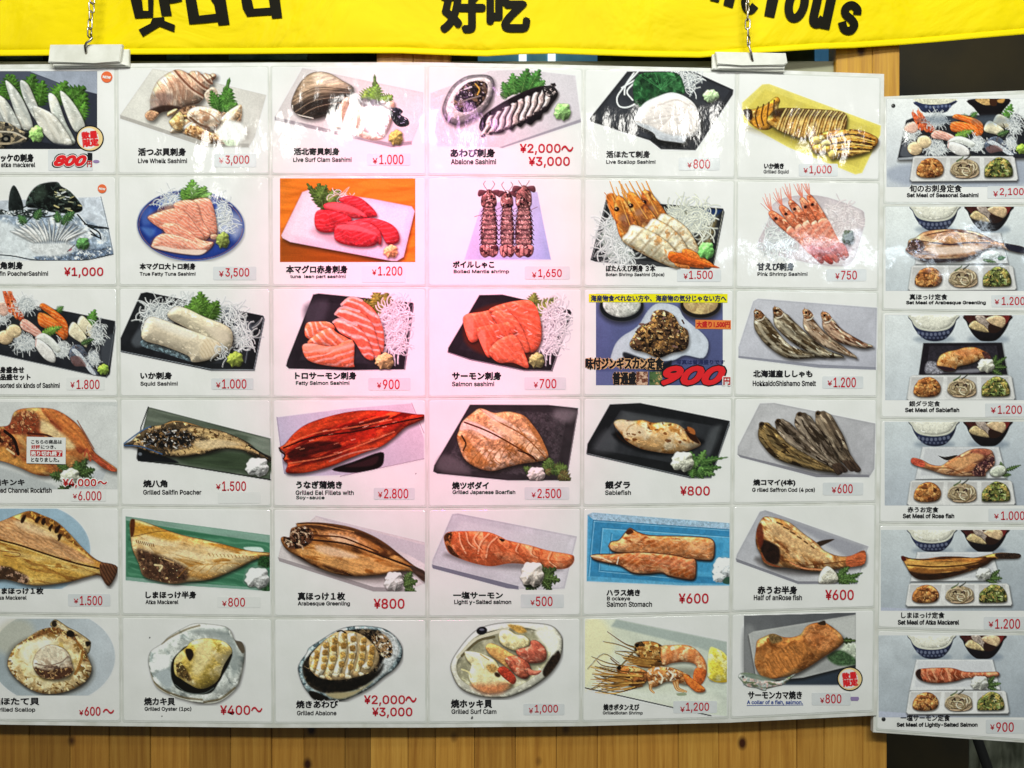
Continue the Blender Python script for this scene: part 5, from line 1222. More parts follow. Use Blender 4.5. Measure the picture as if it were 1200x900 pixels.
@pic('r6c2')
def _():
    P = Pic(16, (628, 66, 1048, 425), wr=208)
    P.S([(632, 230), (645, 190), (690, 160), (720, 130), (780, 95), (830, 75), (900, 78), (960, 88), (985, 110), (1000, 145), (1030, 155), (1044, 190), (1038, 250), (1025, 310), (1010, 345), (970, 385), (920, 412), (850, 415), (790, 400), (740, 385), (680, 355), (655, 325), (640, 280)],
        'bcc0bb', b=16, bs=.6, n=(20, .22), c2=[('8a9290', 34, .58, .08, 2, 30), ('dfe2dc', 30, .56, .08)], rim=('4a463c', 8, .8), keep=1, sh=(3, 6, 8, .4), seed=4)
    for pts in ([(690, 160), (730, 132), (800, 98), (850, 84)], [(655, 325), (700, 360), (780, 390), (860, 400)], [(640, 290), (660, 335), (720, 375)], [(870, 410), (940, 395), (1000, 350)]):
        P.T(pts, 9, '6a5c40', clip=1, a=.7, soft=4).T([(x + 3, y + 8) for x, y in pts], 6, 'e6e4d8', clip=1, a=.7)
    P.S([(800, 110), (900, 95), (975, 120), (1010, 180), (1020, 250), (990, 300), (960, 160), (880, 125)], '8f9694', clip=1, soft=14, a=.8)
    P.S([(650, 230), (690, 205), (720, 220), (715, 265), (670, 275)], 'e9ebe8', clip=1, soft=8, n=(8, .15))
    P.S([(660, 290), (720, 270), (735, 340), (700, 345)], 'a6aeb0', clip=1, soft=12)
    P.S([(1000, 145), (1030, 150), (1044, 190), (1030, 200)], '5c5244', clip=1, soft=4)
    P.S([(728, 280), (735, 230), (770, 190), (800, 170), (900, 150), (970, 165), (990, 200), (975, 250), (940, 310), (900, 370), (830, 375), (760, 355), (735, 320)], '14120e', soft=4)
    P.S([(742, 240), (760, 205), (790, 180), (820, 150), (880, 138), (950, 150), (985, 180), (985, 210), (955, 260), (935, 310), (890, 345), (845, 352), (800, 330), (770, 310), (745, 290)],
        'c3ab62', b=26, bs=.55, n=(26, .14), c2=[('d9c898', 40, .56, .1), ('a08a40', 30, .62, .08)], rim=('6a5a2a', 7, .6), keep=1, seed=6)
    P.S([(850, 150), (900, 145), (900, 220), (850, 290), (820, 280), (830, 200)], 'ddd0a4', clip=1, soft=14, a=.7)
    P.S([(750, 250), (770, 240), (800, 280), (815, 320), (780, 310), (755, 290)], '5a4626', clip=1, soft=5, n=(7, .5), c2=[('b09a64', 9, .6, .05)])
    P.S([(790, 185), (815, 185), (825, 210), (810, 235), (795, 215)], '241a10', soft=4)
    P.T([(735, 300), (770, 335), (830, 362), (890, 352), (935, 315), (955, 260), (985, 210)], 9, '15120c')
    P.T([(745, 335), (800, 372), (870, 372), (910, 350)], 4, '6a7470', a=.7)
    P.S([(740, 235), (770, 195), (780, 215), (765, 240)], 'd6c488', clip=1, soft=5)
    P.T([(1085, 408), (1090, 390)], 5, '5a7ab8')
    return P


@pic('r6c3')
def _():
    P = Pic(17, (120, 68, 514, 356), wr=208)
    P.S([(124, 240), (130, 210), (155, 175), (165, 155), (210, 125), (250, 100), (290, 82), (340, 74), (400, 76), (450, 88), (490, 120), (510, 160), (505, 200), (480, 235), (440, 265), (390, 305), (330, 335), (280, 352), (220, 345), (190, 350), (160, 320), (140, 290)],
        '8fa0a4', b=10, bs=.6, n=(12, .3), c2=[('c8d0d0', 18, .56, .08), ('4a5a60', 16, .62, .06)], rim=('1c1c1c', 7, .9), keep=1, sh=(3, 5, 7, .4), seed=4)
    P.S([(140, 235), (150, 200), (190, 155), (260, 105), (340, 86), (420, 90), (470, 115), (490, 160), (470, 210), (420, 255), (360, 300), (280, 325), (210, 320), (160, 290)], '2c241c', soft=5, n=(9, .5), c2=[('6a5a44', 12, .62, .06), ('0c0a08', 14, .58, .06)], seed=5)
    P.S([(430, 95), (480, 120), (500, 165), (470, 220), (400, 280), (440, 200), (460, 150)], 'b4b8b8', soft=7, clip=1, n=(8, .3))
    P.S([(395, 110), (440, 105), (470, 140), (470, 185), (440, 190), (410, 150)], '8a7050', soft=5, n=(6, .5), c2=[('e2d4b8', 8, .6, .05), ('2a1c12', 9, .6, .05)], seed=7)
    P.S([(165, 200), (180, 170), (220, 130), (270, 95), (330, 95), (380, 120), (420, 170), (420, 210), (390, 245), (330, 265), (260, 275), (200, 265), (170, 235)], 'b8a078', b=14, n=(12, .2), rim=('5a4428', 6, .7), keep=1, seed=6)
    r = random.Random(21)
    j = lambda a: a + r.uniform(-6, 6)
    for i, (x0, y0, x1, y1, w) in enumerate([(190, 165, 185, 250, 16), (222, 130, 208, 262, 18), (258, 108, 236, 268, 15), (292, 92, 272, 262, 19), (325, 98, 308, 268, 16), (362, 112, 346, 256, 17), (395, 140, 380, 240, 15)]):
        P.S([(j(x0 - w), j(y0 + 14)), (j(x0), y0), (j(x0 + w * .7), j(y0 + 8)), (j(x0 + w), j((y0 + y1) / 2)), (j(x1 + w), j(y1 - 20)), (j(x1), y1), (j(x1 - w), j(y1 - 10)), (j(x0 - w), j((y0 + y1) / 2))], ['d9ccaa', 'e6dcc2', 'cdb98e'][i % 3], b=9, bs=.8, n=(7, .3), c2=[('f0e8d4', 16, .57, .1), ('b4985c', 16, .6, .1)], rim=('5f4826', 6, .9), seed=i, clip=1)
        for k in range(4):
            t = .12 + .2 * k + r.uniform(-.03, .03)
            cx, cy = x0 + (x1 - x0) * t + w * .35, y0 + (y1 - y0) * t
            P.S([(cx - 9, cy - 8), (cx + 9, cy - 10), (cx + 11, cy + 9), (cx - 7, cy + 11)], ['a07c42', '8c6832', 'b4904e'][k % 3], soft=3.5, b=4, clip=1, n=(5, .35), a=.92)
    for i in range(9):
        x = 190 + i * 24
        P.S(ell(x, 262 - i * 2 + (i % 3) * 5, 12, 9, 20, 8, .2, i), ['c8a878', 'e0d0b0'][i % 2], b=4, rim=('4a3018', 3, .7), n=(5, .3), clip=1)
    P.S([(150, 235), (190, 260), (280, 280), (400, 250), (440, 215), (420, 260), (340, 305), (250, 320), (170, 290)], '14100c', soft=8, a=.92, n=(7, .5))
    P.S([(230, 325), (330, 315), (400, 280), (330, 330), (270, 345)], 'a89c7a', soft=6, clip=0)
    P.S([(165, 315), (200, 322), (240, 345), (205, 352), (175, 340)], '15110d', soft=4)
    P.T([(270, 95), (285, 92), (300, 100)], 6, '2a1a10')
    return P


@pic('r6c4')
def _():
    P = Pic(17, (684, 58, 1106, 348), wr=208)
    P.S([(690, 240), (692, 205), (715, 165), (750, 120), (790, 85), (850, 66), (920, 60), (990, 62), (1060, 72), (1095, 105), (1104, 140), (1095, 190), (1070, 235), (1030, 275), (970, 312), (900, 338), (830, 340), (760, 325), (715, 295)],
        'd2cfc0', b=9, bs=.6, n=(16, .12), rim=('15130f', 7, .95), keep=1, sh=(3, 6, 7, .4), seed=4)
    P.S([(710, 235), (715, 200), (745, 150), (790, 110), (850, 90), (930, 80), (1000, 88), (1060, 130), (1050, 200), (1000, 260), (930, 300), (850, 318), (770, 300), (725, 270)], '9d9a80', n=(20, .15), c2=[('b8b49c', 30, .55, .1)], b=10, bs=-.5, rim=('6a6650', 6, .6), seed=5)
    P.T([(715, 190), (780, 125), (850, 100), (900, 85)], 12, 'c9c5b0').T([(730, 185), (790, 130), (850, 115)], 10, '5a5034', a=.8)
    P.S([(1030, 240), (1060, 190), (1085, 165), (1095, 190), (1070, 232), (1040, 262)], '2a1e16', soft=4, n=(6, .5))
    P.S([(1000, 95), (1060, 90), (1090, 130), (1070, 180), (1040, 150)], 'e4e2d4', soft=8)
    P.S(ell(804, 92, 20, 15, -10), '16141a').S(ell(804, 88, 9, 4), '6a6a78', soft=2)
    kw = dict(bs=.7, sh=(3, 6, 7, .5))
    P.S([(870, 95), (900, 88), (930, 105), (960, 110), (980, 130), (970, 155), (930, 165), (890, 150), (870, 130)], 'e4d6a4', b=10, n=(12, .25), rim=('9a8450', 4, .6), seed=2, **kw)
    P.S([(900, 70), (950, 75), (970, 95), (940, 100)], 'c09850', soft=5, n=(8, .3))
    P.S([(930, 165), (980, 150), (985, 130), (1010, 130), (1040, 160), (1040, 200), (1000, 212), (960, 205)], 'b2604c', b=12, n=(12, .25), c2=[('cf8c76', 18, .6, .1)], rim=('5a1e18', 5, .7), seed=3, **kw)
    P.S([(818, 155), (835, 138), (870, 150), (920, 180), (960, 200), (980, 230), (970, 265), (930, 250), (880, 215), (840, 185)], 'dca868', b=12, n=(12, .2), rim=('9a6030', 5, .6), seed=5, **kw)
    P.S([(890, 195), (930, 185), (975, 210), (985, 245), (965, 270), (930, 255), (905, 225)], 'b8644a', b=12, n=(12, .25), c2=[('8a4234', 16, .6, .1), ('dca488', 14, .62, .1)], rim=('5a1e18', 5, .7), seed=6, **kw)
    P.S([(975, 232), (1000, 240), (1025, 240), (1010, 255), (980, 255)], 'd07a64', b=6, rim=('7a3428', 4, .6))
    P.S([(740, 170), (760, 168), (800, 175), (850, 200), (870, 230), (900, 260), (920, 290), (880, 315), (820, 320), (775, 300), (755, 260), (765, 220), (750, 200)], 'e8dcae', b=14, n=(16, .2), rim=('a08c58', 5, .6), seed=7, **kw)
    P.S([(770, 290), (830, 290), (905, 285), (880, 318), (820, 324), (780, 305)], 'd07c50', soft=16, n=(9, .25), a=.8, clip=1)
    P.S([(860, 235), (890, 225), (930, 265), (920, 290), (880, 262)], 'a8402c', b=8, n=(9, .3), rim=('5a1a14', 4, .6))
    P.S([(820, 225), (845, 215), (865, 235), (840, 248)], 'b8945c', soft=4, n=(6, .4)).S(ell(862, 255, 12, 8, 30), '3a2418', soft=4)
    P.T([(760, 180), (790, 190), (810, 230)], 6, 'f6f0d0').T([(730, 235), (755, 245), (765, 265)], 6, 'd8cc9c').T([(800, 180), (830, 200)], 5, 'a88a54', a=.7)
    return P


def grilled_prawn(P, body, head, seed):
    sp = smooth_loop(body, 6, False)
    n = len(sp)
    for i in range(0, n - 6, 4):
        x, y = sp[i]
        j = min(n - 1, i + 6)
        dx, dy = sp[j] - sp[i]
        m = math.hypot(dx, dy) + 1e-6
        w = 30 - 14 * (i / n)
        P.S([(x - dy / m * w, y + dx / m * w), (x + dy / m * w, y - dx / m * w), (x + dx + dy / m * w * .9, y + dy - dx / m * w * .9), (x + dx - dy / m * w * .9, y + dy + dx / m * w * .9)],
            ['d8925c', 'e0a878', 'cc7e4c'][i // 4 % 3], b=10, bs=.6, n=(9, .3), c2=[('f0d0a8', 12, .62, .06)], rim=('8a4a24', 5, .7), sh=(2, 6, 6, .4), seed=i + seed)
    return P


@pic('r6c5')
def _():
    P = Pic(18, (50, 82, 590, 452), wr=215)
    P.S([(50, 90), (90, 84), (170, 84), (590, 170), (590, 452), (480, 440), (390, 420), (50, 342)], 'c6cdc4', sm=0, gr=('d8dac4', 150), n=(50, .06))
    P.S([(170, 84), (590, 170), (590, 230), (480, 190), (150, 110)], 'aab4ae', sm=0, soft=6)
    P.S([(50, 90), (120, 90), (160, 200), (60, 330), (50, 330)], 'e2deb8', soft=20, a=.9)
    P.S([(150, 330), (300, 360), (500, 365), (560, 400), (400, 410), (200, 370)], 'd8dcd0', soft=20)
    P.T([(50, 344), (390, 420), (530, 450)], 4, '22262a', sm=0)
    P.S([(220, 270), (330, 270), (460, 270), (470, 300), (330, 330), (200, 340)], '5a5646', soft=14, a=.45)
    for pts, w in [([(240, 190), (200, 175), (135, 130)], 7), ([(240, 205), (180, 180), (120, 168)], 4), ([(240, 210), (190, 205), (165, 205)], 5), ([(260, 230), (210, 225), (165, 210)], 5), ([(200, 260), (140, 250), (75, 225)], 5), ([(190, 270), (120, 260), (95, 240)], 5), ([(200, 300), (130, 290), (90, 275)], 5),
                   ([(200, 310), (120, 310), (85, 300)], 5), ([(220, 320), (140, 330), (70, 350)], 5), ([(220, 330), (150, 345), (100, 355)], 5), ([(180, 250), (120, 215), (60, 272)], 2.5), ([(150, 300), (80, 345), (55, 345)], 3), ([(180, 260), (150, 235), (150, 230)], 5), ([(230, 215), (180, 265), (170, 262)], 6)]:
        P.T(pts, w, '4e3a20', w2=1.5).T([(x + 2, y + 3) for x, y in pts], w * .6, 'b08a4a', w2=1, a=.8)
    # back prawn
    kw = dict(b=12, bs=.6, sh=(2, 6, 6, .4))
    P.S([(238, 180), (260, 168), (310, 168), (350, 190), (360, 225), (330, 250), (280, 245), (245, 215)], '9a6a34', n=(10, .35), c2=[('d8b070', 14, .58, .06), ('3a2a18', 12, .6, .06)], rim=('3a2412', 6, .8), seed=2, **kw)
    P.S([(230, 225), (280, 245), (340, 255), (310, 270), (250, 262)], '6a4420', n=(6, .5, 4, 20), c2=[('c89850', 7, .6, .06, 4, 20)], rim=('2a1a0c', 4, .7), seed=3)
    P.S([(340, 190), (380, 182), (440, 182), (480, 205), (508, 245), (512, 285), (490, 325), (462, 318), (475, 285), (470, 255), (430, 245), (380, 250), (345, 258)], 'd68a54', n=(12, .22), st=[(10, 42, 'e8b488', .6, .3, .35), (70, 40, '9a5a30', .3, .4, .2)], c2=[('f0cc9c', 16, .62, .06)], rim=('7a3c1c', 7, .75), seed=4, **kw)
    P.S([(470, 270), (512, 280), (495, 330), (462, 325)], 'cc6c34', n=(8, .25), b=8, rim=('7a3416', 5, .7))
    # front prawn
    P.S([(170, 270), (200, 260), (250, 265), (290, 290), (280, 325), (240, 340), (200, 320)], 'c07a40', n=(9, .3), c2=[('e8b878', 14, .6, .06), ('6a3c1c', 12, .6, .06)], rim=('4a2810', 6, .8), seed=5, **kw)
    r = random.Random(8)
    for i in range(30):
        t = i / 29
        x0, y0 = 215 + r.uniform(-20, 60), 290 + 50 * t + r.uniform(-8, 6)
        x1, y1 = 78 + r.uniform(-12, 50), 262 + 95 * t + r.uniform(-12, 12)
        P.T([(x0, y0), ((x0 + x1) / 2, (y0 + y1) / 2 + r.uniform(-4, 16)), (x1, y1)], r.uniform(5, 9), ['a87a3c', '6e4a22', 'd0a458', '4a3018', 'b88c4a'][i % 5], w2=2)
    for i in range(16):
        t = i / 15
        x0, y0 = 320 + r.uniform(-30, 30), 236 + 26 * t
        P.T([(x0, y0), (265, 232 + 26 * t), (205 + r.uniform(-20, 20), 212 + 42 * t)], r.uniform(5, 8), ['9a6c34', '5e3e1c', 'c89a50'][i % 3], w2=2)
    P.S([(285, 280), (320, 265), (370, 265), (410, 278), (450, 300), (440, 330), (400, 325), (360, 320), (320, 340), (295, 335)], 'c88c54', n=(9, .3), c2=[('f0dcb8', 14, .57, .06), ('8a542c', 12, .62, .06)], rim=('6a3818', 6, .8), seed=7, **kw)
    P.S([(425, 290), (460, 310), (505, 345), (500, 360), (470, 358), (435, 325)], 'd87a38', b=9, n=(8, .25), rim=('8a3c14', 5, .75), seed=8, sh=(2, 5, 5, .4))
    for pts in ([(300, 335), (300, 350), (312, 362)], [(400, 322), (405, 345), (435, 358)], [(390, 325), (400, 350), (425, 358)]):
        P.T(pts, 13, 'b8804a', w2=7).T(pts, 4, 'e8c490', a=.8)
    P.T([(330, 285), (345, 305), (340, 325)], 6, 'f2e2c4').T([(370, 280), (385, 295), (375, 315)], 6, 'f2e2c4')
    P.S(ell(248, 182, 8, 8), '120c08').S(ell(180, 268, 8, 8), '120c08')
    # lemon
    P.S([(522, 200), (545, 192), (590, 225), (590, 312), (550, 318), (518, 300)], 'd8c850', b=12, bs=.5, n=(10, .12), c2=[('ece49c', 20, .56, .08)], rim=('f2f0cc', 9, .8), sh=(2, 5, 6, .35), seed=4)
    P.S([(515, 300), (550, 318), (590, 312), (590, 322), (545, 322)], 'b89c2c', soft=3)
    P.S([(400, 365), (430, 362), (435, 372), (405, 374)], '9aa48a', soft=3)
    return P


@pic('r6c6')
def _():
    P = Pic(18, (632, 58, 1080, 366), wr=225)
    P.S([(655, 70), (1080, 58), (1080, 332), (655, 332)], '77787a', sm=0, gr=('5e6064', 0), n=(50, .06), soft=1)
    P.S([(655, 120), (700, 130), (700, 300), (655, 300)], '8c8d8e', soft=14)
    P.S([(700, 300), (1080, 260), (1080, 332), (655, 332), (655, 290)], '3a4450', sm=0, soft=8)
    P.S([(672, 140), (690, 130), (1080, 66), (1080, 255), (880, 305), (740, 318), (700, 300)], 'b9bab8', sm=0, gr=('a4a5a4', 10), n=(40, .06), rim=('d8d8d4', 8, .7), sh=(2, 8, 8, .5))
    P.S([(960, 90), (1080, 68), (1080, 180), (1040, 150)], 'c6c7c4', sm=0, soft=10)
    P.S(ell(1050, 205, 42, 34, 0, 14, .15, 3), 'c2cab8', soft=5, n=(9, .25), b=10)
    P.S([(970, 225), (1020, 200), (1080, 235), (1080, 255), (1010, 258)], '4a6444', soft=6, n=(7, .4))
    P.leaf(1020, 165, 0, 62, 26, '1c2418', 3, teeth=4)
    P.S([(700, 200), (705, 165), (735, 148), (765, 138), (800, 150), (835, 152), (870, 140), (890, 112), (920, 98), (960, 96), (1000, 120), (1028, 150), (1025, 180), (960, 225), (900, 265), (850, 290), (790, 305), (740, 310), (712, 290), (695, 250)],
        'b87a42', b=18, bs=.55, n=(18, .2), c2=[('d8a468', 30, .56, .08, 2, -30), ('8a5426', 24, .62, .06, 2, -30)], rim=('5a3014', 7, .75), keep=1, sh=(4, 8, 8, .5), seed=4)
    P.S([(735, 220), (800, 190), (870, 170), (900, 190), (860, 260), (790, 300), (745, 300)], 'c88648', clip=1, soft=9, n=(8, .25, 4, 60), st=[(-35, 14, 'a4662e', .4, .7, .4)])
    P.S([(880, 130), (920, 102), (970, 110), (1010, 150), (990, 190), (930, 200), (890, 170)], 'ce8e58', clip=1, soft=8, n=(9, .25), c2=[('a86a38', 22, .58, .08)])
    P.S([(910, 150), (930, 130), (960, 150), (945, 180), (925, 170)], '9a5c30', clip=1, soft=10, a=.5)
    P.S([(750, 140), (790, 145), (800, 165), (760, 175)], '8a7048', clip=1, soft=5, n=(6, .4)).S([(700, 200), (740, 180), (730, 240), (735, 300), (705, 270)], '9a6230', clip=1, soft=6, a=.7)
    P.S([(935, 98), (960, 88), (965, 105), (945, 105)], '3a2a1c', soft=3)
    # small pasted fish
    P.S([(632, 300), (650, 286), (690, 290), (740, 310), (790, 318), (850, 290), (820, 320), (800, 335), (745, 348), (735, 358), (700, 346), (665, 340), (645, 318)], 'b8beb8', b=7, bs=.6, n=(7, .3), c2=[('e2c0b8', 12, .58, .06), ('7a8468', 10, .6, .06, 4, 10)], rim=('4a5248', 5, .8), seed=3)
    P.S([(640, 290), (700, 292), (780, 318), (700, 312)], '7a8a7c', soft=4, a=.8)
    P.S(ell(651, 302, 4, 4), '15151a')
    return P


def set_meal(P, dish, dx=0, dy=0, bowls=1, ref=21):
    """rice bowl, soup bowl, side dishes; dish draws the middle plate. Coordinates of the greenling set, shifted by dx, dy"""
    def f(x, y):
        return x + dx, y + dy
    q = lambda pts: [f(x, y) for x, y in pts]
    P.S(ell(*f(490, 250), 150, 30), '6f7c8c', soft=26, a=.5).S(ell(*f(900, 250), 150, 36), '6f7c8c', soft=26, a=.5)
    if bowls:
        P.S(q([(318, 70), (322, 118), (340, 165), (375, 214), (420, 250), (470, 264), (520, 264), (570, 250), (612, 212), (642, 162), (656, 112), (658, 70)]), '343a56', b=24, bs=.5, n=(20, .12), rim=('1a1e30', 10, .8))
        for i in range(8):
            P.S(ell(*f(372 + i * 32, 200 + 14 * math.sin(i * .45 + .2)), 11, 13, 0, 8), '8d94a8', soft=5, a=.65)
        for i in range(7):
            P.S(ell(*f(398 + i * 30, 234 + 6 * math.sin(i * .5)), 9, 8, 0, 8), '7c849a', soft=5, a=.6)
        P.S(q([(318, 60), (322, 110), (350, 155), (400, 180), (490, 190), (580, 178), (630, 145), (655, 100), (658, 60)]), 'cfcfc2', soft=5)
        P.S(q([(335, 60), (345, 115), (400, 165), (490, 180), (580, 165), (628, 125), (640, 60)]), 'e8e6d8', b=16, bs=.45, n=(10, .08), nb=.12, nbs=9, seed=4)
        P.S(q([(730, 70), (735, 120), (756, 170), (790, 220), (830, 254), (860, 264), (930, 264), (965, 252), (1000, 220), (1034, 170), (1055, 120), (1060, 70)]), '1f1a1e', b=20, bs=.5, n=(20, .15), rim=('0e0b0e', 6, .7))
        P.S(q([(735, 60), (745, 115), (800, 165), (900, 180), (990, 165), (1045, 110), (1052, 60)]), '4a2420', soft=5, n=(12, .3))
        P.S(q([(1010, 70), (1056, 60), (1045, 115), (1000, 150)]), '7a2a28', soft=5)
        P.S(q([(750, 150), (790, 110), (850, 130), (905, 195), (840, 190), (780, 175)]), 'c9b48a', b=10, bs=.6, n=(14, .3), rim=('5a4a34', 7, .7), seed=5)
        P.S(q([(800, 75), (860, 70), (905, 130), (910, 190), (870, 150), (820, 120)]), 'a89a90', b=10, n=(10, .35), rim=('4a3a34', 6, .7), seed=6)
        P.S(q([(880, 100), (940, 70), (1010, 80), (1030, 120), (1000, 165), (940, 145)]), 'd8bd98', b=10, bs=.6, n=(16, .2), rim=('6a4a38', 6, .6), seed=7)
        P.S(q([(905, 195), (900, 140), (960, 150), (1000, 170), (960, 200)]), '33201a', soft=5)
    dish(P, f)
    # three-part side dish
    P.S(q([(285, 695), (310, 530), (330, 520), (1060, 522), (1075, 535), (1100, 690), (1090, 706), (300, 712)]), 'e0dfdd', sm=0, n=(40, .05), rim=('a9abae', 8, .6), sh=(4, 14, 14, .5))
    for i, (a, b, c, d) in enumerate([(312, 565, 555, 320), (582, 815, 828, 580), (838, 1050, 1075, 838)]):
        P.S(q([(a + 8, 535), (b - 4, 535), (c - 10, 680), (d - 20 if i == 0 else d + 5, 682)]), 'c6c4c2', sm=0, soft=6, gr=('dedcda', 90))
    P.S(q([(335, 640), (350, 590), (400, 545), (460, 535), (510, 560), (540, 610), (528, 660), (480, 682), (390, 684), (345, 668)]), 'a8703f', b=18, bs=.7, n=(18, .3), nb=.4, nbs=24, c2=[('d4a064', 26, .54, .08), ('6a3c22', 24, .6, .06)], rim=('5a2e16', 8, .7), sh=(2, 8, 10, .5), seed=4 + int(dy) % 5)
    for i in range(7):
        x, y = f(390 + (i * 53) % 120, 570 + (i * 37) % 90)
        P.S(ell(x, y, 24, 15, i * 40, 9, .2, i), ['c88a50', 'dca86c', '8a5630'][i % 3], b=8, bs=.6, n=(9, .2), soft=5)
    P.S(q([(590, 640), (610, 590), (650, 555), (720, 545), (790, 575), (808, 630), (795, 670), (720, 684), (640, 680)]), '9a8a70', b=12, n=(12, .3), sh=(2, 8, 10, .5), seed=5)
    r = random.Random(12)
    for i in range(26):
        t = r.uniform(0, 6.28)
        cx, cy = f(700 + r.uniform(-25, 25), 620 + r.uniform(-20, 20))
        rx, ry = r.uniform(30, 92), r.uniform(20, 56)
        pts = [(cx + rx * math.cos(t + k * .5), cy + ry * math.sin(t + k * .5)) for k in range(5)]
        P.T([(x + 3, y + 5) for x, y in pts], 11, '4a3a2c', a=.6)
        P.T(pts, 9, ['d2c4a4', 'b8a684', 'e2d6ba', '9c8a68', 'c4ac90'][i % 5])
    P.T([f(640, 560), f(680, 535), f(690, 520)], 14, '6a7a54', w2=6).T([f(700, 550), f(740, 520), f(745, 508)], 12, '4a4a3c', w2=5).T([f(650, 600), f(668, 585), f(672, 600)], 12, '3a2a24').T([f(710, 600), f(730, 590), f(735, 605)], 12, '4a3a34')
    P.S(q([(848, 660), (855, 600), (900, 560), (950, 530), (1010, 545), (1050, 590), (1062, 650), (1040, 678), (930, 682), (860, 680)]), '707640', b=16, bs=.7, n=(14, .4), nb=.4, nbs=18, c2=[('b8a060', 24, .55, .09), ('2c341e', 20, .6, .08)], rim=('2a3414', 7, .7), sh=(2, 8, 10, .5), seed=6)
    for i in range(22):
        x, y = f(870 + r.uniform(0, 165), 555 + r.uniform(0, 110))
        an = r.uniform(0, 6.28)
        P.T([(x, y), (x + 26 * math.cos(an), y + 20 * math.sin(an))], r.uniform(8, 14), ['9aaa68', 'ccd09a', '5c6c3c', '2a331c', 'c8a862', '7e9054'][i % 6], w2=5)
    return P


BLUEBG = 'b7bccb'


def white_plate(P, f, top=275, bot=505, l=335, r=1040):
    P.S([f(l + 55, top), f(r - 60, top), f(r, bot), f(l, bot + 8)], 'dbdcdd', sm=0, n=(40, .05), rim=('a4a8ae', 7, .6), sh=(3, 10, 12, .45))
    P.S([f(l + 75, top + 14), f(r - 80, top + 14), f(r - 40, bot - 25), f(l + 40, bot - 20)], 'cfd0d3', sm=0, soft=8)


@pic('s1')
def _():
    P = Pic(20, (122, 100, 1260, 765), BLUEBG, wr=236)
    P.S([(122, 100), (1260, 100), (1260, 765), (122, 765)], 'eef0ee', sm=0, gr=('cdd2d8', 90), n=(120, .06))
    P.S([(220, 600), (1260, 560), (1260, 740), (260, 750)], '98a0b2', soft=30, a=.6)

    def dish(P, f):
        pass
    P.S([(340, 122), (365, 165), (410, 205), (560, 205), (605, 160), (640, 112)], '333c5c', b=14, rim=('1c2238', 8, .7))
    for i in range(7):
        P.S(ell(420 + i * 30, 160 + 5 * math.sin(i), 10, 11), '7f8aa8', soft=5, a=.8)
    P.S([(345, 100), (350, 122), (420, 142), (560, 140), (630, 118), (640, 100)], 'dfdcc8', n=(10, .15), soft=4)
    P.S([(740, 108), (780, 170), (820, 220), (850, 260), (960, 250), (1000, 190), (1045, 100)], '1e191c', b=16)
    P.S([(790, 110), (830, 95), (900, 105), (905, 145), (850, 145)], 'd0ac74', n=(10, .3), soft=5).S([(950, 112), (1010, 100), (1000, 130), (965, 130)], 'cfa05c', soft=6).S([(900, 105), (950, 100), (950, 150), (905, 150)], '4a2c1c', soft=5)
    P.S([(205, 555), (270, 265), (330, 240), (1110, 215), (1150, 240), (1260, 500), (1260, 545), (220, 560)], '2a2c32', sm=0, n=(30, .2), rim=('101116', 8, .7), sh=(4, 16, 16, .5))
    P.S([(205, 548), (400, 530), (400, 556), (215, 562)], 'a8abb0', sm=0, soft=5).S([(225, 530), (260, 420), (300, 440), (330, 525)], '6a6e76', soft=10, a=.8)
    sashimi_tray(P, lambda x, y: (x, y), 1.0)
    set_meal(P, dish, 12, 12, bowls=0)
    return P


@pic('s2')
def _():
    P = Pic(21, (115, 78, 1260, 712), BLUEBG, wr=236)
    P.S([(115, 78), (1260, 78), (1260, 712), (115, 712)], 'eaeeec', sm=0, gr=('c6ced4', 80), n=(120, .06))

    def dish(P, f):
        white_plate(P, f)
        P.S([f(x, y) for x, y in [(265, 405), (280, 380), (290, 330), (340, 310), (390, 275), (450, 258), (560, 248), (680, 250), (780, 265), (860, 295), (950, 340), (1020, 355), (1160, 385), (1160, 430), (1050, 410), (960, 385), (880, 400), (800, 450), (700, 485), (560, 495), (430, 500), (350, 470), (300, 440)]],
            'b98a64', b=18, bs=.6, n=(22, .25, 3, 5), c2=[('e0bc94', 40, .55, .08, 4, 5), ('6a4434', 28, .6, .07, 4, 5)], rim=('2a1a18', 10, .85), keep=1, sh=(4, 12, 12, .5), seed=4)
        P.S([f(x, y) for x, y in [(400, 470), (520, 470), (680, 465), (830, 430), (700, 490), (560, 500), (430, 505), (350, 465)]], '33242a', clip=1, soft=8)
        P.S([f(x, y) for x, y in [(480, 310), (600, 295), (720, 320), (860, 350), (700, 345), (560, 345)]], 'd8a878', clip=1, soft=8, a=.9, n=(10, .2))
        P.S([f(x, y) for x, y in [(420, 390), (560, 380), (800, 370), (840, 400), (700, 430), (500, 440)]], 'ecd6c6', clip=1, soft=14, a=.9)
        P.T([f(470, 350), f(600, 365), f(720, 350), f(900, 350)], 12, '4a3038', clip=1).T([f(430, 290), f(600, 262), (760, 280), f(930, 345)], 10, '7a4c30', clip=1)
        P.S([f(x, y) for x, y in [(290, 350), (340, 320), (400, 350), (400, 410), (330, 430), (280, 400)]], '5a4038', clip=1, soft=8, n=(10, .6), c2=[('c8b0a8', 14, .6, .06), ('5a74b0', 14, .68, .05)])
        P.S([f(x, y) for x, y in [(1010, 350), (1160, 380), (1160, 430), (1050, 410)]], '2c2a3a', clip=1, soft=6)
        P.S(ell(*f(905, 445), 72, 36, -5), 'd5dcda', b=12, n=(12, .2), soft=5)
        P.leaf(*f(960, 470), -10, 60, 40, '3a6a6a', 3)
        P.leaf(*f(850, 480), 10, 100, 30, '35503a', 3)
    set_meal(P, dish)
    return P


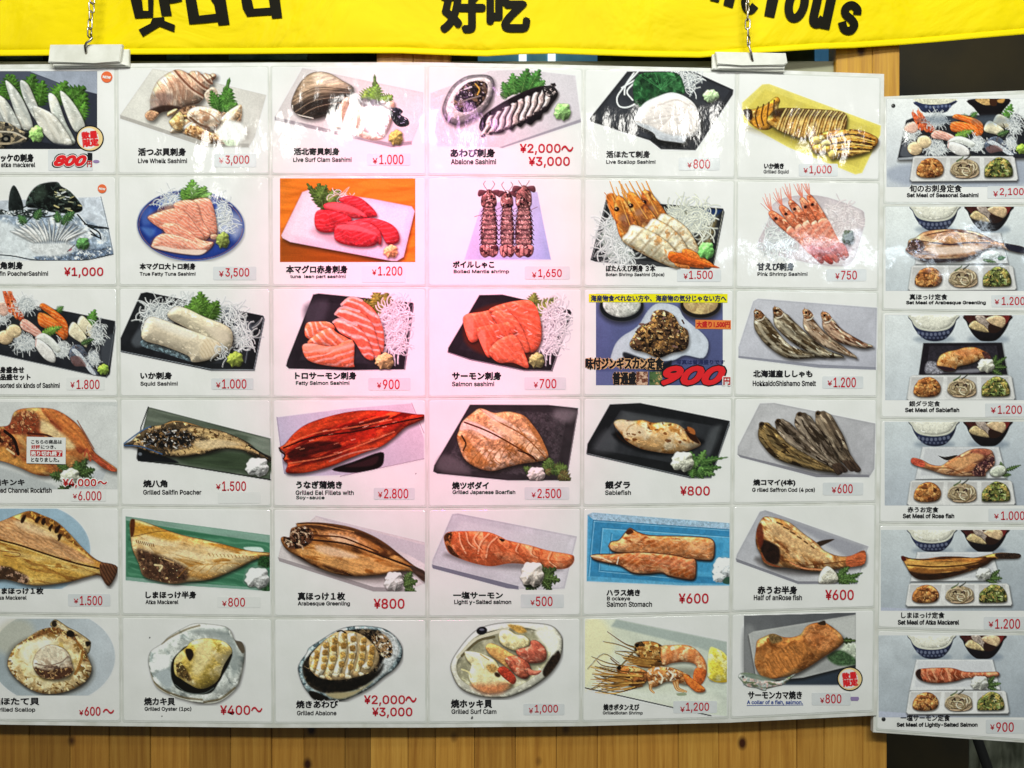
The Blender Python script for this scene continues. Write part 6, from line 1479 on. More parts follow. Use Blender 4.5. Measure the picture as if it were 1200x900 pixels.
@pic('s3')
def _():
    P = Pic(22, (112, 60, 1260, 700), BLUEBG, wr=234)
    P.S([(112, 60), (1260, 60), (1260, 700), (112, 700)], 'e4e8e8', sm=0, gr=('c0c8d0', 70), n=(120, .06))

    def dish(P, f):
        q = lambda pts: [f(x, y) for x, y in pts]
        P.S(q([(410, 278), (1000, 275), (1040, 512), (375, 516)]), '241f26', sm=0, n=(30, .2), rim=('0d0b0e', 8, .8), sh=(4, 10, 12, .5))
        P.S(q([(455, 300), (960, 298), (990, 490), (430, 500)]), '36323a', sm=0, soft=6, n=(16, .3))
        P.S(q([(440, 420), (520, 430), (560, 500), (430, 505)]), '9a98a0', soft=12, n=(10, .5)).S(q([(560, 500), (820, 470), (820, 500)]), '8a8890', soft=10)
        P.S(q([(512, 450), (520, 400), (545, 365), (600, 340), (660, 330), (720, 312), (800, 310), (860, 335), (900, 360), (910, 400), (840, 400), (800, 420), (740, 440), (670, 455), (640, 488), (570, 485)]),
            'cc9258', b=20, bs=.6, n=(22, .18), c2=[('e6bc86', 40, .55, .1), ('a0602c', 24, .63, .06)], rim=('4a2612', 10, .8), keep=1, sh=(2, 10, 10, .6), seed=5)
        P.S(q([(520, 450), (640, 470), (650, 490), (540, 486)]), '33202a', clip=1, soft=6)
        P.S(q([(640, 345), (720, 320), (800, 320), (850, 350), (760, 370), (700, 380)]), 'd8905c', clip=1, soft=12, a=.7)
        P.T(q([(700, 380), (670, 420), (650, 470)]), 9, 'a06a38', clip=1, a=.7)
        P.S(q([(850, 345), (905, 360), (915, 395), (880, 400)]), '5a3834', soft=5, n=(8, .5))
        for i, (x, y, a, l, w) in enumerate([(930, 450, -70, 90, 50), (940, 450, -35, 120, 40), (950, 460, 0, 90, 50), (930, 480, 30, 90, 50)]):
            P.leaf(*f(x, y), a, l, w, ['26361f', '33482a', '1d2c1a'][i % 3], i, teeth=5)
        P.mound(*f(880, 445), 62, 52, 'd8d6c6', 5)
    set_meal(P, dish, -10, -8)
    return P


@pic('s4')
def _():
    P = Pic(23, (108, 92, 1260, 722), BLUEBG, wr=230)
    P.S([(108, 92), (1260, 92), (1260, 735), (108, 722)], 'd2d8da', sm=0, gr=('b4bcc6', 80), n=(120, .06))

    def dish(P, f):
        q = lambda pts: [f(x, y) for x, y in pts]
        white_plate(P, f, 268, 505, 345, 1035)
        P.S(q([(520, 335), (570, 345), (660, 330), (640, 355), (580, 370)]), '2a2420', soft=4)
        P.S(q([(312, 375), (330, 350), (400, 368), (460, 400), (540, 410), (600, 370), (680, 330), (760, 290), (840, 280), (910, 290), (935, 320), (945, 380), (930, 420), (880, 460), (870, 490), (780, 490), (680, 490), (570, 478), (480, 450), (400, 425), (330, 400)]),
            'b87e54', b=20, bs=.6, n=(22, .22, 3, -20), c2=[('e0b488', 34, .56, .08, 3, -25), ('6a3c30', 28, .6, .07, 3, -20)], rim=('4a2420', 9, .8), keep=1, sh=(4, 12, 12, .5), seed=6)
        P.S(q([(312, 375), (330, 352), (400, 370), (420, 410), (380, 420), (330, 400)]), 'c25a44', clip=1, soft=6, n=(8, .4, 4, 20))
        P.S(q([(600, 400), (720, 340), (830, 310), (860, 350), (780, 390), (680, 430)]), 'dcaa78', clip=1, soft=14, a=.85)
        P.S(q([(780, 480), (800, 410), (860, 370), (940, 330), (940, 400), (880, 450), (860, 490)]), '4a2c30', clip=1, soft=10, n=(12, .5), c2=[('a87a6a', 14, .6, .06)])
        P.S(q([(760, 300), (850, 285), (920, 300), (900, 330), (820, 320)]), 'a85a4a', clip=1, soft=10, a=.7)
        P.T(q([(480, 430), (600, 430), (700, 470)]), 9, '7a4a24', clip=1, a=.7)
        P.leaf(*f(1020, 450), -20, 130, 36, '2c3c2a', 4)
        P.leaf(*f(1000, 440), -100, 60, 40, '38502c', 5)
        P.leaf(*f(1000, 480), 0, 70, 40, '26361f', 6)
        P.S(ell(*f(970, 450), 64, 42, -15), 'c8ccbc', b=16, n=(12, .15), rim=('6a7464', 8, .6), sh=(2, 8, 8, .5))
    set_meal(P, dish, -8, 12)
    return P




@pic('s5')
def _():
    P = Pic(24, (38, 34, 590, 328), BLUEBG, wr=222, step=.8)
    k = 1 / 2.0
    P = ScaledPic(P, lambda x, y: (2 + x * .4755, -1 + y * .44))
    P.S([(60, 60), (1260, 80), (1260, 770), (60, 720)], 'cad0d2', sm=0, gr=('aab2ba', 80), n=(120, .06))

    def dish(P, f):
        q = lambda pts: [f(x, y) for x, y in pts]
        white_plate(P, f, 262, 498, 320, 1010)
        P.S(q([(255, 305), (280, 300), (330, 315), (430, 318), (560, 300), (700, 300), (800, 310), (880, 295), (960, 275), (1030, 268), (1150, 280), (1140, 310), (1020, 315), (950, 330), (900, 370), (780, 420), (640, 465), (520, 490), (400, 490), (330, 450), (290, 380)]),
            'a06a34', b=20, bs=.55, n=(22, .22, 4, -5), c2=[('d8a45c', 40, .55, .08, 5, -5), ('4f2c14', 28, .6, .07, 5, -5)], rim=('2a160c', 10, .85), keep=1, sh=(4, 12, 12, .5), seed=6)
        P.S(q([(300, 420), (420, 440), (640, 430), (800, 390), (640, 470), (400, 495)]), '2c1a10', clip=1, soft=10, a=.9, n=(10, .4, 4, -5))
        P.S(q([(320, 330), (500, 340), (750, 345), (850, 350), (700, 385), (500, 400), (340, 380)]), 'd8a85c', clip=1, soft=10, a=.8)
        P.T(q([(300, 370), (500, 385), (700, 375), (880, 340)]), 12, '5a3416', clip=1).T(q([(270, 308), (420, 328), (600, 312), (900, 305)]), 10, '4a2a14', clip=1)
        P.S(q([(250, 300), (275, 298), (290, 330), (262, 335)]), '5a1c18', soft=5)
        P.S(q([(980, 275), (1150, 275), (1150, 315), (1000, 315)]), '3a2a20', soft=5, n=(8, .4))
        for i, (x, y, a, l, w) in enumerate([(940, 470, -40, 90, 50), (930, 480, 0, 100, 50), (900, 490, 20, 110, 40)]):
            P.leaf(*f(x, y), a, l, w, ['26361f', '33482a', '1d2c1a'][i % 3], i, teeth=5)
        P.mound(*f(880, 440), 56, 46, 'd4d4cc', 5)
    set_meal(P, dish, -20, 0)
    return P.P


class ScaledPic:
    """the same brush with another map from drawing to view"""

    def __init__(s, P, f):
        s.P, s.f = P, f
        x0, y0 = f(0, 0)
        x1, y1 = f(1000, 1000)
        s.k = ((x1 - x0) + (y1 - y0)) / 2000

    def m(s, pts):
        return [s.f(x, y) for x, y in pts]

    def S(s, pts, col, **kw):
        k = s.k
        for q in ('b', 'soft', 'nbs'):
            if kw.get(q):
                kw[q] = kw[q] * k
        if kw.get('n'):
            kw['n'] = (kw['n'][0] * k,) + tuple(kw['n'][1:])
        if kw.get('c2'):
            kw['c2'] = [(c[0], c[1] * k) + tuple(c[2:]) for c in kw['c2']]
        if kw.get('st'):
            kw['st'] = [(c[0], c[1] * k) + tuple(c[2:]) for c in kw['st']]
        if kw.get('rim'):
            kw['rim'] = (kw['rim'][0], kw['rim'][1] * k, kw['rim'][2])
        if kw.get('sh'):
            kw['sh'] = (kw['sh'][0] * k, kw['sh'][1] * k, kw['sh'][2] * k, kw['sh'][3])
        s.P.S(s.m(pts), col, **kw)
        return s

    def T(s, pts, w, col, w2=None, **kw):
        if kw.get('soft'):
            kw['soft'] *= s.k
        s.P.T(s.m(pts), w * s.k, col, w2=None if w2 is None else w2 * s.k, **kw)
        return s

    def leaf(s, x, y, ang, ln, wd, *a, **kw):
        s.P.leaf(*s.f(x, y), ang, ln * s.k, wd * s.k, *a, **kw)
        return s

    def mound(s, x, y, rx, ry, *a, **kw):
        s.P.mound(*s.f(x, y), rx * s.k, ry * s.k, *a, **kw)
        return s


@pic('s6')
def _():
    P = Pic(25, (30, 418, 590, 716), BLUEBG, wr=215, step=.8)
    P = ScaledPic(P, lambda x, y: (2 + x * .459, 384 + y * .449))
    P.S([(60, 75), (1290, 75), (1290, 770), (60, 690)], 'c0c6ca', sm=0, gr=('a2aab2', 80), n=(120, .06))

    def dish(P, f):
        q = lambda pts: [f(x, y) for x, y in pts]
        white_plate(P, f, 268, 512, 310, 1030)
        P.S(q([(360, 390), (370, 355), (420, 342), (560, 335), (660, 340), (740, 365), (830, 372), (930, 370), (1010, 370), (1020, 400), (960, 415), (860, 415), (760, 420), (680, 445), (560, 460), (460, 455), (390, 430)]),
            'b8694a', b=18, bs=.55, n=(22, .2), c2=[('d8926c', 34, .55, .08, 2, 70), ('8a4428', 26, .62, .06, 2, 70)], rim=('4a2214', 10, .8), keep=1, sh=(4, 12, 12, .5), seed=6)
        P.S(q([(360, 390), (370, 355), (400, 345), (400, 400), (420, 445), (385, 430)]), '33201a', clip=1, soft=6)
        for i in range(8):
            P.T(q([(460 + i * 55, 345 + i * 4), (450 + i * 55, 385 + i * 2), (470 + i * 55, 430 - i * 3)]), 8, 'e8b08c', clip=1, a=.6)
        for i, (x, y, a, l, w) in enumerate([(930, 470, -50, 90, 50), (940, 480, -10, 100, 50), (930, 490, 20, 90, 40)]):
            P.leaf(*f(x, y), a, l, w, ['26361f', '33482a', '1d2c1a'][i % 3], i, teeth=5)
        P.mound(*f(865, 455), 66, 56, 'd0d0c6', 5)
    set_meal(P, dish, -5, 2)
    return P.P
# ---------------------------------------------------------------- materials
def mat(name, col, rough=.5, metal=0, spec=.5):
    m = bpy.data.materials.new(name)
    m.use_nodes = True
    b = m.node_tree.nodes['Principled BSDF']
    b.inputs['Base Color'].default_value = (*col, 1)
    b.inputs['Roughness'].default_value = rough
    b.inputs['Metallic'].default_value = metal
    b.inputs['Specular IOR Level'].default_value = spec
    return m


def N(m, kind, **kw):
    n = m.node_tree.nodes.new(kind)
    for k, v in kw.items():
        if k in n.inputs:
            n.inputs[k].default_value = v
        else:
            setattr(n, k, v)
    return n


def L(m, a, b):
    m.node_tree.links.new(a, b)


def bsdf(m):
    return m.node_tree.nodes['Principled BSDF']


def film(m, s=1.0):
    """the wavy, slightly crumpled plastic of a laminating pouch: bump in world space so that it runs across print and paper"""
    g = N(m, 'ShaderNodeNewGeometry')
    mp = N(m, 'ShaderNodeMapping')
    mp.inputs['Scale'].default_value = (1, 1, .55)
    L(m, g.outputs['Position'], mp.inputs['Vector'])
    a = N(m, 'ShaderNodeTexNoise', Scale=9.0, Detail=2.0, Roughness=.5)
    b = N(m, 'ShaderNodeTexNoise', Scale=46.0, Detail=3.0, Roughness=.55)
    L(m, mp.outputs[0], a.inputs['Vector'])
    L(m, mp.outputs[0], b.inputs['Vector'])
    ba = N(m, 'ShaderNodeBump', Strength=.55 * s, Distance=.012)
    bb = N(m, 'ShaderNodeBump', Strength=.34 * s, Distance=.0016)
    L(m, a.outputs['Fac'], ba.inputs['Height'])
    L(m, b.outputs['Fac'], bb.inputs['Height'])
    L(m, ba.outputs['Normal'], bb.inputs['Normal'])
    L(m, bb.outputs['Normal'], bsdf(m).inputs['Normal'])
    return m


def mottled(m, c1, c2, scale=8, detail=4, lo=.35, hi=.65, stretch=(1, 1, 1)):
    g = N(m, 'ShaderNodeNewGeometry')
    mp = N(m, 'ShaderNodeMapping')
    mp.inputs['Scale'].default_value = stretch
    L(m, g.outputs['Position'], mp.inputs['Vector'])
    n = N(m, 'ShaderNodeTexNoise', Scale=scale, Detail=detail)
    L(m, mp.outputs[0], n.inputs['Vector'])
    r = N(m, 'ShaderNodeValToRGB')
    r.color_ramp.elements[0].position = lo
    r.color_ramp.elements[1].position = hi
    r.color_ramp.elements[0].color = (*c1, 1)
    r.color_ramp.elements[1].color = (*c2, 1)
    L(m, n.outputs['Fac'], r.inputs[0])
    L(m, r.outputs[0], bsdf(m).inputs['Base Color'])
    return r


GLOSS = .09
M = {}
M['paper'] = film(mat('laminated_paper', (.80, .80, .78), GLOSS))
mottled(M['paper'], (.775, .78, .755), (.815, .815, .80), 14, 5)
M['pouch'] = film(mat('pouch_margin', (.66, .68, .64), .16))
mottled(M['pouch'], (.60, .62, .57), (.70, .71, .67), 20, 4)
M['ink'] = film(mat('printed_ink', (.5, .5, .5), GLOSS))
at = N(M['ink'], 'ShaderNodeAttribute', attribute_name='Ink')
L(M['ink'], at.outputs['Color'], bsdf(M['ink']).inputs['Base Color'])
for nm, c in (('black', (.012, .012, .014)), ('red', (.52, .02, .035)), ('hot', (.70, .02, .025)), ('grey', (.12, .12, .12)), ('blue', (.02, .06, .30)),
              ('navy', (.02, .025, .09)), ('white', (.82, .82, .80)), ('orange', (.75, .22, .05)), ('yellow', (.80, .74, .01)), ('brown', (.16, .05, .01)),
              ('peach', (.74, .42, .20)), ('coral', (.75, .15, .05)), ('cream', (.80, .60, .28)), ('violet', (.30, .22, .42)), ('deepred', (.5, .02, .02))):
    M[nm] = film(mat('ink_' + nm, c, GLOSS + .03))
M['tag'] = film(mat('price_sticker', (.60, .63, .64), .22))
mottled(M['tag'], (.635, .665, .67), (.70, .715, .725), 30, 3)
M['faint'] = film(mat('pale_sticker', (.75, .76, .74), .2))
M['board'] = mat('board_white', (.72, .72, .68), .45)
mottled(M['board'], (.60, .60, .54), (.76, .76, .73), 25, 6)


# ---------------------------------------------------------------- helpers
def P3(px, py, y=0.0):
    """photo pixel on the board plane -> world point at depth y (metres behind the plane)"""
    s = (D + y) / D
    return ((px - 600) * K * s, y, (450 - py) * K * s)


def link(name, me, parent=None, m=None):
    o = bpy.data.objects.new(name, me)
    COL.objects.link(o)
    if parent is not None:
        o.parent = parent
    if m is not None:
        me.materials.append(m)
    return o


def tag(o, label, cat, group=None):
    o['label'] = label
    o['category'] = cat
    if group:
        o['group'] = group
    return o


def mesh(name, v, f, smooth=False):
    me = bpy.data.meshes.new(name)
    me.from_pydata([tuple(p) for p in v], [], f)
    if smooth:
        me.polygons.foreach_set('use_smooth', [True] * len(me.polygons))
    me.update()
    return me


def bm_mesh(name, bm, smooth=False):
    me = bpy.data.meshes.new(name)
    bmesh.ops.recalc_face_normals(bm, faces=bm.faces)
    bm.to_mesh(me)
    bm.free()
    if smooth:
        me.polygons.foreach_set('use_smooth', [True] * len(me.polygons))
    return me


def slab(pts, y0, y1, bev=0):
    """prism from outline pts [(X, Z)] between depths y0 (front) and y1 (back)"""
    bm = bmesh.new()
    fr = [bm.verts.new((x, y0, z)) for x, z in pts]
    bk = [bm.verts.new((x, y1, z)) for x, z in pts]
    ff = bm.faces.new(fr)
    bm.faces.new(bk[::-1])
    n = len(pts)
    for i in range(n):
        bm.faces.new((fr[i], bk[i], bk[(i + 1) % n], fr[(i + 1) % n]))
    if bev:
        bmesh.ops.bevel(bm, geom=list(ff.edges), offset=bev, segments=2, affect='EDGES')
    return bm


def box_bm(bm, a, b, bev=0):
    r = bmesh.ops.create_cube(bm, size=1)
    c = [(a[i] + b[i]) / 2 for i in range(3)]
    s = [abs(b[i] - a[i]) for i in range(3)]
    for v in r['verts']:
        v.co = Vector([c[i] + v.co[i] * s[i] for i in range(3)])
    if bev:
        es = list({e for v in r['verts'] for e in v.link_edges})
        bmesh.ops.bevel(bm, geom=es, offset=bev, segments=2, affect='EDGES')


def tube(bm, pts, r, seg=8, closed=False):
    pts = [Vector(p) for p in pts]
    n = len(pts)
    rings = []
    up = Vector((0, 1, 0.01))
    for i, p in enumerate(pts):
        a = pts[i - 1] if (i or closed) else p
        b = pts[(i + 1) % n] if (i < n - 1 or closed) else p
        t = (b - a).normalized()
        u = t.cross(up)
        if u.length < .05:
            u = t.cross(Vector((1, 0, 0)))
        u.normalize()
        w = t.cross(u)
        rings.append([bm.verts.new(p + r * (math.cos(2 * math.pi * k / seg) * u + math.sin(2 * math.pi * k / seg) * w)) for k in range(seg)])
    for i in range(n if closed else n - 1):
        A, B = rings[i], rings[(i + 1) % n]
        for k in range(seg):
            bm.faces.new((A[k], A[(k + 1) % seg], B[(k + 1) % seg], B[k]))
    if not closed:
        bm.faces.new(rings[0][::-1])
        bm.faces.new(rings[-1])


# ---------------------------------------------------------------- lettering
INTER = None
try:
    _p = os.path.join(bpy.utils.system_resource('DATAFILES'), 'fonts', 'Inter.woff2')
    if os.path.exists(_p):
        INTER = bpy.data.fonts.load(_p)
except Exception:
    INTER = None
GLYPHS = {}


def glyphs(s, font='latin', shear=0.0):
    key = (s, font, shear)
    if key not in GLYPHS:
        c = bpy.data.curves.new('lettering', 'FONT')
        c.body = s
        c.size = 1
        c.resolution_u = 3
        c.shear = shear
        if font == 'latin' and INTER:
            c.font = INTER
        o = bpy.data.objects.new('lettering', c)
        COL.objects.link(o)
        dg = bpy.context.evaluated_depsgraph_get()
        me = bpy.data.meshes.new_from_object(o.evaluated_get(dg))
        v = np.empty(len(me.vertices) * 3, np.float32)
        me.vertices.foreach_get('co', v)
        v = v.reshape(-1, 3)[:, :2]
        f = [tuple(p.vertices) for p in me.polygons]
        bpy.data.objects.remove(o)
        bpy.data.curves.remove(c)
        bpy.data.meshes.remove(me)
        mn, mx = v.min(0), v.max(0)
        GLYPHS[key] = ((v - mn) / (mx - mn), f)
    return GLYPHS[key]


def letters(items, to_px, depth, bold=.06, n=4, rot=0):
    """items: [(text, (x0, y0, x1, y1), font, shear)] in view units -> verts, faces. Bold copies are staggered in depth"""
    V, F = [], []
    for it in items:
        s, bb = it[0], it[1]
        font = it[2] if len(it) > 2 else 'latin'
        sh = it[3] if len(it) > 3 else 0
        g, f = glyphs(s, font, sh)
        d = bold * (bb[3] - bb[1] if s != '～' else 30)
        offs = [(0, 0)] if not bold else [(math.cos(2 * math.pi * (k + .5) / n) * d, math.sin(2 * math.pi * (k + .5) / n) * d) for k in range(n)]
        dx = d * .75
        x0, x1, y0, y1 = bb[0] + dx, bb[2] - dx, bb[1] + dx, bb[3] - dx
        for k, (ox, oy) in enumerate(offs):
            b0 = len(V)
            for gx, gy in g:
                x, y = x0 + gx * (x1 - x0) + ox, y1 - gy * (y1 - y0) + oy
                if rot:
                    cx, cy = (bb[0] + bb[2]) / 2, (bb[1] + bb[3]) / 2
                    c, q = math.cos(rot), math.sin(rot)
                    x, y = cx + (x - cx) * c - (y - cy) * q, cy + (x - cx) * q + (y - cy) * c
                px, py = to_px(x, y)
                V.append(P3(px, py, depth - k * .00002))
            F += [tuple(b0 + i for i in q) for q in f]
    return V, F


def lettering(name, items, to_px, depth, m, parent, bold=.06, n=4, rot=0):
    V, F = letters(items, to_px, depth, bold, n, rot)
    return link(name, mesh(name, V, F), parent, m)


def sheet(name, pts, to_px, depth, m, parent, th=.0002):
    q = [P3(*to_px(x, y), depth) for x, y in pts]
    bm = slab([(x, z) for x, _, z in q], depth - th, depth)
    return link(name, bm_mesh(name, bm), parent, m)


def rrect(b, r=4):
    x0, y0, x1, y1 = b
    out = []
    for cx, cy, a in ((x1 - r, y0 + r, -90), (x1 - r, y1 - r, 0), (x0 + r, y1 - r, 90), (x0 + r, y0 + r, 180)):
        for k in range(3):
            t = math.radians(a + 45 * k)
            out.append((cx + r * math.cos(t), cy + r * math.sin(t)))
    return out


# ---------------------------------------------------------------- setting
def wood(name, c1, c2, c3):
    m = mat(name, c2, .42)
    g = N(m, 'ShaderNodeNewGeometry')
    mp = N(m, 'ShaderNodeMapping')
    mp.inputs['Scale'].default_value = (44, 1, 1.8)
    L(m, g.outputs['Position'], mp.inputs['Vector'])
    n = N(m, 'ShaderNodeTexNoise', Scale=2.2, Detail=6.0, Roughness=.6, Distortion=.6)
    L(m, mp.outputs[0], n.inputs['Vector'])
    r = N(m, 'ShaderNodeValToRGB')
    r.color_ramp.elements[0].position = .3
    r.color_ramp.elements[0].color = (*c1, 1)
    r.color_ramp.elements[1].position = .72
    r.color_ramp.elements[1].color = (*c3, 1)
    r.color_ramp.elements.new(.5).color = (*c2, 1)
    L(m, n.outputs['Fac'], r.inputs[0])
    # each plank has its own tone
    oi = N(m, 'ShaderNodeAttribute', attribute_name='Tone')
    mx = N(m, 'ShaderNodeMix', data_type='RGBA', blend_type='MULTIPLY')
    mx.inputs[0].default_value = 1
    L(m, r.outputs[0], mx.inputs[6])
    L(m, oi.outputs['Color'], mx.inputs[7])
    # knots
    mk = N(m, 'ShaderNodeMapping')
    mk.inputs['Scale'].default_value = (13, 1, 9)
    mk.inputs['Location'].default_value = (.37, 0, .2)
    L(m, g.outputs['Position'], mk.inputs['Vector'])
    vo = N(m, 'ShaderNodeTexVoronoi', Scale=1.0)
    L(m, mk.outputs[0], vo.inputs['Vector'])
    kr = N(m, 'ShaderNodeValToRGB')
    kr.color_ramp.elements[0].position = .06
    kr.color_ramp.elements[0].color = (.10, .045, .015, 1)
    kr.color_ramp.elements[1].position = .15
    kr.color_ramp.elements[1].color = (1, 1, 1, 1)
    L(m, vo.outputs['Distance'], kr.inputs[0])
    m2 = N(m, 'ShaderNodeMix', data_type='RGBA', blend_type='MULTIPLY')
    m2.inputs[0].default_value = 1
    L(m, mx.outputs[2], m2.inputs[6])
    L(m, kr.outputs[0], m2.inputs[7])
    L(m, m2.outputs[2], bsdf(m).inputs['Base Color'])
    bp = N(m, 'ShaderNodeBump', Strength=.25, Distance=.002)
    L(m, n.outputs['Fac'], bp.inputs['Height'])
    L(m, bp.outputs[0], bsdf(m).inputs['Normal'])
    return m


M['wood'] = wood('pine_planks', (.36, .158, .022), (.50, .248, .040), (.62, .340, .066))
YW = .035                                     # front face of the plank wall, behind the board


def planks(name, seams, top, bottom, y0, th, seed=3, tones=None):
    bm = bmesh.new()
    lay = bm.loops.layers.color.new('Tone')
    r = random.Random(seed)
    for i in range(len(seams) - 1):
        a, b = P3(seams[i] + .25, bottom, y0), P3(seams[i + 1] - .25, top, y0)
        n0 = len(bm.faces)
        bm.faces.ensure_lookup_table()
        dy = r.uniform(0, .002)
        old = set(bm.faces)
        box_bm(bm, (a[0], y0 + dy, a[2]), (b[0], y0 + th, b[2]), .0012)
        t = tones[i] if tones else r.uniform(.72, 1.08)
        for f in set(bm.faces) - old:
            for l in f.loops:
                l[lay] = (t[0], t[1], t[2], 1) if isinstance(t, tuple) else (t, t * .98, t * .95, 1)
    return bm_mesh(name, bm)


seams = [-160, -110, -62, -14, 34, 82, 128, 176, 222, 270, 318, 356, 404, 434, 478, 510, 556, 604, 652, 700, 747, 795, 842, 891, 934, 966, 1011, 1040]
tones = [.9, .8, .95, .8, .75, .85, .8, .9, .78, .86, .9, .82, .75, 1.05, .95, 1.0, .92, 1.0, .95, .98, 1.0, 1.02, 1.0, .98, .95, 1.1, 1.08]
w = link('plank_wall', planks('plank_wall', seams, 300, 1000, YW, .02, tones=tones), None, M['wood'])
a, b = P3(-160, 1000, YW + .022), P3(1039, 300, YW + .022)
bm = bmesh.new()
box_bm(bm, (a[0], YW + .0215, a[2]), (b[0], YW + .03, b[2]))
link('backing', bm_mesh('backing', bm), w, mat('dark_joint', (.02, .012, .005), .8))
tag(w, 'wall of narrow knotty pine boards showing in a strip under the big menu board', 'wall')

# glazed strip above the boards
M['darkglass'] = mat('dark_glass', (.012, .02, .018), .08)
mottled(M['darkglass'], (.015, .028, .018), (.10, .13, .10), 7, 3, .4, .7)
M['frame'] = mat('window_wood', (.34, .34, .21), .5)
M['bluefilm'] = mat('blue_film', (.05, .22, .42), .25)
mottled(M['bluefilm'], (.05, .18, .36), (.25, .60, .85), 16, 4, .35, .7, (1, 1, .5))
M['tealfilm'] = mat('teal_film', (.10, .22, .24), .35)
mottled(M['tealfilm'], (.05, .14, .16), (.22, .36, .36), 12, 4, .35, .7)
M['pale'] = mat('lit_tube', (.85, .9, .95), .3)
for q_, c_, e_ in (('bluefilm', (.10, .34, .62), .22), ('pale', (.85, .95, 1.0), 1.1)):      # back-lit window film and the tubes behind it
    bsdf(M[q_]).inputs['Emission Color'].default_value = (*c_, 1)
    bsdf(M[q_]).inputs['Emission Strength'].default_value = e_
win = bpy.data.objects.new('shop_window', None)
COL.objects.link(win)
win.location = P3(460, 90, YW)
tag(win, 'dark window strip with blue film and pine posts between the yellow banner and the menu board', 'window')


def under(o, parent):
    o.parent = parent
    o.matrix_parent_inverse.identity()
    o.location = -Vector(parent.location)
    return o


def rect_px(x0, y0, x1, y1, y, th):
    a, b = P3(x0, y0, y), P3(x1, y1, y)
    bm = bmesh.new()
    box_bm(bm, (a[0], y, a[2]), (b[0], y + th, b[2]), 0)
    return bm


under(link('glass', bm_mesh('glass', rect_px(-160, -130, 985, 110, YW + .031, .004)), None, M['darkglass']), win)
bm = bmesh.new()
for a in ((-160, 71, 985, 110), ):
    p, q = P3(a[0], a[1], YW), P3(a[2], a[3], YW)
    box_bm(bm, (p[0], YW + .002, p[2]), (q[0], YW + .018, q[2]), .001)
under(link('sill_rail', bm_mesh('sill_rail', bm), None, M['frame']), win)
for nm, x0, x1, mm in (('grey_film', -160, 50, 'tealfilm'), ('grey_film', 195, 222, 'tealfilm'), ('grey_film', 268, 360, 'tealfilm'), ('blue_film', 560, 700, 'bluefilm'), ('blue_film', 955, 976, 'bluefilm'),
                       ('light_tube', 608, 617, 'pale'), ('light_tube', 642, 651, 'pale')):
    d = .025 if nm == 'light_tube' else .027
    under(link(nm, bm_mesh(nm, rect_px(x0, -100, x1, 76 if x0 > 500 else 70, YW + d, .0015)), None, M[mm]), win)
pm = planks('post', [441, 484, 528], -130, 120, .024, .04, 5, [1.3, 1.4])
under(link('post', pm, None, M['wood']), win)
pm = planks('corner_post', [980, 1023, 1055], -130, 260, .023, .04, 6, [(1.9, 1.45, .55), (2.2, 1.75, .7)])  # tone raised for the unshadowed light on these boards, besides their orange varnish
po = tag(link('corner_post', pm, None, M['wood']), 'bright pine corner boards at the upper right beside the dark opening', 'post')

# dark room behind, right of the plank wall
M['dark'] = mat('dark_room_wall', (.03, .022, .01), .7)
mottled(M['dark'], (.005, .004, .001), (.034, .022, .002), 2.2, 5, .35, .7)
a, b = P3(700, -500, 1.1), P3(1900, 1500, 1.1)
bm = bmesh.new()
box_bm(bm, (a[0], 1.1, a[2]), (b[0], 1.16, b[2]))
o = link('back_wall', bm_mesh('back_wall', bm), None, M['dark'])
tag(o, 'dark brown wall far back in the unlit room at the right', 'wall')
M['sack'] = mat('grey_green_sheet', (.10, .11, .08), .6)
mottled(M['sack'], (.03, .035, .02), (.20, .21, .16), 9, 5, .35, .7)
# a hanging sheet low in the dark room
v, f = [], []
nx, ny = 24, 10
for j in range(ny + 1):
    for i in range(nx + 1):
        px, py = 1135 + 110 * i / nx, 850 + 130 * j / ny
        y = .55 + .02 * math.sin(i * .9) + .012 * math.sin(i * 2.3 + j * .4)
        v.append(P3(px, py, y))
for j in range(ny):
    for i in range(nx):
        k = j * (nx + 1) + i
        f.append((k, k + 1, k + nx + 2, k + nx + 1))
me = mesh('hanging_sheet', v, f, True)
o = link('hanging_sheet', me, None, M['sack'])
sm = o.modifiers.new('thickness', 'SOLIDIFY')
sm.thickness = .004
tag(o, 'grey green plastic sheet hanging in the dark below the set meal board', 'sheet')
M['blackpole'] = mat('black_pole', (.008, .008, .008), .5)
bm = bmesh.new()
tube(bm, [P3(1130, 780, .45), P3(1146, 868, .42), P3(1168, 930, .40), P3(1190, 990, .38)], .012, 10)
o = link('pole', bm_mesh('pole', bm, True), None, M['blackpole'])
tag(o, 'black pole leaning at a slant in front of the grey green sheet', 'pole')

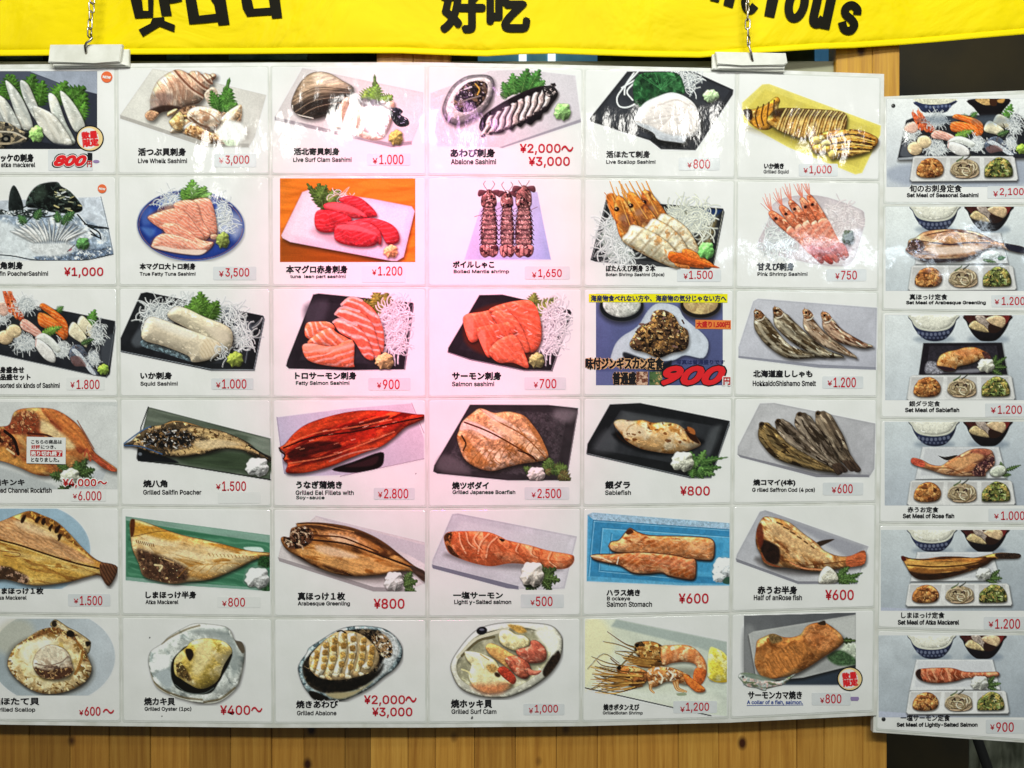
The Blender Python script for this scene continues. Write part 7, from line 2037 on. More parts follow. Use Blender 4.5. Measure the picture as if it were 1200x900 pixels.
# ---------------------------------------------------------------- banner
M['banner'] = mat('yellow_cloth', (.80, .68, .0), .6, 0, .12)
mottled(M['banner'], (.78, .60, .0), (.88, .70, .0005), 5, 3, .3, .7)
gb = N(M['banner'], 'ShaderNodeNewGeometry')
nb_ = N(M['banner'], 'ShaderNodeTexNoise', Scale=5.0, Detail=4.0, Distortion=.8)
L(M['banner'], gb.outputs['Position'], nb_.inputs['Vector'])
bb_ = N(M['banner'], 'ShaderNodeBump', Strength=.7, Distance=.03)
L(M['banner'], nb_.outputs['Fac'], bb_.inputs['Height'])
L(M['banner'], bb_.outputs[0], bsdf(M['banner']).inputs['Normal'])
M['bannerhem'] = mat('yellow_hem', (.90, .72, .001), .6, 0, .12)
M['bannerink'] = mat('black_banner_ink', (.007, .006, .002), .6, 0, .08)
EDGE = [(-160, 66), (0, 65.5), (60, 65), (150, 63.8), (300, 63.2), (420, 62.2), (470, 62.4), (520, 64.5), (570, 66), (610, 63.5), (650, 62.8), (700, 64.6), (760, 66.5), (820, 67.5), (880, 62.5), (960, 57.5), (1000, 56.2), (1060, 52.3), (1100, 49), (1140, 45.3), (1200, 40.2), (1380, 25)]


def edge(px):
    for (a, ya), (b, yb) in zip(EDGE, EDGE[1:]):
        if a <= px <= b:
            return ya + (yb - ya) * (px - a) / (b - a)
    return 60


def wave(px, py):
    return .010 + .006 * math.sin(px * .012 + .6) + .0035 * math.sin(px * .031 + py * .01) - .010 * max(0, min(1, (px - 850) / 400))


def cloth(name, top, off, hem):
    v, f = [], []
    xs = [-160 + 10 * i for i in range(155)]
    rows = 14 if not hem else 3
    for j in range(rows + 1):
        for x in xs:
            e = edge(x)
            t0 = top if not hem else e - 7
            py = t0 + (e - t0) * j / rows
            v.append(P3(x, py, wave(x, py) - off))
    n = len(xs)
    for j in range(rows):
        for i in range(n - 1):
            f.append((j * n + i, j * n + i + 1, (j + 1) * n + i + 1, (j + 1) * n + i))
    return mesh(name, v, f, True)


ban = link('shop_banner', cloth('shop_banner', -150, 0, False), None, M['banner'])
s_ = ban.modifiers.new('thickness', 'SOLIDIFY'); s_.thickness = .0008; s_.offset = 1
tag(ban, 'long yellow cloth banner with black Korean, Chinese and English words across the top', 'banner')
hm = link('hem', cloth('hem', 0, .0011, True), ban, M['bannerhem'])
s_ = hm.modifiers.new('thickness', 'SOLIDIFY'); s_.thickness = .0008; s_.offset = 1


def ribbon(pts, w, closed=False):
    p = smooth_loop(pts, 6, closed)
    n = len(p)
    Lf, Rt = [], []
    for i in range(n):
        a, b = p[(i - 1) % n if closed else max(0, i - 1)], p[(i + 1) % n if closed else min(n - 1, i + 1)]
        d = b - a
        d = d / (np.hypot(*d) + 1e-6)
        Lf.append((p[i][0] - d[1] * w / 2, p[i][1] + d[0] * w / 2))
        Rt.append((p[i][0] + d[1] * w / 2, p[i][1] - d[0] * w / 2))
    quads = []
    for i in range(n if closed else n - 1):
        j = (i + 1) % n
        quads.append([Lf[i], Lf[j], Rt[j], Rt[i]])
    return quads


def banner_word(name, polys):
    """polys: outlines in photo pixels, laid on the cloth"""
    bm = bmesh.new()
    for k, pl in enumerate(polys):
        vs = [bm.verts.new((x, y, 0)) for x, y in pl]
        try:
            bm.faces.new(vs)
        except ValueError:
            pass
    bmesh.ops.triangulate(bm, faces=bm.faces)
    me = bpy.data.meshes.new(name)
    bm.to_mesh(me)
    bm.free()
    for v in me.vertices:
        x, y = v.co.x, v.co.y
        v.co = Vector(P3(x, y, wave(x, y) - .0024))
    me.update()
    return link(name, me, ban, M['bannerink'])


z1 = lambda pts: [(x / 3.636, y / 3.636) for x, y in pts]
z3 = lambda pts: [(x / 3, y / 3) for x, y in pts]
z4 = lambda pts: [(780 + x / 4.8, y / 4.8) for x, y in pts]
banner_word('korean_word', [
    z1([(545, -90), (594, -90), (604, 0), (609, 45), (575, 78), (556, 0)]), z1([(609, 45), (632, 46), (652, 74), (575, 78)]), z1([(620, -90), (650, -90), (654, 0), (652, 74), (632, 46), (630, 0)]), z1([(594, -90), (620, -90), (622, -60), (598, -60)]),
    z1([(664, -110), (722, -110), (730, -25), (716, -22), (722, 14), (732, 66), (688, 68), (676, 0)]), z1([(730, -25), (772, -30), (776, 4), (742, 12), (722, 14), (716, -22)]),
    z1([(650, 76), (700, 72), (700, 88), (746, 106), (742, 136), (680, 112), (608, 156), (590, 126), (640, 100)]),
    z1([(776, -90), (824, -90), (836, 0), (848, 66), (806, 103), (790, 0)]), z1([(848, 66), (922, 58), (928, 92), (806, 103)]), z1([(885, -110), (948, -110), (962, 0), (978, 104), (930, 108), (912, 20), (898, 0)]),
    z3([(838, -75), (876, -75), (885, 0), (892, 30), (868, 58), (853, 30), (848, 0)]), z3([(892, 30), (955, 26), (958, 52), (868, 58)]), z3([(876, -75), (945, -80), (946, -55), (879, -50)]), z3([(935, -90), (974, -90), (984, 0), (992, 62), (956, 65), (945, 0)])])
G, Fg = glyphs('好吃', 'cjk')
hv, hf = [], []
for k in range(8):
    ox, oy = 2.6 * math.cos(k * math.pi / 4), 2.6 * math.sin(k * math.pi / 4)
    b0 = len(hv)
    for gx, gy in G:
        x, y = 518 + gx * 101 + ox, 36 - gy * 54 + oy
        hv.append(P3(x, y, wave(x, y) - .0024 - k * .00002))
    hf += [tuple(b0 + i for i in q) for q in Fg]
link('chinese_word', mesh('chinese_word', hv, hf), ban, M['bannerink'])
eng = [z4([(275, -130), (330, -130), (300, 14), (250, 2)]), z4([(352, -100), (415, -100), (378, 45), (325, 28)]), z4([(590, -110), (660, -110), (612, 100), (555, 88)])]
for q in ribbon([(515, -35), (505, -75), (478, -80), (450, -20), (452, 40), (478, 58), (505, 30)], 46):
    eng.append(z4(q))
for q in ribbon(ell(738, 22, 42, 82, 14, 16), 48, True):
    eng.append(z4(q))
for q in ribbon([(873, -90), (850, 20), (832, 105), (842, 132), (868, 128), (890, 100)], 50):
    eng.append(z4(q))
eng.append(z4([(922, -90), (978, -90), (922, 168), (870, 158)]))
for q in ribbon([(1078, 82), (1078, 50), (1047, 28), (1015, 45), (1012, 78), (1048, 112), (1062, 142), (1040, 172), (1006, 164), (992, 122)], 46):
    eng.append(z4(q))
banner_word('english_word', eng)

# ---------------------------------------------------------------- boards
XC = [[-44, 136, 316, 500, 684, 864, 1033.5], [-37, 142.5, 320.5, 501, 681, 855, 1024.5]]      # column lines at y = 80 and y = 845
YR = [[79, 77.5, 76.2, 76, 79.5, 83.5, 89.5],
      [205, 205.3, 205.5, 206.2, 208, 210.3, 212.5],
      [335.5, 336, 336.3, 336.7, 337, 338.5, 341],
      [464.8, 466, 466.8, 466.9, 465.3, 465.3, 466.5],
      [592, 593.6, 595, 595.6, 594, 591.5, 589.5],
      [719.5, 721.6, 723.6, 724.4, 722.6, 718, 713],
      [845, 847, 848.8, 848.6, 847, 842.8, 834.8]]


def node(r, c):
    y = YR[r][c]
    t = (y - 80) / 765
    return XC[0][c] + (XC[1][c] - XC[0][c]) * t, y


out = [node(0, c) for c in range(7)] + [node(r, 6) for r in range(1, 7)] + [node(6, c) for c in range(5, -1, -1)] + [node(r, 0) for r in range(5, 0, -1)]
cx, cy = 495, 460
grown = []
for x, y in out:
    grown.append((x + (3.0 if x > 1000 else -8 if x < 0 else 0), y + (-3.0 if y < 100 else 4.0 if y > 830 else 0)))
BT = .012
bm = slab([P3(x, y)[::2] for x, y in grown], 0, BT, .001)
board = link('menu_board', bm_mesh('menu_board', bm), None, M['board'])
tag(board, 'large white board covered in six rows of laminated seafood cards', 'menu board')

SY = [[114.5, 107.5], [239.6, 240.5], [364.5, 366.5], [491, 492.5], [613.6, 615.5], [737, 743], [856.5, 870]]


def snode(r, side):
    y = SY[r][side]
    if side == 0:
        return 1036.5 - 11 * (y - 114) / 742, y
    return 1216, y + (y - SY[r][0]) * 0


SB = .004                                   # the set meal board hangs 4 mm farther back
pts = [(1035, 113), (1217, 105), (1217, 872), (1023.5, 858.5)]
bm = slab([P3(x, y, SB)[::2] for x, y in pts], SB, SB + BT, .001)
b2 = link('menu_board', bm_mesh('menu_board', bm), None, M['board'])
tag(b2, 'narrow white board at the right edge carrying the set meal cards', 'menu board')


# ---------------------------------------------------------------- cards
def card_mesh(q, y):
    """a laminating pouch (thin outer margin) with the stiffer paper sheet inside it"""
    c = np.mean(q, axis=0)
    bm = bmesh.new()

    def ring(k, depth):
        out = []
        n = len(q)
        for i in range(n):
            p, a, b = np.array(q[i]), np.array(q[i - 1]), np.array(q[(i + 1) % n])
            u, w = (a - p) / np.hypot(*(a - p)), (b - p) / np.hypot(*(b - p))
            out.append((p + (u + w) * k, depth))
        # rounded corners
        vs = []
        for i in range(n):
            p = out[i][0]
            a, b = out[i - 1][0], out[(i + 1) % n][0]
            r = 2.0
            u, w = (a - p) / np.hypot(*(a - p)), (b - p) / np.hypot(*(b - p))
            for t in (0, .5, 1):
                s = p + u * r * (1 - t) ** 1.6 + w * r * t ** 1.6
                vs.append(bm.verts.new(P3(s[0], s[1], depth)))
        return vs
    r0, r1, r2, r3 = ring(.7, y), ring(.7, y - .0006), ring(2.6, y - .0007), ring(3.0, y - .0011)
    n = len(r0)
    for A, B, mi in ((r0, r1, 1), (r1, r2, 1), (r2, r3, 0)):
        for i in range(n):
            f = bm.faces.new((A[i], A[(i + 1) % n], B[(i + 1) % n], B[i]))
            f.material_index = mi
    bm.faces.new(r3)
    me = bm_mesh('menu_card', bm)
    return me


def photo_mesh(P, depth):
    rgb = P.finish()
    ny, nx = P.A.shape
    ox, oy = P.o
    X = (ox + P.X / P.z - 600) * K
    Z = (450 - (oy + P.Y / P.z)) * K
    s = (D + depth) / D
    co = np.stack([X * s, np.full_like(X, depth), Z * s], -1).reshape(-1, 3).astype(np.float32)
    idx = np.arange(nx * ny).reshape(ny, nx)
    quads = np.stack([idx[:-1, :-1], idx[1:, :-1], idx[1:, 1:], idx[:-1, 1:]], -1).reshape(-1, 4)
    on = P.A.reshape(-1) > .05
    quads = quads[on[quads].any(1)]
    used = np.unique(quads)
    remap = np.zeros(nx * ny, np.int64)
    remap[used] = np.arange(len(used))
    quads = remap[quads].astype(np.int32)
    co = co[used]
    col = np.ones((len(used), 4), np.float32)
    col[:, :3] = rgb.reshape(-1, 3)[used]
    me = bpy.data.meshes.new('dish_photo')
    me.vertices.add(len(co))
    me.vertices.foreach_set('co', co.reshape(-1))
    nq = len(quads)
    me.loops.add(nq * 4)
    me.polygons.add(nq)
    me.loops.foreach_set('vertex_index', quads.reshape(-1))
    me.polygons.foreach_set('loop_start', np.arange(0, nq * 4, 4, dtype=np.int32))
    ca = me.color_attributes.new('Ink', 'FLOAT_COLOR', 'POINT')
    ca.data.foreach_set('color', col.reshape(-1))
    me.update(calc_edges=True)
    return me


def YEN(v, y, n, txt, b2, b3=None):
    return [('¥', y), (txt, n)]


# key: (label, view, titles, captions, price tag box or None, price lettering, options)
J = 'cjk'
CARDS = {
    'r1c1': ('laminated card of white mackerel slices on green leaves, big red 800', 1, [('ホッケの刺身', (-29, 655, 143, 690))], [('n atka mackerel', (-14, 692, 150, 712))], (205, 638, 395, 728), None),
    'r1c2': ('laminated card of a whole whelk shell with cut meat, priced 3,000', 1, [('活つぶ貝刺身', (588, 630, 792, 664))], [('Live Whelk Sashimi', (588, 675, 797, 695))], (912, 655, 1092, 712), [('¥', (933, 672, 953, 696)), ('3,000', (960, 662, 1062, 705))]),
    'r1c3': ('laminated card of a ridged dark surf clam and pale slices, priced 1.000', 2, [('活北寄貝刺身', (108, 547, 277, 574))], [('Live Surf Clam Sashimi', (106, 582, 322, 599))], (380, 568, 540, 612), [('¥', (400, 585, 418, 606)), ('1.000', (425, 572, 514, 608))]),
    'r1c4': ('laminated card of raw abalone in its open shell beside dark-edged slices', 2, [('あわび刺身', (688, 550, 853, 582))], [('Abalone Sashimi', (690, 588, 857, 608))], None, [('¥2,000', (945, 532, 1096, 572)), ('～', (1098, 538, 1143, 562), J), ('¥3,000', (977, 580, 1130, 620))]),
    'r1c5': ('laminated card of white raw scallop on black slate, priced 800', 3, [('活ほたて刺身', (128, 558, 290, 584))], [('Live Scallop Sashimi', (128, 592, 310, 609))], (395, 583, 548, 630), [('¥', (428, 602, 444, 620)), ('800', (450, 590, 512, 624))]),
    'r1c6': ('laminated card of a scored grilled squid on a yellow dish', 3, [('いか焼き', (712, 603, 785, 625))], [('Grilled Squid', (710, 628, 803, 645))], (840, 606, 985, 652), [('¥', (858, 622, 874, 640)), ('1,000', (880, 612, 962, 648))]),
    'r2c1': ('laminated card of white slices fanned before a black fish fin on glass', 4, [('八角刺身', (-34, 406, 98, 438))], [('Sailfin PoacherSashimi', (-42, 446, 205, 466))], None, [('¥1,000', (273, 430, 440, 474))]),
    'r2c2': ('laminated card of pale pink fatty tuna on a round blue plate', 4, [('本マグロ大トロ刺身', (595, 412, 833, 440))], [('True Fatty Tuna Sashimi', (595, 450, 833, 469))], (908, 427, 1092, 484), [('¥', (933, 446, 953, 470)), ('3,500', (960, 433, 1062, 477))]),
    'r2c3': ('laminated card of red lean tuna on a white dish over orange wood', 5, [('本マグロ赤身刺身', (80, 366, 307, 396))], [('tuna  lean part sashimi', (95, 401, 300, 416))], (360, 368, 522, 430), [('¥', (398, 382, 414, 402)), ('1.200', (420, 370, 510, 404))], {'faint': 1}),
    'r2c4': ('laminated card of three boiled mantis shrimps side by side, priced 1.650', 5, [('ボイルしゃこ', (697, 350, 850, 376))], [('Boiled Mantis shrimp', (700, 382, 905, 398))], (963, 370, 1130, 418), [('¥', (990, 392, 1006, 412)), ('1,650', (1013, 380, 1100, 415))]),
    'r2c5': ('laminated card of three large orange-headed prawns on a black plate', 6, [('ぼたんえび刺身 ３本', (130, 375, 318, 400))], [('Botan Shrimp Sashimi (3pcs)', (130, 404, 352, 420))], (400, 392, 568, 438), [('¥', (425, 408, 441, 428)), ('1.500', (446, 396, 536, 428))]),
    'r2c6': ('laminated card of five small pink prawns on a clear dish, priced 750', 6, [('甘えび刺身', (705, 366, 845, 396))], [('Pink Shrimp Sashimi', (706, 402, 896, 419))], (968, 390, 1120, 436), [('¥', (1002, 406, 1018, 428)), ('750', (1024, 396, 1084, 430))]),
    'r3c1': ('laminated card of six kinds of sashimi on a long black tray, priced 1.800', 7, [('刺身盛合せ', (-27, 362, 103, 390)), ('六品盛セット', (-27, 393, 130, 420))], [('Assorted six kinds of Sashimi', (-24, 431, 254, 453))], (282, 408, 446, 462), [('¥', (300, 428, 318, 452)), ('1.800', (326, 418, 424, 458))], {'faint': 1}),
    'r3c2': ('laminated card of two thick ivory squid strips on a black tray', 7, [('いか刺身', (598, 385, 733, 416))], [('Squid Sashimi', (598, 426, 757, 447))], (900, 412, 1080, 460), [('¥', (920, 430, 940, 452)), ('1.000', (946, 416, 1050, 456))]),
    'r3c3': ('laminated card of fatty salmon slices with white stripes on a black plate', 8, [('トロサーモン刺身', (113, 334, 340, 362))], [('Fatty Salmon Sashimi', (116, 368, 314, 385))], (384, 356, 540, 402), [('¥', (416, 374, 432, 394)), ('900', (438, 362, 500, 398))]),
    'r3c4': ('laminated card of plain orange salmon slices on a black plate, priced 700', 8, [('サーモン刺身', (694, 334, 876, 364))], [('Salmon sashimi', (694, 370, 850, 387))], (962, 354, 1116, 400), [('¥', (996, 372, 1012, 392)), ('700', (1018, 360, 1080, 395))]),
    'r3c5': ('card of fried mutton with a yellow headline and a huge red 900', 9, [], [], None, None),
    'r3c6': ('laminated card of four small dried smelts side by side, priced 1.200', 9, [('北海道産ししゃも', (690, 336, 915, 364))], [('HokkaidoShishamo Smelt', (688, 376, 928, 397))], (952, 360, 1108, 406), [('¥', (972, 376, 990, 396)), ('1.200', (995, 364, 1080, 402))]),
    'r4c1': ('laminated card of split orange rockfish with a sold out notice stuck on it', 10, [('焼キンキ', (-30, 368, 105, 397))], [('Grilled Channel Rockfish', (-42, 405, 220, 427))], (300, 413, 452, 464), [('¥', (310, 432, 328, 452)), ('6.000', (333, 420, 432, 460))], {'faint': 1}),
    'r4c2': ('laminated card of a bony grilled poacher on a green leaf plate, priced 1.500', 10, [('焼八角', (610, 372, 713, 404))], [('Grilled Sailfin Poacher', (610, 414, 858, 435))], (928, 424, 1110, 472), [('¥', (920, 390, 940, 412)), ('1.500', (946, 378, 1048, 419))], {'faint': 1}),
    'r4c3': ('laminated card of a glossy red brown eel fillet, priced 2.800', 11, [('うなぎ蒲焼き', (117, 327, 287, 356))], [('Grilled Eel Fillets with', (115, 362, 330, 379)), ('Soy-sauce', (117, 382, 222, 398))], (404, 352, 556, 396), [('¥', (420, 368, 436, 388)), ('2.800', (442, 356, 532, 392))]),
    'r4c4': ('laminated card of a wide golden boarfish half on a grey black plate', 11, [('焼ツボダイ', (694, 330, 830, 358))], [('Grilled Japanese Boarfish', (696, 361, 928, 379))], (962, 350, 1128, 396), [('¥', (988, 370, 1004, 388)), ('2.500', (1010, 356, 1098, 391))]),
    'r4c5': ('laminated card of a pale sablefish piece on a black plate, red 800', 12, [('銀ダラ', (127, 336, 222, 366))], [('Sablefish', (127, 371, 225, 389))], None, [('¥800', (412, 356, 525, 391))]),
    'r4c6': ('laminated card of four dark grilled cod side by side, priced 600', 12, [('焼コマイ(4本)', (690, 329, 850, 357))], [('G rilled Saffron Cod (4 pcs)', (686, 361, 924, 381))], (954, 342, 1108, 390), [('¥', (988, 360, 1006, 382)), ('600', (1010, 348, 1068, 383))]),
    'r5c1': ('laminated card of a split mackerel, two halves, on a round blue plate', 13, [('しまほっけ１枚', (-22, 376, 185, 405))], [('Atka Mackerel', (-26, 411, 113, 428))], (290, 404, 470, 456), [('¥', (314, 424, 334, 444)), ('1.500', (340, 412, 436, 452))]),
    'r5c2': ('laminated card of half a mackerel on a green dish, priced 800', 13, [('しまほっけ半身', (620, 392, 836, 423))], [('Atka Mackerel', (620, 429, 760, 447))], (926, 416, 1110, 462), [('¥', (946, 434, 966, 456)), ('800', (972, 420, 1044, 458))], {'faint': 1}),
    'r5c3': ('laminated card of a dark brown split greenling, red 800 without a tag', 14, [('真ほっけ１枚', (123, 344, 298, 374))], [('Arabesque Greenling', (123, 378, 316, 397))], None, [('¥800', (404, 368, 518, 405))]),
    'r5c4': ('laminated card of an orange salted salmon steak on a grey dish', 14, [('一塩サーモン', (698, 342, 882, 368))], [('Lightl y-Salted salmon', (702, 372, 913, 392))], (948, 352, 1108, 402), [('¥', (984, 374, 1000, 392)), ('500', (1004, 360, 1066, 396))]),
    'r5c5': ('laminated card of two salmon belly strips on a blue dish', 15, [('ハラス焼き', (132, 342, 260, 368))], [('B ockeye', (134, 370, 222, 388)), ('Salmon Stomach', (133, 389, 305, 409))], None, [('¥600', (407, 358, 520, 396))]),
    'r5c6': ('laminated card of half a rose fish with a red tail, red 600', 15, [('赤うお半身', (706, 330, 857, 361))], [('Half of anRose fish', (692, 363, 875, 384))], None, [('¥600', (964, 344, 1072, 383))]),
    'r6c1': ('laminated card of a grilled scallop in its shell on a grey blue plate', 16, [('焼ほたて貝', (-40, 390, 167, 423))], [('Grilled Scallop', (-22, 433, 150, 455))], None, [('¥', (337, 444, 355, 466)), ('600', (360, 430, 428, 468)), ('～', (438, 438, 486, 460), J)]),
    'r6c2': ('laminated card of a grilled oyster in its rough shell, red 400', 16, [('焼カキ貝', (614, 390, 745, 424))], [('Grilled Oyster (1pc)', (616, 430, 815, 451))], None, [('¥400', (938, 424, 1066, 464)), ('～', (1070, 430, 1118, 454), J)]),
    'r6c3': ('laminated card of grilled abalone with scored white meat in its shell', 17, [('焼きあわび', (117, 350, 272, 379))], [('Grilled Abalone', (120, 388, 266, 405))], None, [('¥2,000', (368, 331, 520, 370)), ('～', (521, 334, 563, 358), J), ('¥3,000', (398, 376, 547, 415))]),
    'r6c4': ('laminated card of a grilled surf clam with red and cream flesh', 17, [('焼ホッキ貝', (690, 346, 842, 378))], [('Grilled Surf Clam', (692, 382, 858, 400))], (958, 362, 1110, 404), [('¥', (978, 378, 994, 398)), ('1,000', (1000, 366, 1086, 401))]),
    'r6c5': ('laminated card of two grilled whiskered prawns with a lemon wedge', 18, [('焼きボタンえび', (120, 405, 257, 430))], [('GrilledBotan Shrimp', (118, 433, 270, 448))], (386, 394, 552, 440), [('¥', (412, 416, 430, 436)), ('1,200', (434, 400, 522, 438))]),
    'r6c6': ('laminated card of a salmon collar with a small fish cut-out and round badge', 18, [('サーモンカマ焼き', (670, 356, 875, 387))], [], (912, 362, 1060, 410), [('¥', (944, 382, 960, 402)), ('800', (964, 368, 1025, 403))]),
    's1': ('set meal card with mixed sashimi on a black tray, topmost, priced 2,100', 20, [('旬のお刺身定食', (295, 748, 688, 806))], [('Set Meal of Seasonal Sashimi', (275, 811, 815, 843))], (882, 760, 1250, 852), [('¥', (926, 798, 962, 838)), ('2,100', (975, 774, 1156, 838))]),
    's2': ('set meal card with a wide split greenling under two bowls', 21, [('真ほっけ定食', (295, 736, 580, 780))], [('Set Meal of Arabesque Greenling', (270, 787, 870, 820))], (912, 745, 1250, 835), [('¥', (936, 778, 972, 814)), ('1.200', (990, 758, 1164, 820))]),
    's3': ('set meal card with a pale sablefish piece on a black square plate', 22, [('銀ダラ定食', (292, 706, 525, 748))], [('Set Meal of Sablefish', (262, 757, 670, 791))], (865, 725, 1250, 825), [('¥', (908, 756, 946, 798)), ('1.200', (960, 740, 1142, 804))]),
    's4': ('set meal card with a rose fish, red tail to the left, priced 1.000', 23, [('赤うお定食', (280, 732, 513, 776))], [('Set Meal of Rose fish', (245, 783, 632, 819))], (890, 745, 1250, 840), [('¥', (932, 786, 968, 822)), ('1.000', (985, 766, 1162, 832))]),
    's5': ('set meal card with a long dark striped mackerel, fifth from the top', 24, [('しまほっけ定食', (112, 333, 270, 356))], [('Set Meal of Atka Mackerel', (100, 361, 323, 379))], (412, 350, 580, 396), [('¥', (430, 368, 448, 388)), ('1.200', (454, 358, 545, 394))]),
    's6': ('set meal card with an orange salmon steak, lowest of its board, 900', 25, [('一塩サーモン定食', (110, 706, 290, 730))], [('Set Meal of Lightly-Salted Salmon', (96, 735, 390, 754))], (420, 724, 575, 775), [('¥', (436, 742, 452, 762)), ('900', (458, 734, 522, 769))]),
}


def badge(card, tp, cx, cy, r, y):
    o = sheet('limited_badge', ell(cx, cy, r * 1.06, r, 0, 40), tp, y, M['black'], card, .0002)
    sheet('badge_face', ell(cx, cy, r * .97, r * .91, 0, 40), tp, y - .0003, M['cream'], o, .00005)
    sheet('badge_face', ell(cx - r * .1, cy, r * .78, r * .8, 0, 40), tp, y - .0004, M['faint'], o, .00005)
    w, h = r * .62, r * .36
    lettering('badge_text', [('数量', (cx - w - r * .03, cy - h - r * .2, cx + w - r * .03, cy + h - r * .32), J), ('限定', (cx - w + r * .06, cy - h + r * .38, cx + w + r * .06, cy + h + r * .26), J)], tp, y - .00055, M['hot'], o, .09, 6, -.1)


for key, spec in CARDS.items():
    label, view, titles, caps, tagbox, price = spec[:6]
    opt = spec[6] if len(spec) > 6 else {}
    ox, oy, sc = VIEW[view]
    tp = (lambda ox, oy, sc: lambda x, y: (ox + x / sc, oy + y / sc))(ox, oy, sc)
    if key[0] == 'r':
        r, c = int(key[1]) - 1, int(key[3]) - 1
        q = [node(r, c), node(r, c + 1), node(r + 1, c + 1), node(r + 1, c)]
        y = -.0001
        grp = 'laminated dish cards on the large board'
    else:
        r = int(key[1]) - 1
        q = [snode(r, 0), snode(r, 1), snode(r + 1, 1), snode(r + 1, 0)]
        y = SB - .0001
        grp = 'set meal cards on the narrow board'
    card = link('menu_card', card_mesh([np.array(p, float) for p in q], y), None, M['paper'])
    card.data.materials.append(M['pouch'])
    tag(card, label, 'menu card', grp)
    f = y - .0011                            # face of the paper
    pic_ = PICS[key]()
    link('dish_photo', photo_mesh(pic_, f - .0002), card, M['ink'])
    tx = f - .0006
    for t in titles:
        over = key in ('r2c5', 'r6c6', 'r6c2', 'r6c1', 'r2c3', 'r6c3', 's1', 's3')
        if over:
            lettering('title_halo', [(t[0], (t[1][0] - 3, t[1][1] - 3, t[1][2] + 3, t[1][3] + 3), J)], tp, tx + .0003, M['white'], card, .13, 6)
        lettering('title', [(t[0], t[1], J)], tp, tx, M['black'], card, .035 if key[0] == 's' else .05, 8)
    for t in caps:
        lettering('caption', [t], tp, tx, M['grey'] if key == 'r1c6' else M['black'], card, .055 if key[0] == 's' else .036, 6)
    pp = card
    if tagbox:
        pp = sheet('price_tag', rrect(tagbox, 5), tp, f - .0003, M['faint' if opt.get('faint') else 'tag'], card)
    if price:
        lettering('price_figures', price, tp, f - .0009, M['red'], pp, .018 if tagbox else .026, 6)

    if key == 'r1c1':
        lettering('price_figures', [('800', (222, 655, 376, 714), 'bf', .32)], tp, f - .0009, M['black'], pp, .12, 8)
        lettering('price_figures', [('800', (227, 659, 372, 710), 'bf', .32)], tp, f - .0012, M['white'], pp, .13, 8)
        lettering('price_figures', [('800', (229, 661, 369, 708), 'bf', .32)], tp, f - .0015, M['hot'], pp, .09, 8)
        lettering('yen_mark', [('円', (370, 685, 392, 712), J)], tp, f - .0012, M['deepred'], pp, .06)
        sheet('black_patch', [(373, 650), (393, 652), (393, 684), (374, 682)], tp, f - .0012, M['black'], pp)
        sheet('smudge', ell(410, 688, 14, 7, 0, 14), tp, f - .0006, M['violet'], card)
        badge(card, tp, 383, 590, 56, f - .0008)
    if key in ('r1c1', 'r2c1'):
        cx_, cy_, rr = (455, 328, 24) if key == 'r1c1' else (435, 95, 19)
        dot = sheet('dot_sticker', ell(cx_, cy_, rr, rr, 0, 28), tp, f - .0008, M['coral'], card)
        lettering('sticker_text', [('NEW', (cx_ - rr * .72, cy_ - rr * .2, cx_ + rr * .72, cy_ + rr * .28))], tp, f - .0013, M['white'], dot, .1, 4, .12)
    if key == 'r4c1':
        lettering('price_halo', [('¥4,000', (262, 364, 414, 408)), ('～', (410, 372, 460, 396), J)], tp, f - .0009, M['white'], card, .13, 8)
        lettering('price_figures', [('¥4,000', (268, 368, 410, 406)), ('～', (415, 376, 456, 392), J)], tp, f - .0014, M['deepred'], card, .04, 4)
        nt = sheet('sold_out_notice', [(115, 188), (281, 192), (280, 305), (114, 301)], tp, f - .0012, M['faint'], card, .0008)
        sheet('red_strip', [(129, 245), (266, 247), (266, 273), (129, 271)], tp, f - .0022, M['deepred'], nt, .0001)
        lettering('notice_text', [('こちらの商品は', (133, 201, 264, 219), J), ('につき、', (174, 224, 238, 240), J), ('となりました。', (132, 277, 252, 296), J)], tp, f - .0024, M['black'], nt, .04)
        lettering('notice_text', [('好評', (133, 223, 170, 240), J)], tp, f - .0024, M['deepred'], nt, .04)
        lettering('notice_text', [('売り切れ終了', (131, 249, 264, 270), J)], tp, f - .0026, M['white'], nt, .05)
    if key == 'r6c6':
        lettering('caption', [('A collar of a fish, salmon.', (666, 391, 878, 409))], tp, tx, M['blue'], card, .04)
        sheet('underline', [(665, 410), (880, 408), (880, 410), (665, 412)], tp, tx, M['blue'], card, .00005)
        badge(card, tp, 1057, 310, 46, f - .0008)
        sheet('smudge', [(1060, 378), (1090, 378), (1092, 386), (1088, 393), (1062, 393), (1059, 386)], tp, f - .0006, M['violet'], card)
    if key in ('r6c4', 'r6c2', 'r4c3'):
        for (px_, py_, rr) in {'r6c4': [(768, 414, 4.5)], 'r6c2': [(638, 135, 3), (690, 470, 2.5)], 'r4c3': [(560, 300, 2)]}[key]:
            sheet('smudge', ell(px_, py_, rr, rr * 1.3, 20, 10, .2, 3), tp, f - .0005, M['grey'], card, .00005)
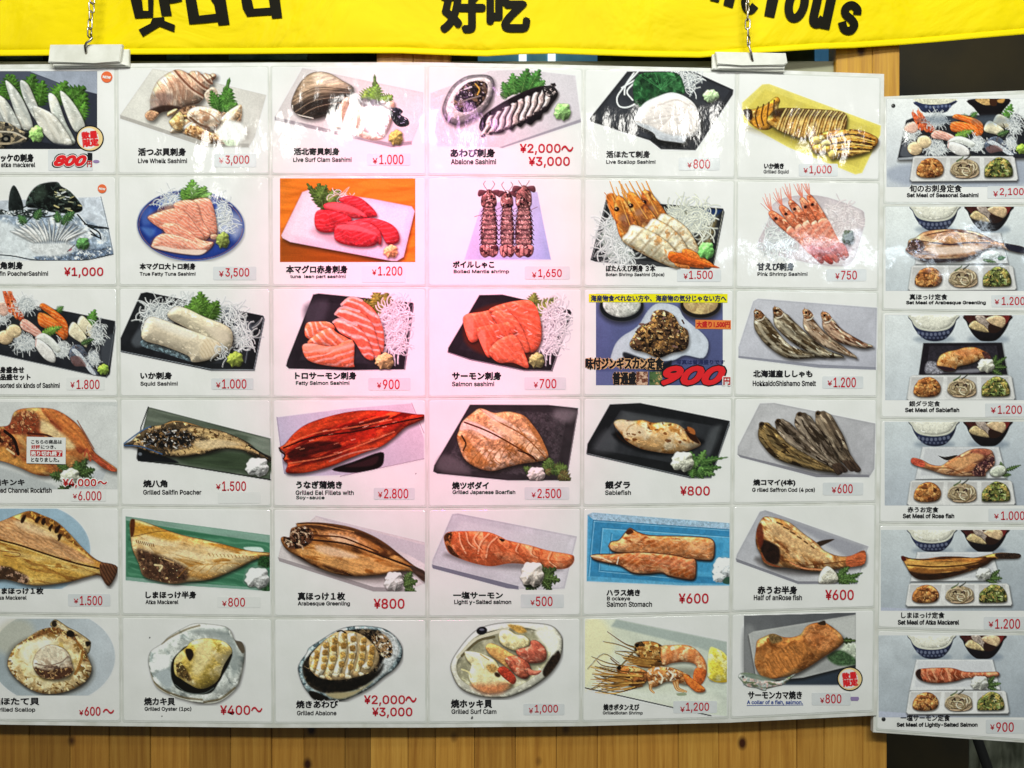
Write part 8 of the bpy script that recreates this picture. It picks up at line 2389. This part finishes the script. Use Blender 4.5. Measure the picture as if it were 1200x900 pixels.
    if key == 'r3c5':
        hs = sheet('headline_strip', [(65, 47), (592, 47), (592, 80), (65, 78)], tp, f - .0006, M['yellow'], card)
        lettering('headline_text', [('海産物食べれない方や、海産物の気分じゃない方へ', (72, 51, 588, 76), J)], tp, f - .0011, M['navy'], hs, .05)
        rl = sheet('large_size_label', [(470, 145), (605, 147), (605, 181), (470, 179)], tp, f - .0006, M['orange'], card)
        lettering('label_text', [('大盛り1,500円', (474, 150, 602, 176), J)], tp, f - .0011, M['deepred'], rl, .05)
        for nm_, mm, bo, dz in (('title_halo', 'peach', .16, 0), ('title', 'black', .045, .0004)):
            lettering(nm_, [('味付ジンギスカン定食', (52, 288, 348, 334), J), ('普通盛', (155, 343, 245, 392), J)], tp, f - .0007 - dz, M[mm], card, bo, 8)
        lettering('caption', [('写真は普通盛りです', (398, 297, 582, 315), J)], tp, tx, M['navy'], card, .04)
        lettering('price_figures', [('900', (335, 317, 589, 397), 'bf', .35)], tp, f - .0008, M['black'], card, .115, 10)
        lettering('price_figures', [('900', (340, 321, 584, 393), 'bf', .35)], tp, f - .0012, M['hot'], card, .075, 10)
        lettering('yen_mark', [('円', (573, 360, 606, 396), J)], tp, f - .0016, M['white'], card, .15, 8)
        lettering('yen_mark', [('円', (576, 363, 603, 393), J)], tp, f - .0020, M['deepred'], card, .07, 4)

# ---------------------------------------------------------------- chains, clips, tacks
M['plastic'] = mat('white_plastic', (.74, .74, .66), .35)
mottled(M['plastic'], (.66, .66, .58), (.78, .78, .71), 30, 4)
M['steel'] = mat('worn_steel', (.36, .32, .26), .28, 1.0)
mottled(M['steel'], (.10, .08, .06), (.62, .58, .50), 60, 3, .35, .65)


def clip(front, side, lip, label):
    """front: face outline; side: outline of the backing piece; lip: the lower fold, all in photo pixels"""
    e = bpy.data.objects.new('hanger_clip', None)
    COL.objects.link(e)
    fx = sum(p[0] for p in front) / len(front)
    e.location = P3(fx, 74)
    tag(e, label, 'clip')
    for nm, pl, y0, y1 in (('front_plate', front, -.016, -.008), ('backing_plate', side, -.0075, -.001), ('folded_lip', lip, -.0115, -.0078)):
        bm_ = slab([P3(x, y_, y0)[::2] for x, y_ in pl], y0, y1, .0012)
        under(link(nm, bm_mesh(nm, bm_), None, M['plastic']), e)
    return e


clip([(58.5, 52.2), (143, 51.7), (140, 72.3), (110, 73.8), (56.3, 72.8)], [(64, 58), (151, 57.5), (151, 77.5), (62, 79.2)], [(60, 72), (140, 71.5), (146, 75.5), (62, 77.3)],
     'white plastic clip on the board top at the left, below its chain')
clip([(838.5, 60.5), (921, 62), (923, 73.5), (919, 76.2), (870, 76.4), (841, 75)], [(834.5, 64), (845, 61.2), (919, 64), (919.5, 84), (834.5, 81)], [(841, 74.5), (870, 76), (921, 75.8), (919, 80.2), (841, 80.5)],
     'white plastic clip on the board top at the right, below its chain')


def link_mesh(i):
    """one chain link: a stretched ring, every second one turned edge-on"""
    bm_ = bmesh.new()
    L2, R = .0070, .0042
    pts_ = []
    for k in range(20):
        t = 2 * math.pi * k / 20
        x, z = R * math.cos(t), R * math.sin(t)
        z += L2 * .8 if z > 0 else -L2 * .8
        pts_.append((x * .97, x * .25, z) if i == 0 else (x * .34, x * .94, z))
    tube(bm_, pts_, .0015, 8, True)
    return bm_mesh('chain_link', bm_, True)


LINKS = [link_mesh(0), link_mesh(1)]
for m_ in LINKS:
    m_.materials.append(M['steel'])


def chain(pts, label, hook):
    e = bpy.data.objects.new('chain', None)
    COL.objects.link(e)
    e.location = P3(*pts[-1], -.019)
    tag(e, label, 'chain')
    p = [Vector(P3(x, y_, -.019)) for x, y_ in pts]
    seg = []
    for a_, b_ in zip(p, p[1:]):
        n_ = max(1, int((b_ - a_).length / .0005))
        seg += [a_ + (b_ - a_) * k / n_ for k in range(n_)]
    step = int(.0163 / .0005)
    for i, k in enumerate(range(0, len(seg), step)):
        o_ = bpy.data.objects.new('chain_link', LINKS[i % 2])
        COL.objects.link(o_)
        o_.parent = e
        o_.location = seg[k] - e.location
        o_.rotation_euler = (0, random.Random(i).uniform(-.14, .14), .5 * math.sin(i * 1.7))
    bm_ = bmesh.new()
    tube(bm_, [P3(x, y_, d) for x, y_, d in hook], .0022, 8)
    under(link('hook', bm_mesh('hook', bm_, True), None, M['steel']), e)


chain([(110, -70), (108, 0), (106, 25), (104.5, 46)], 'steel link chain hanging over the banner to the left clip', [(106, 40, -.019), (108, 45, -.021), (105, 48, -.022), (101.5, 50, -.022), (99.5, 54, -.021), (100.5, 60, -.019), (101, 63, -.015)])
chain([(876, -70), (876, 0), (876, 25), (877.5, 54)], 'steel link chain hanging over the banner to the right clip', [(877, 50, -.019), (878, 55, -.021), (880, 61, -.021), (881, 67, -.019), (882, 72, -.015)])

M['tack'] = mat('dark_screw', (.02, .02, .02), .35)


def tack(px, py, label, r=2.4):
    bm_ = bmesh.new()
    c = P3(px, py, SB)
    y1 = SB - .0012
    n_ = 14
    rows_ = [(1, 0), (1, .0008), (.75, .0016), (.3, .002)]
    rings_ = [[bm_.verts.new((c[0] + r * K * q_ * math.cos(2 * math.pi * k / n_), y1 - d_, c[2] + r * K * q_ * math.sin(2 * math.pi * k / n_))) for k in range(n_)] for q_, d_ in rows_]
    for A_, B_ in zip(rings_, rings_[1:]):
        for k in range(n_):
            bm_.faces.new((A_[k], A_[(k + 1) % n_], B_[(k + 1) % n_], B_[k]))
    bm_.faces.new(rings_[-1])
    bm_.faces.new(rings_[0][::-1])
    tag(link('screw', bm_mesh('screw', bm_, False), None, M['tack']), label, 'screw')


tack(1046.4, 124.3, 'small dark screw head in the top left corner of the set meal board')
tack(1035, 842.4, 'small dark screw head in the bottom left corner of the set meal board')
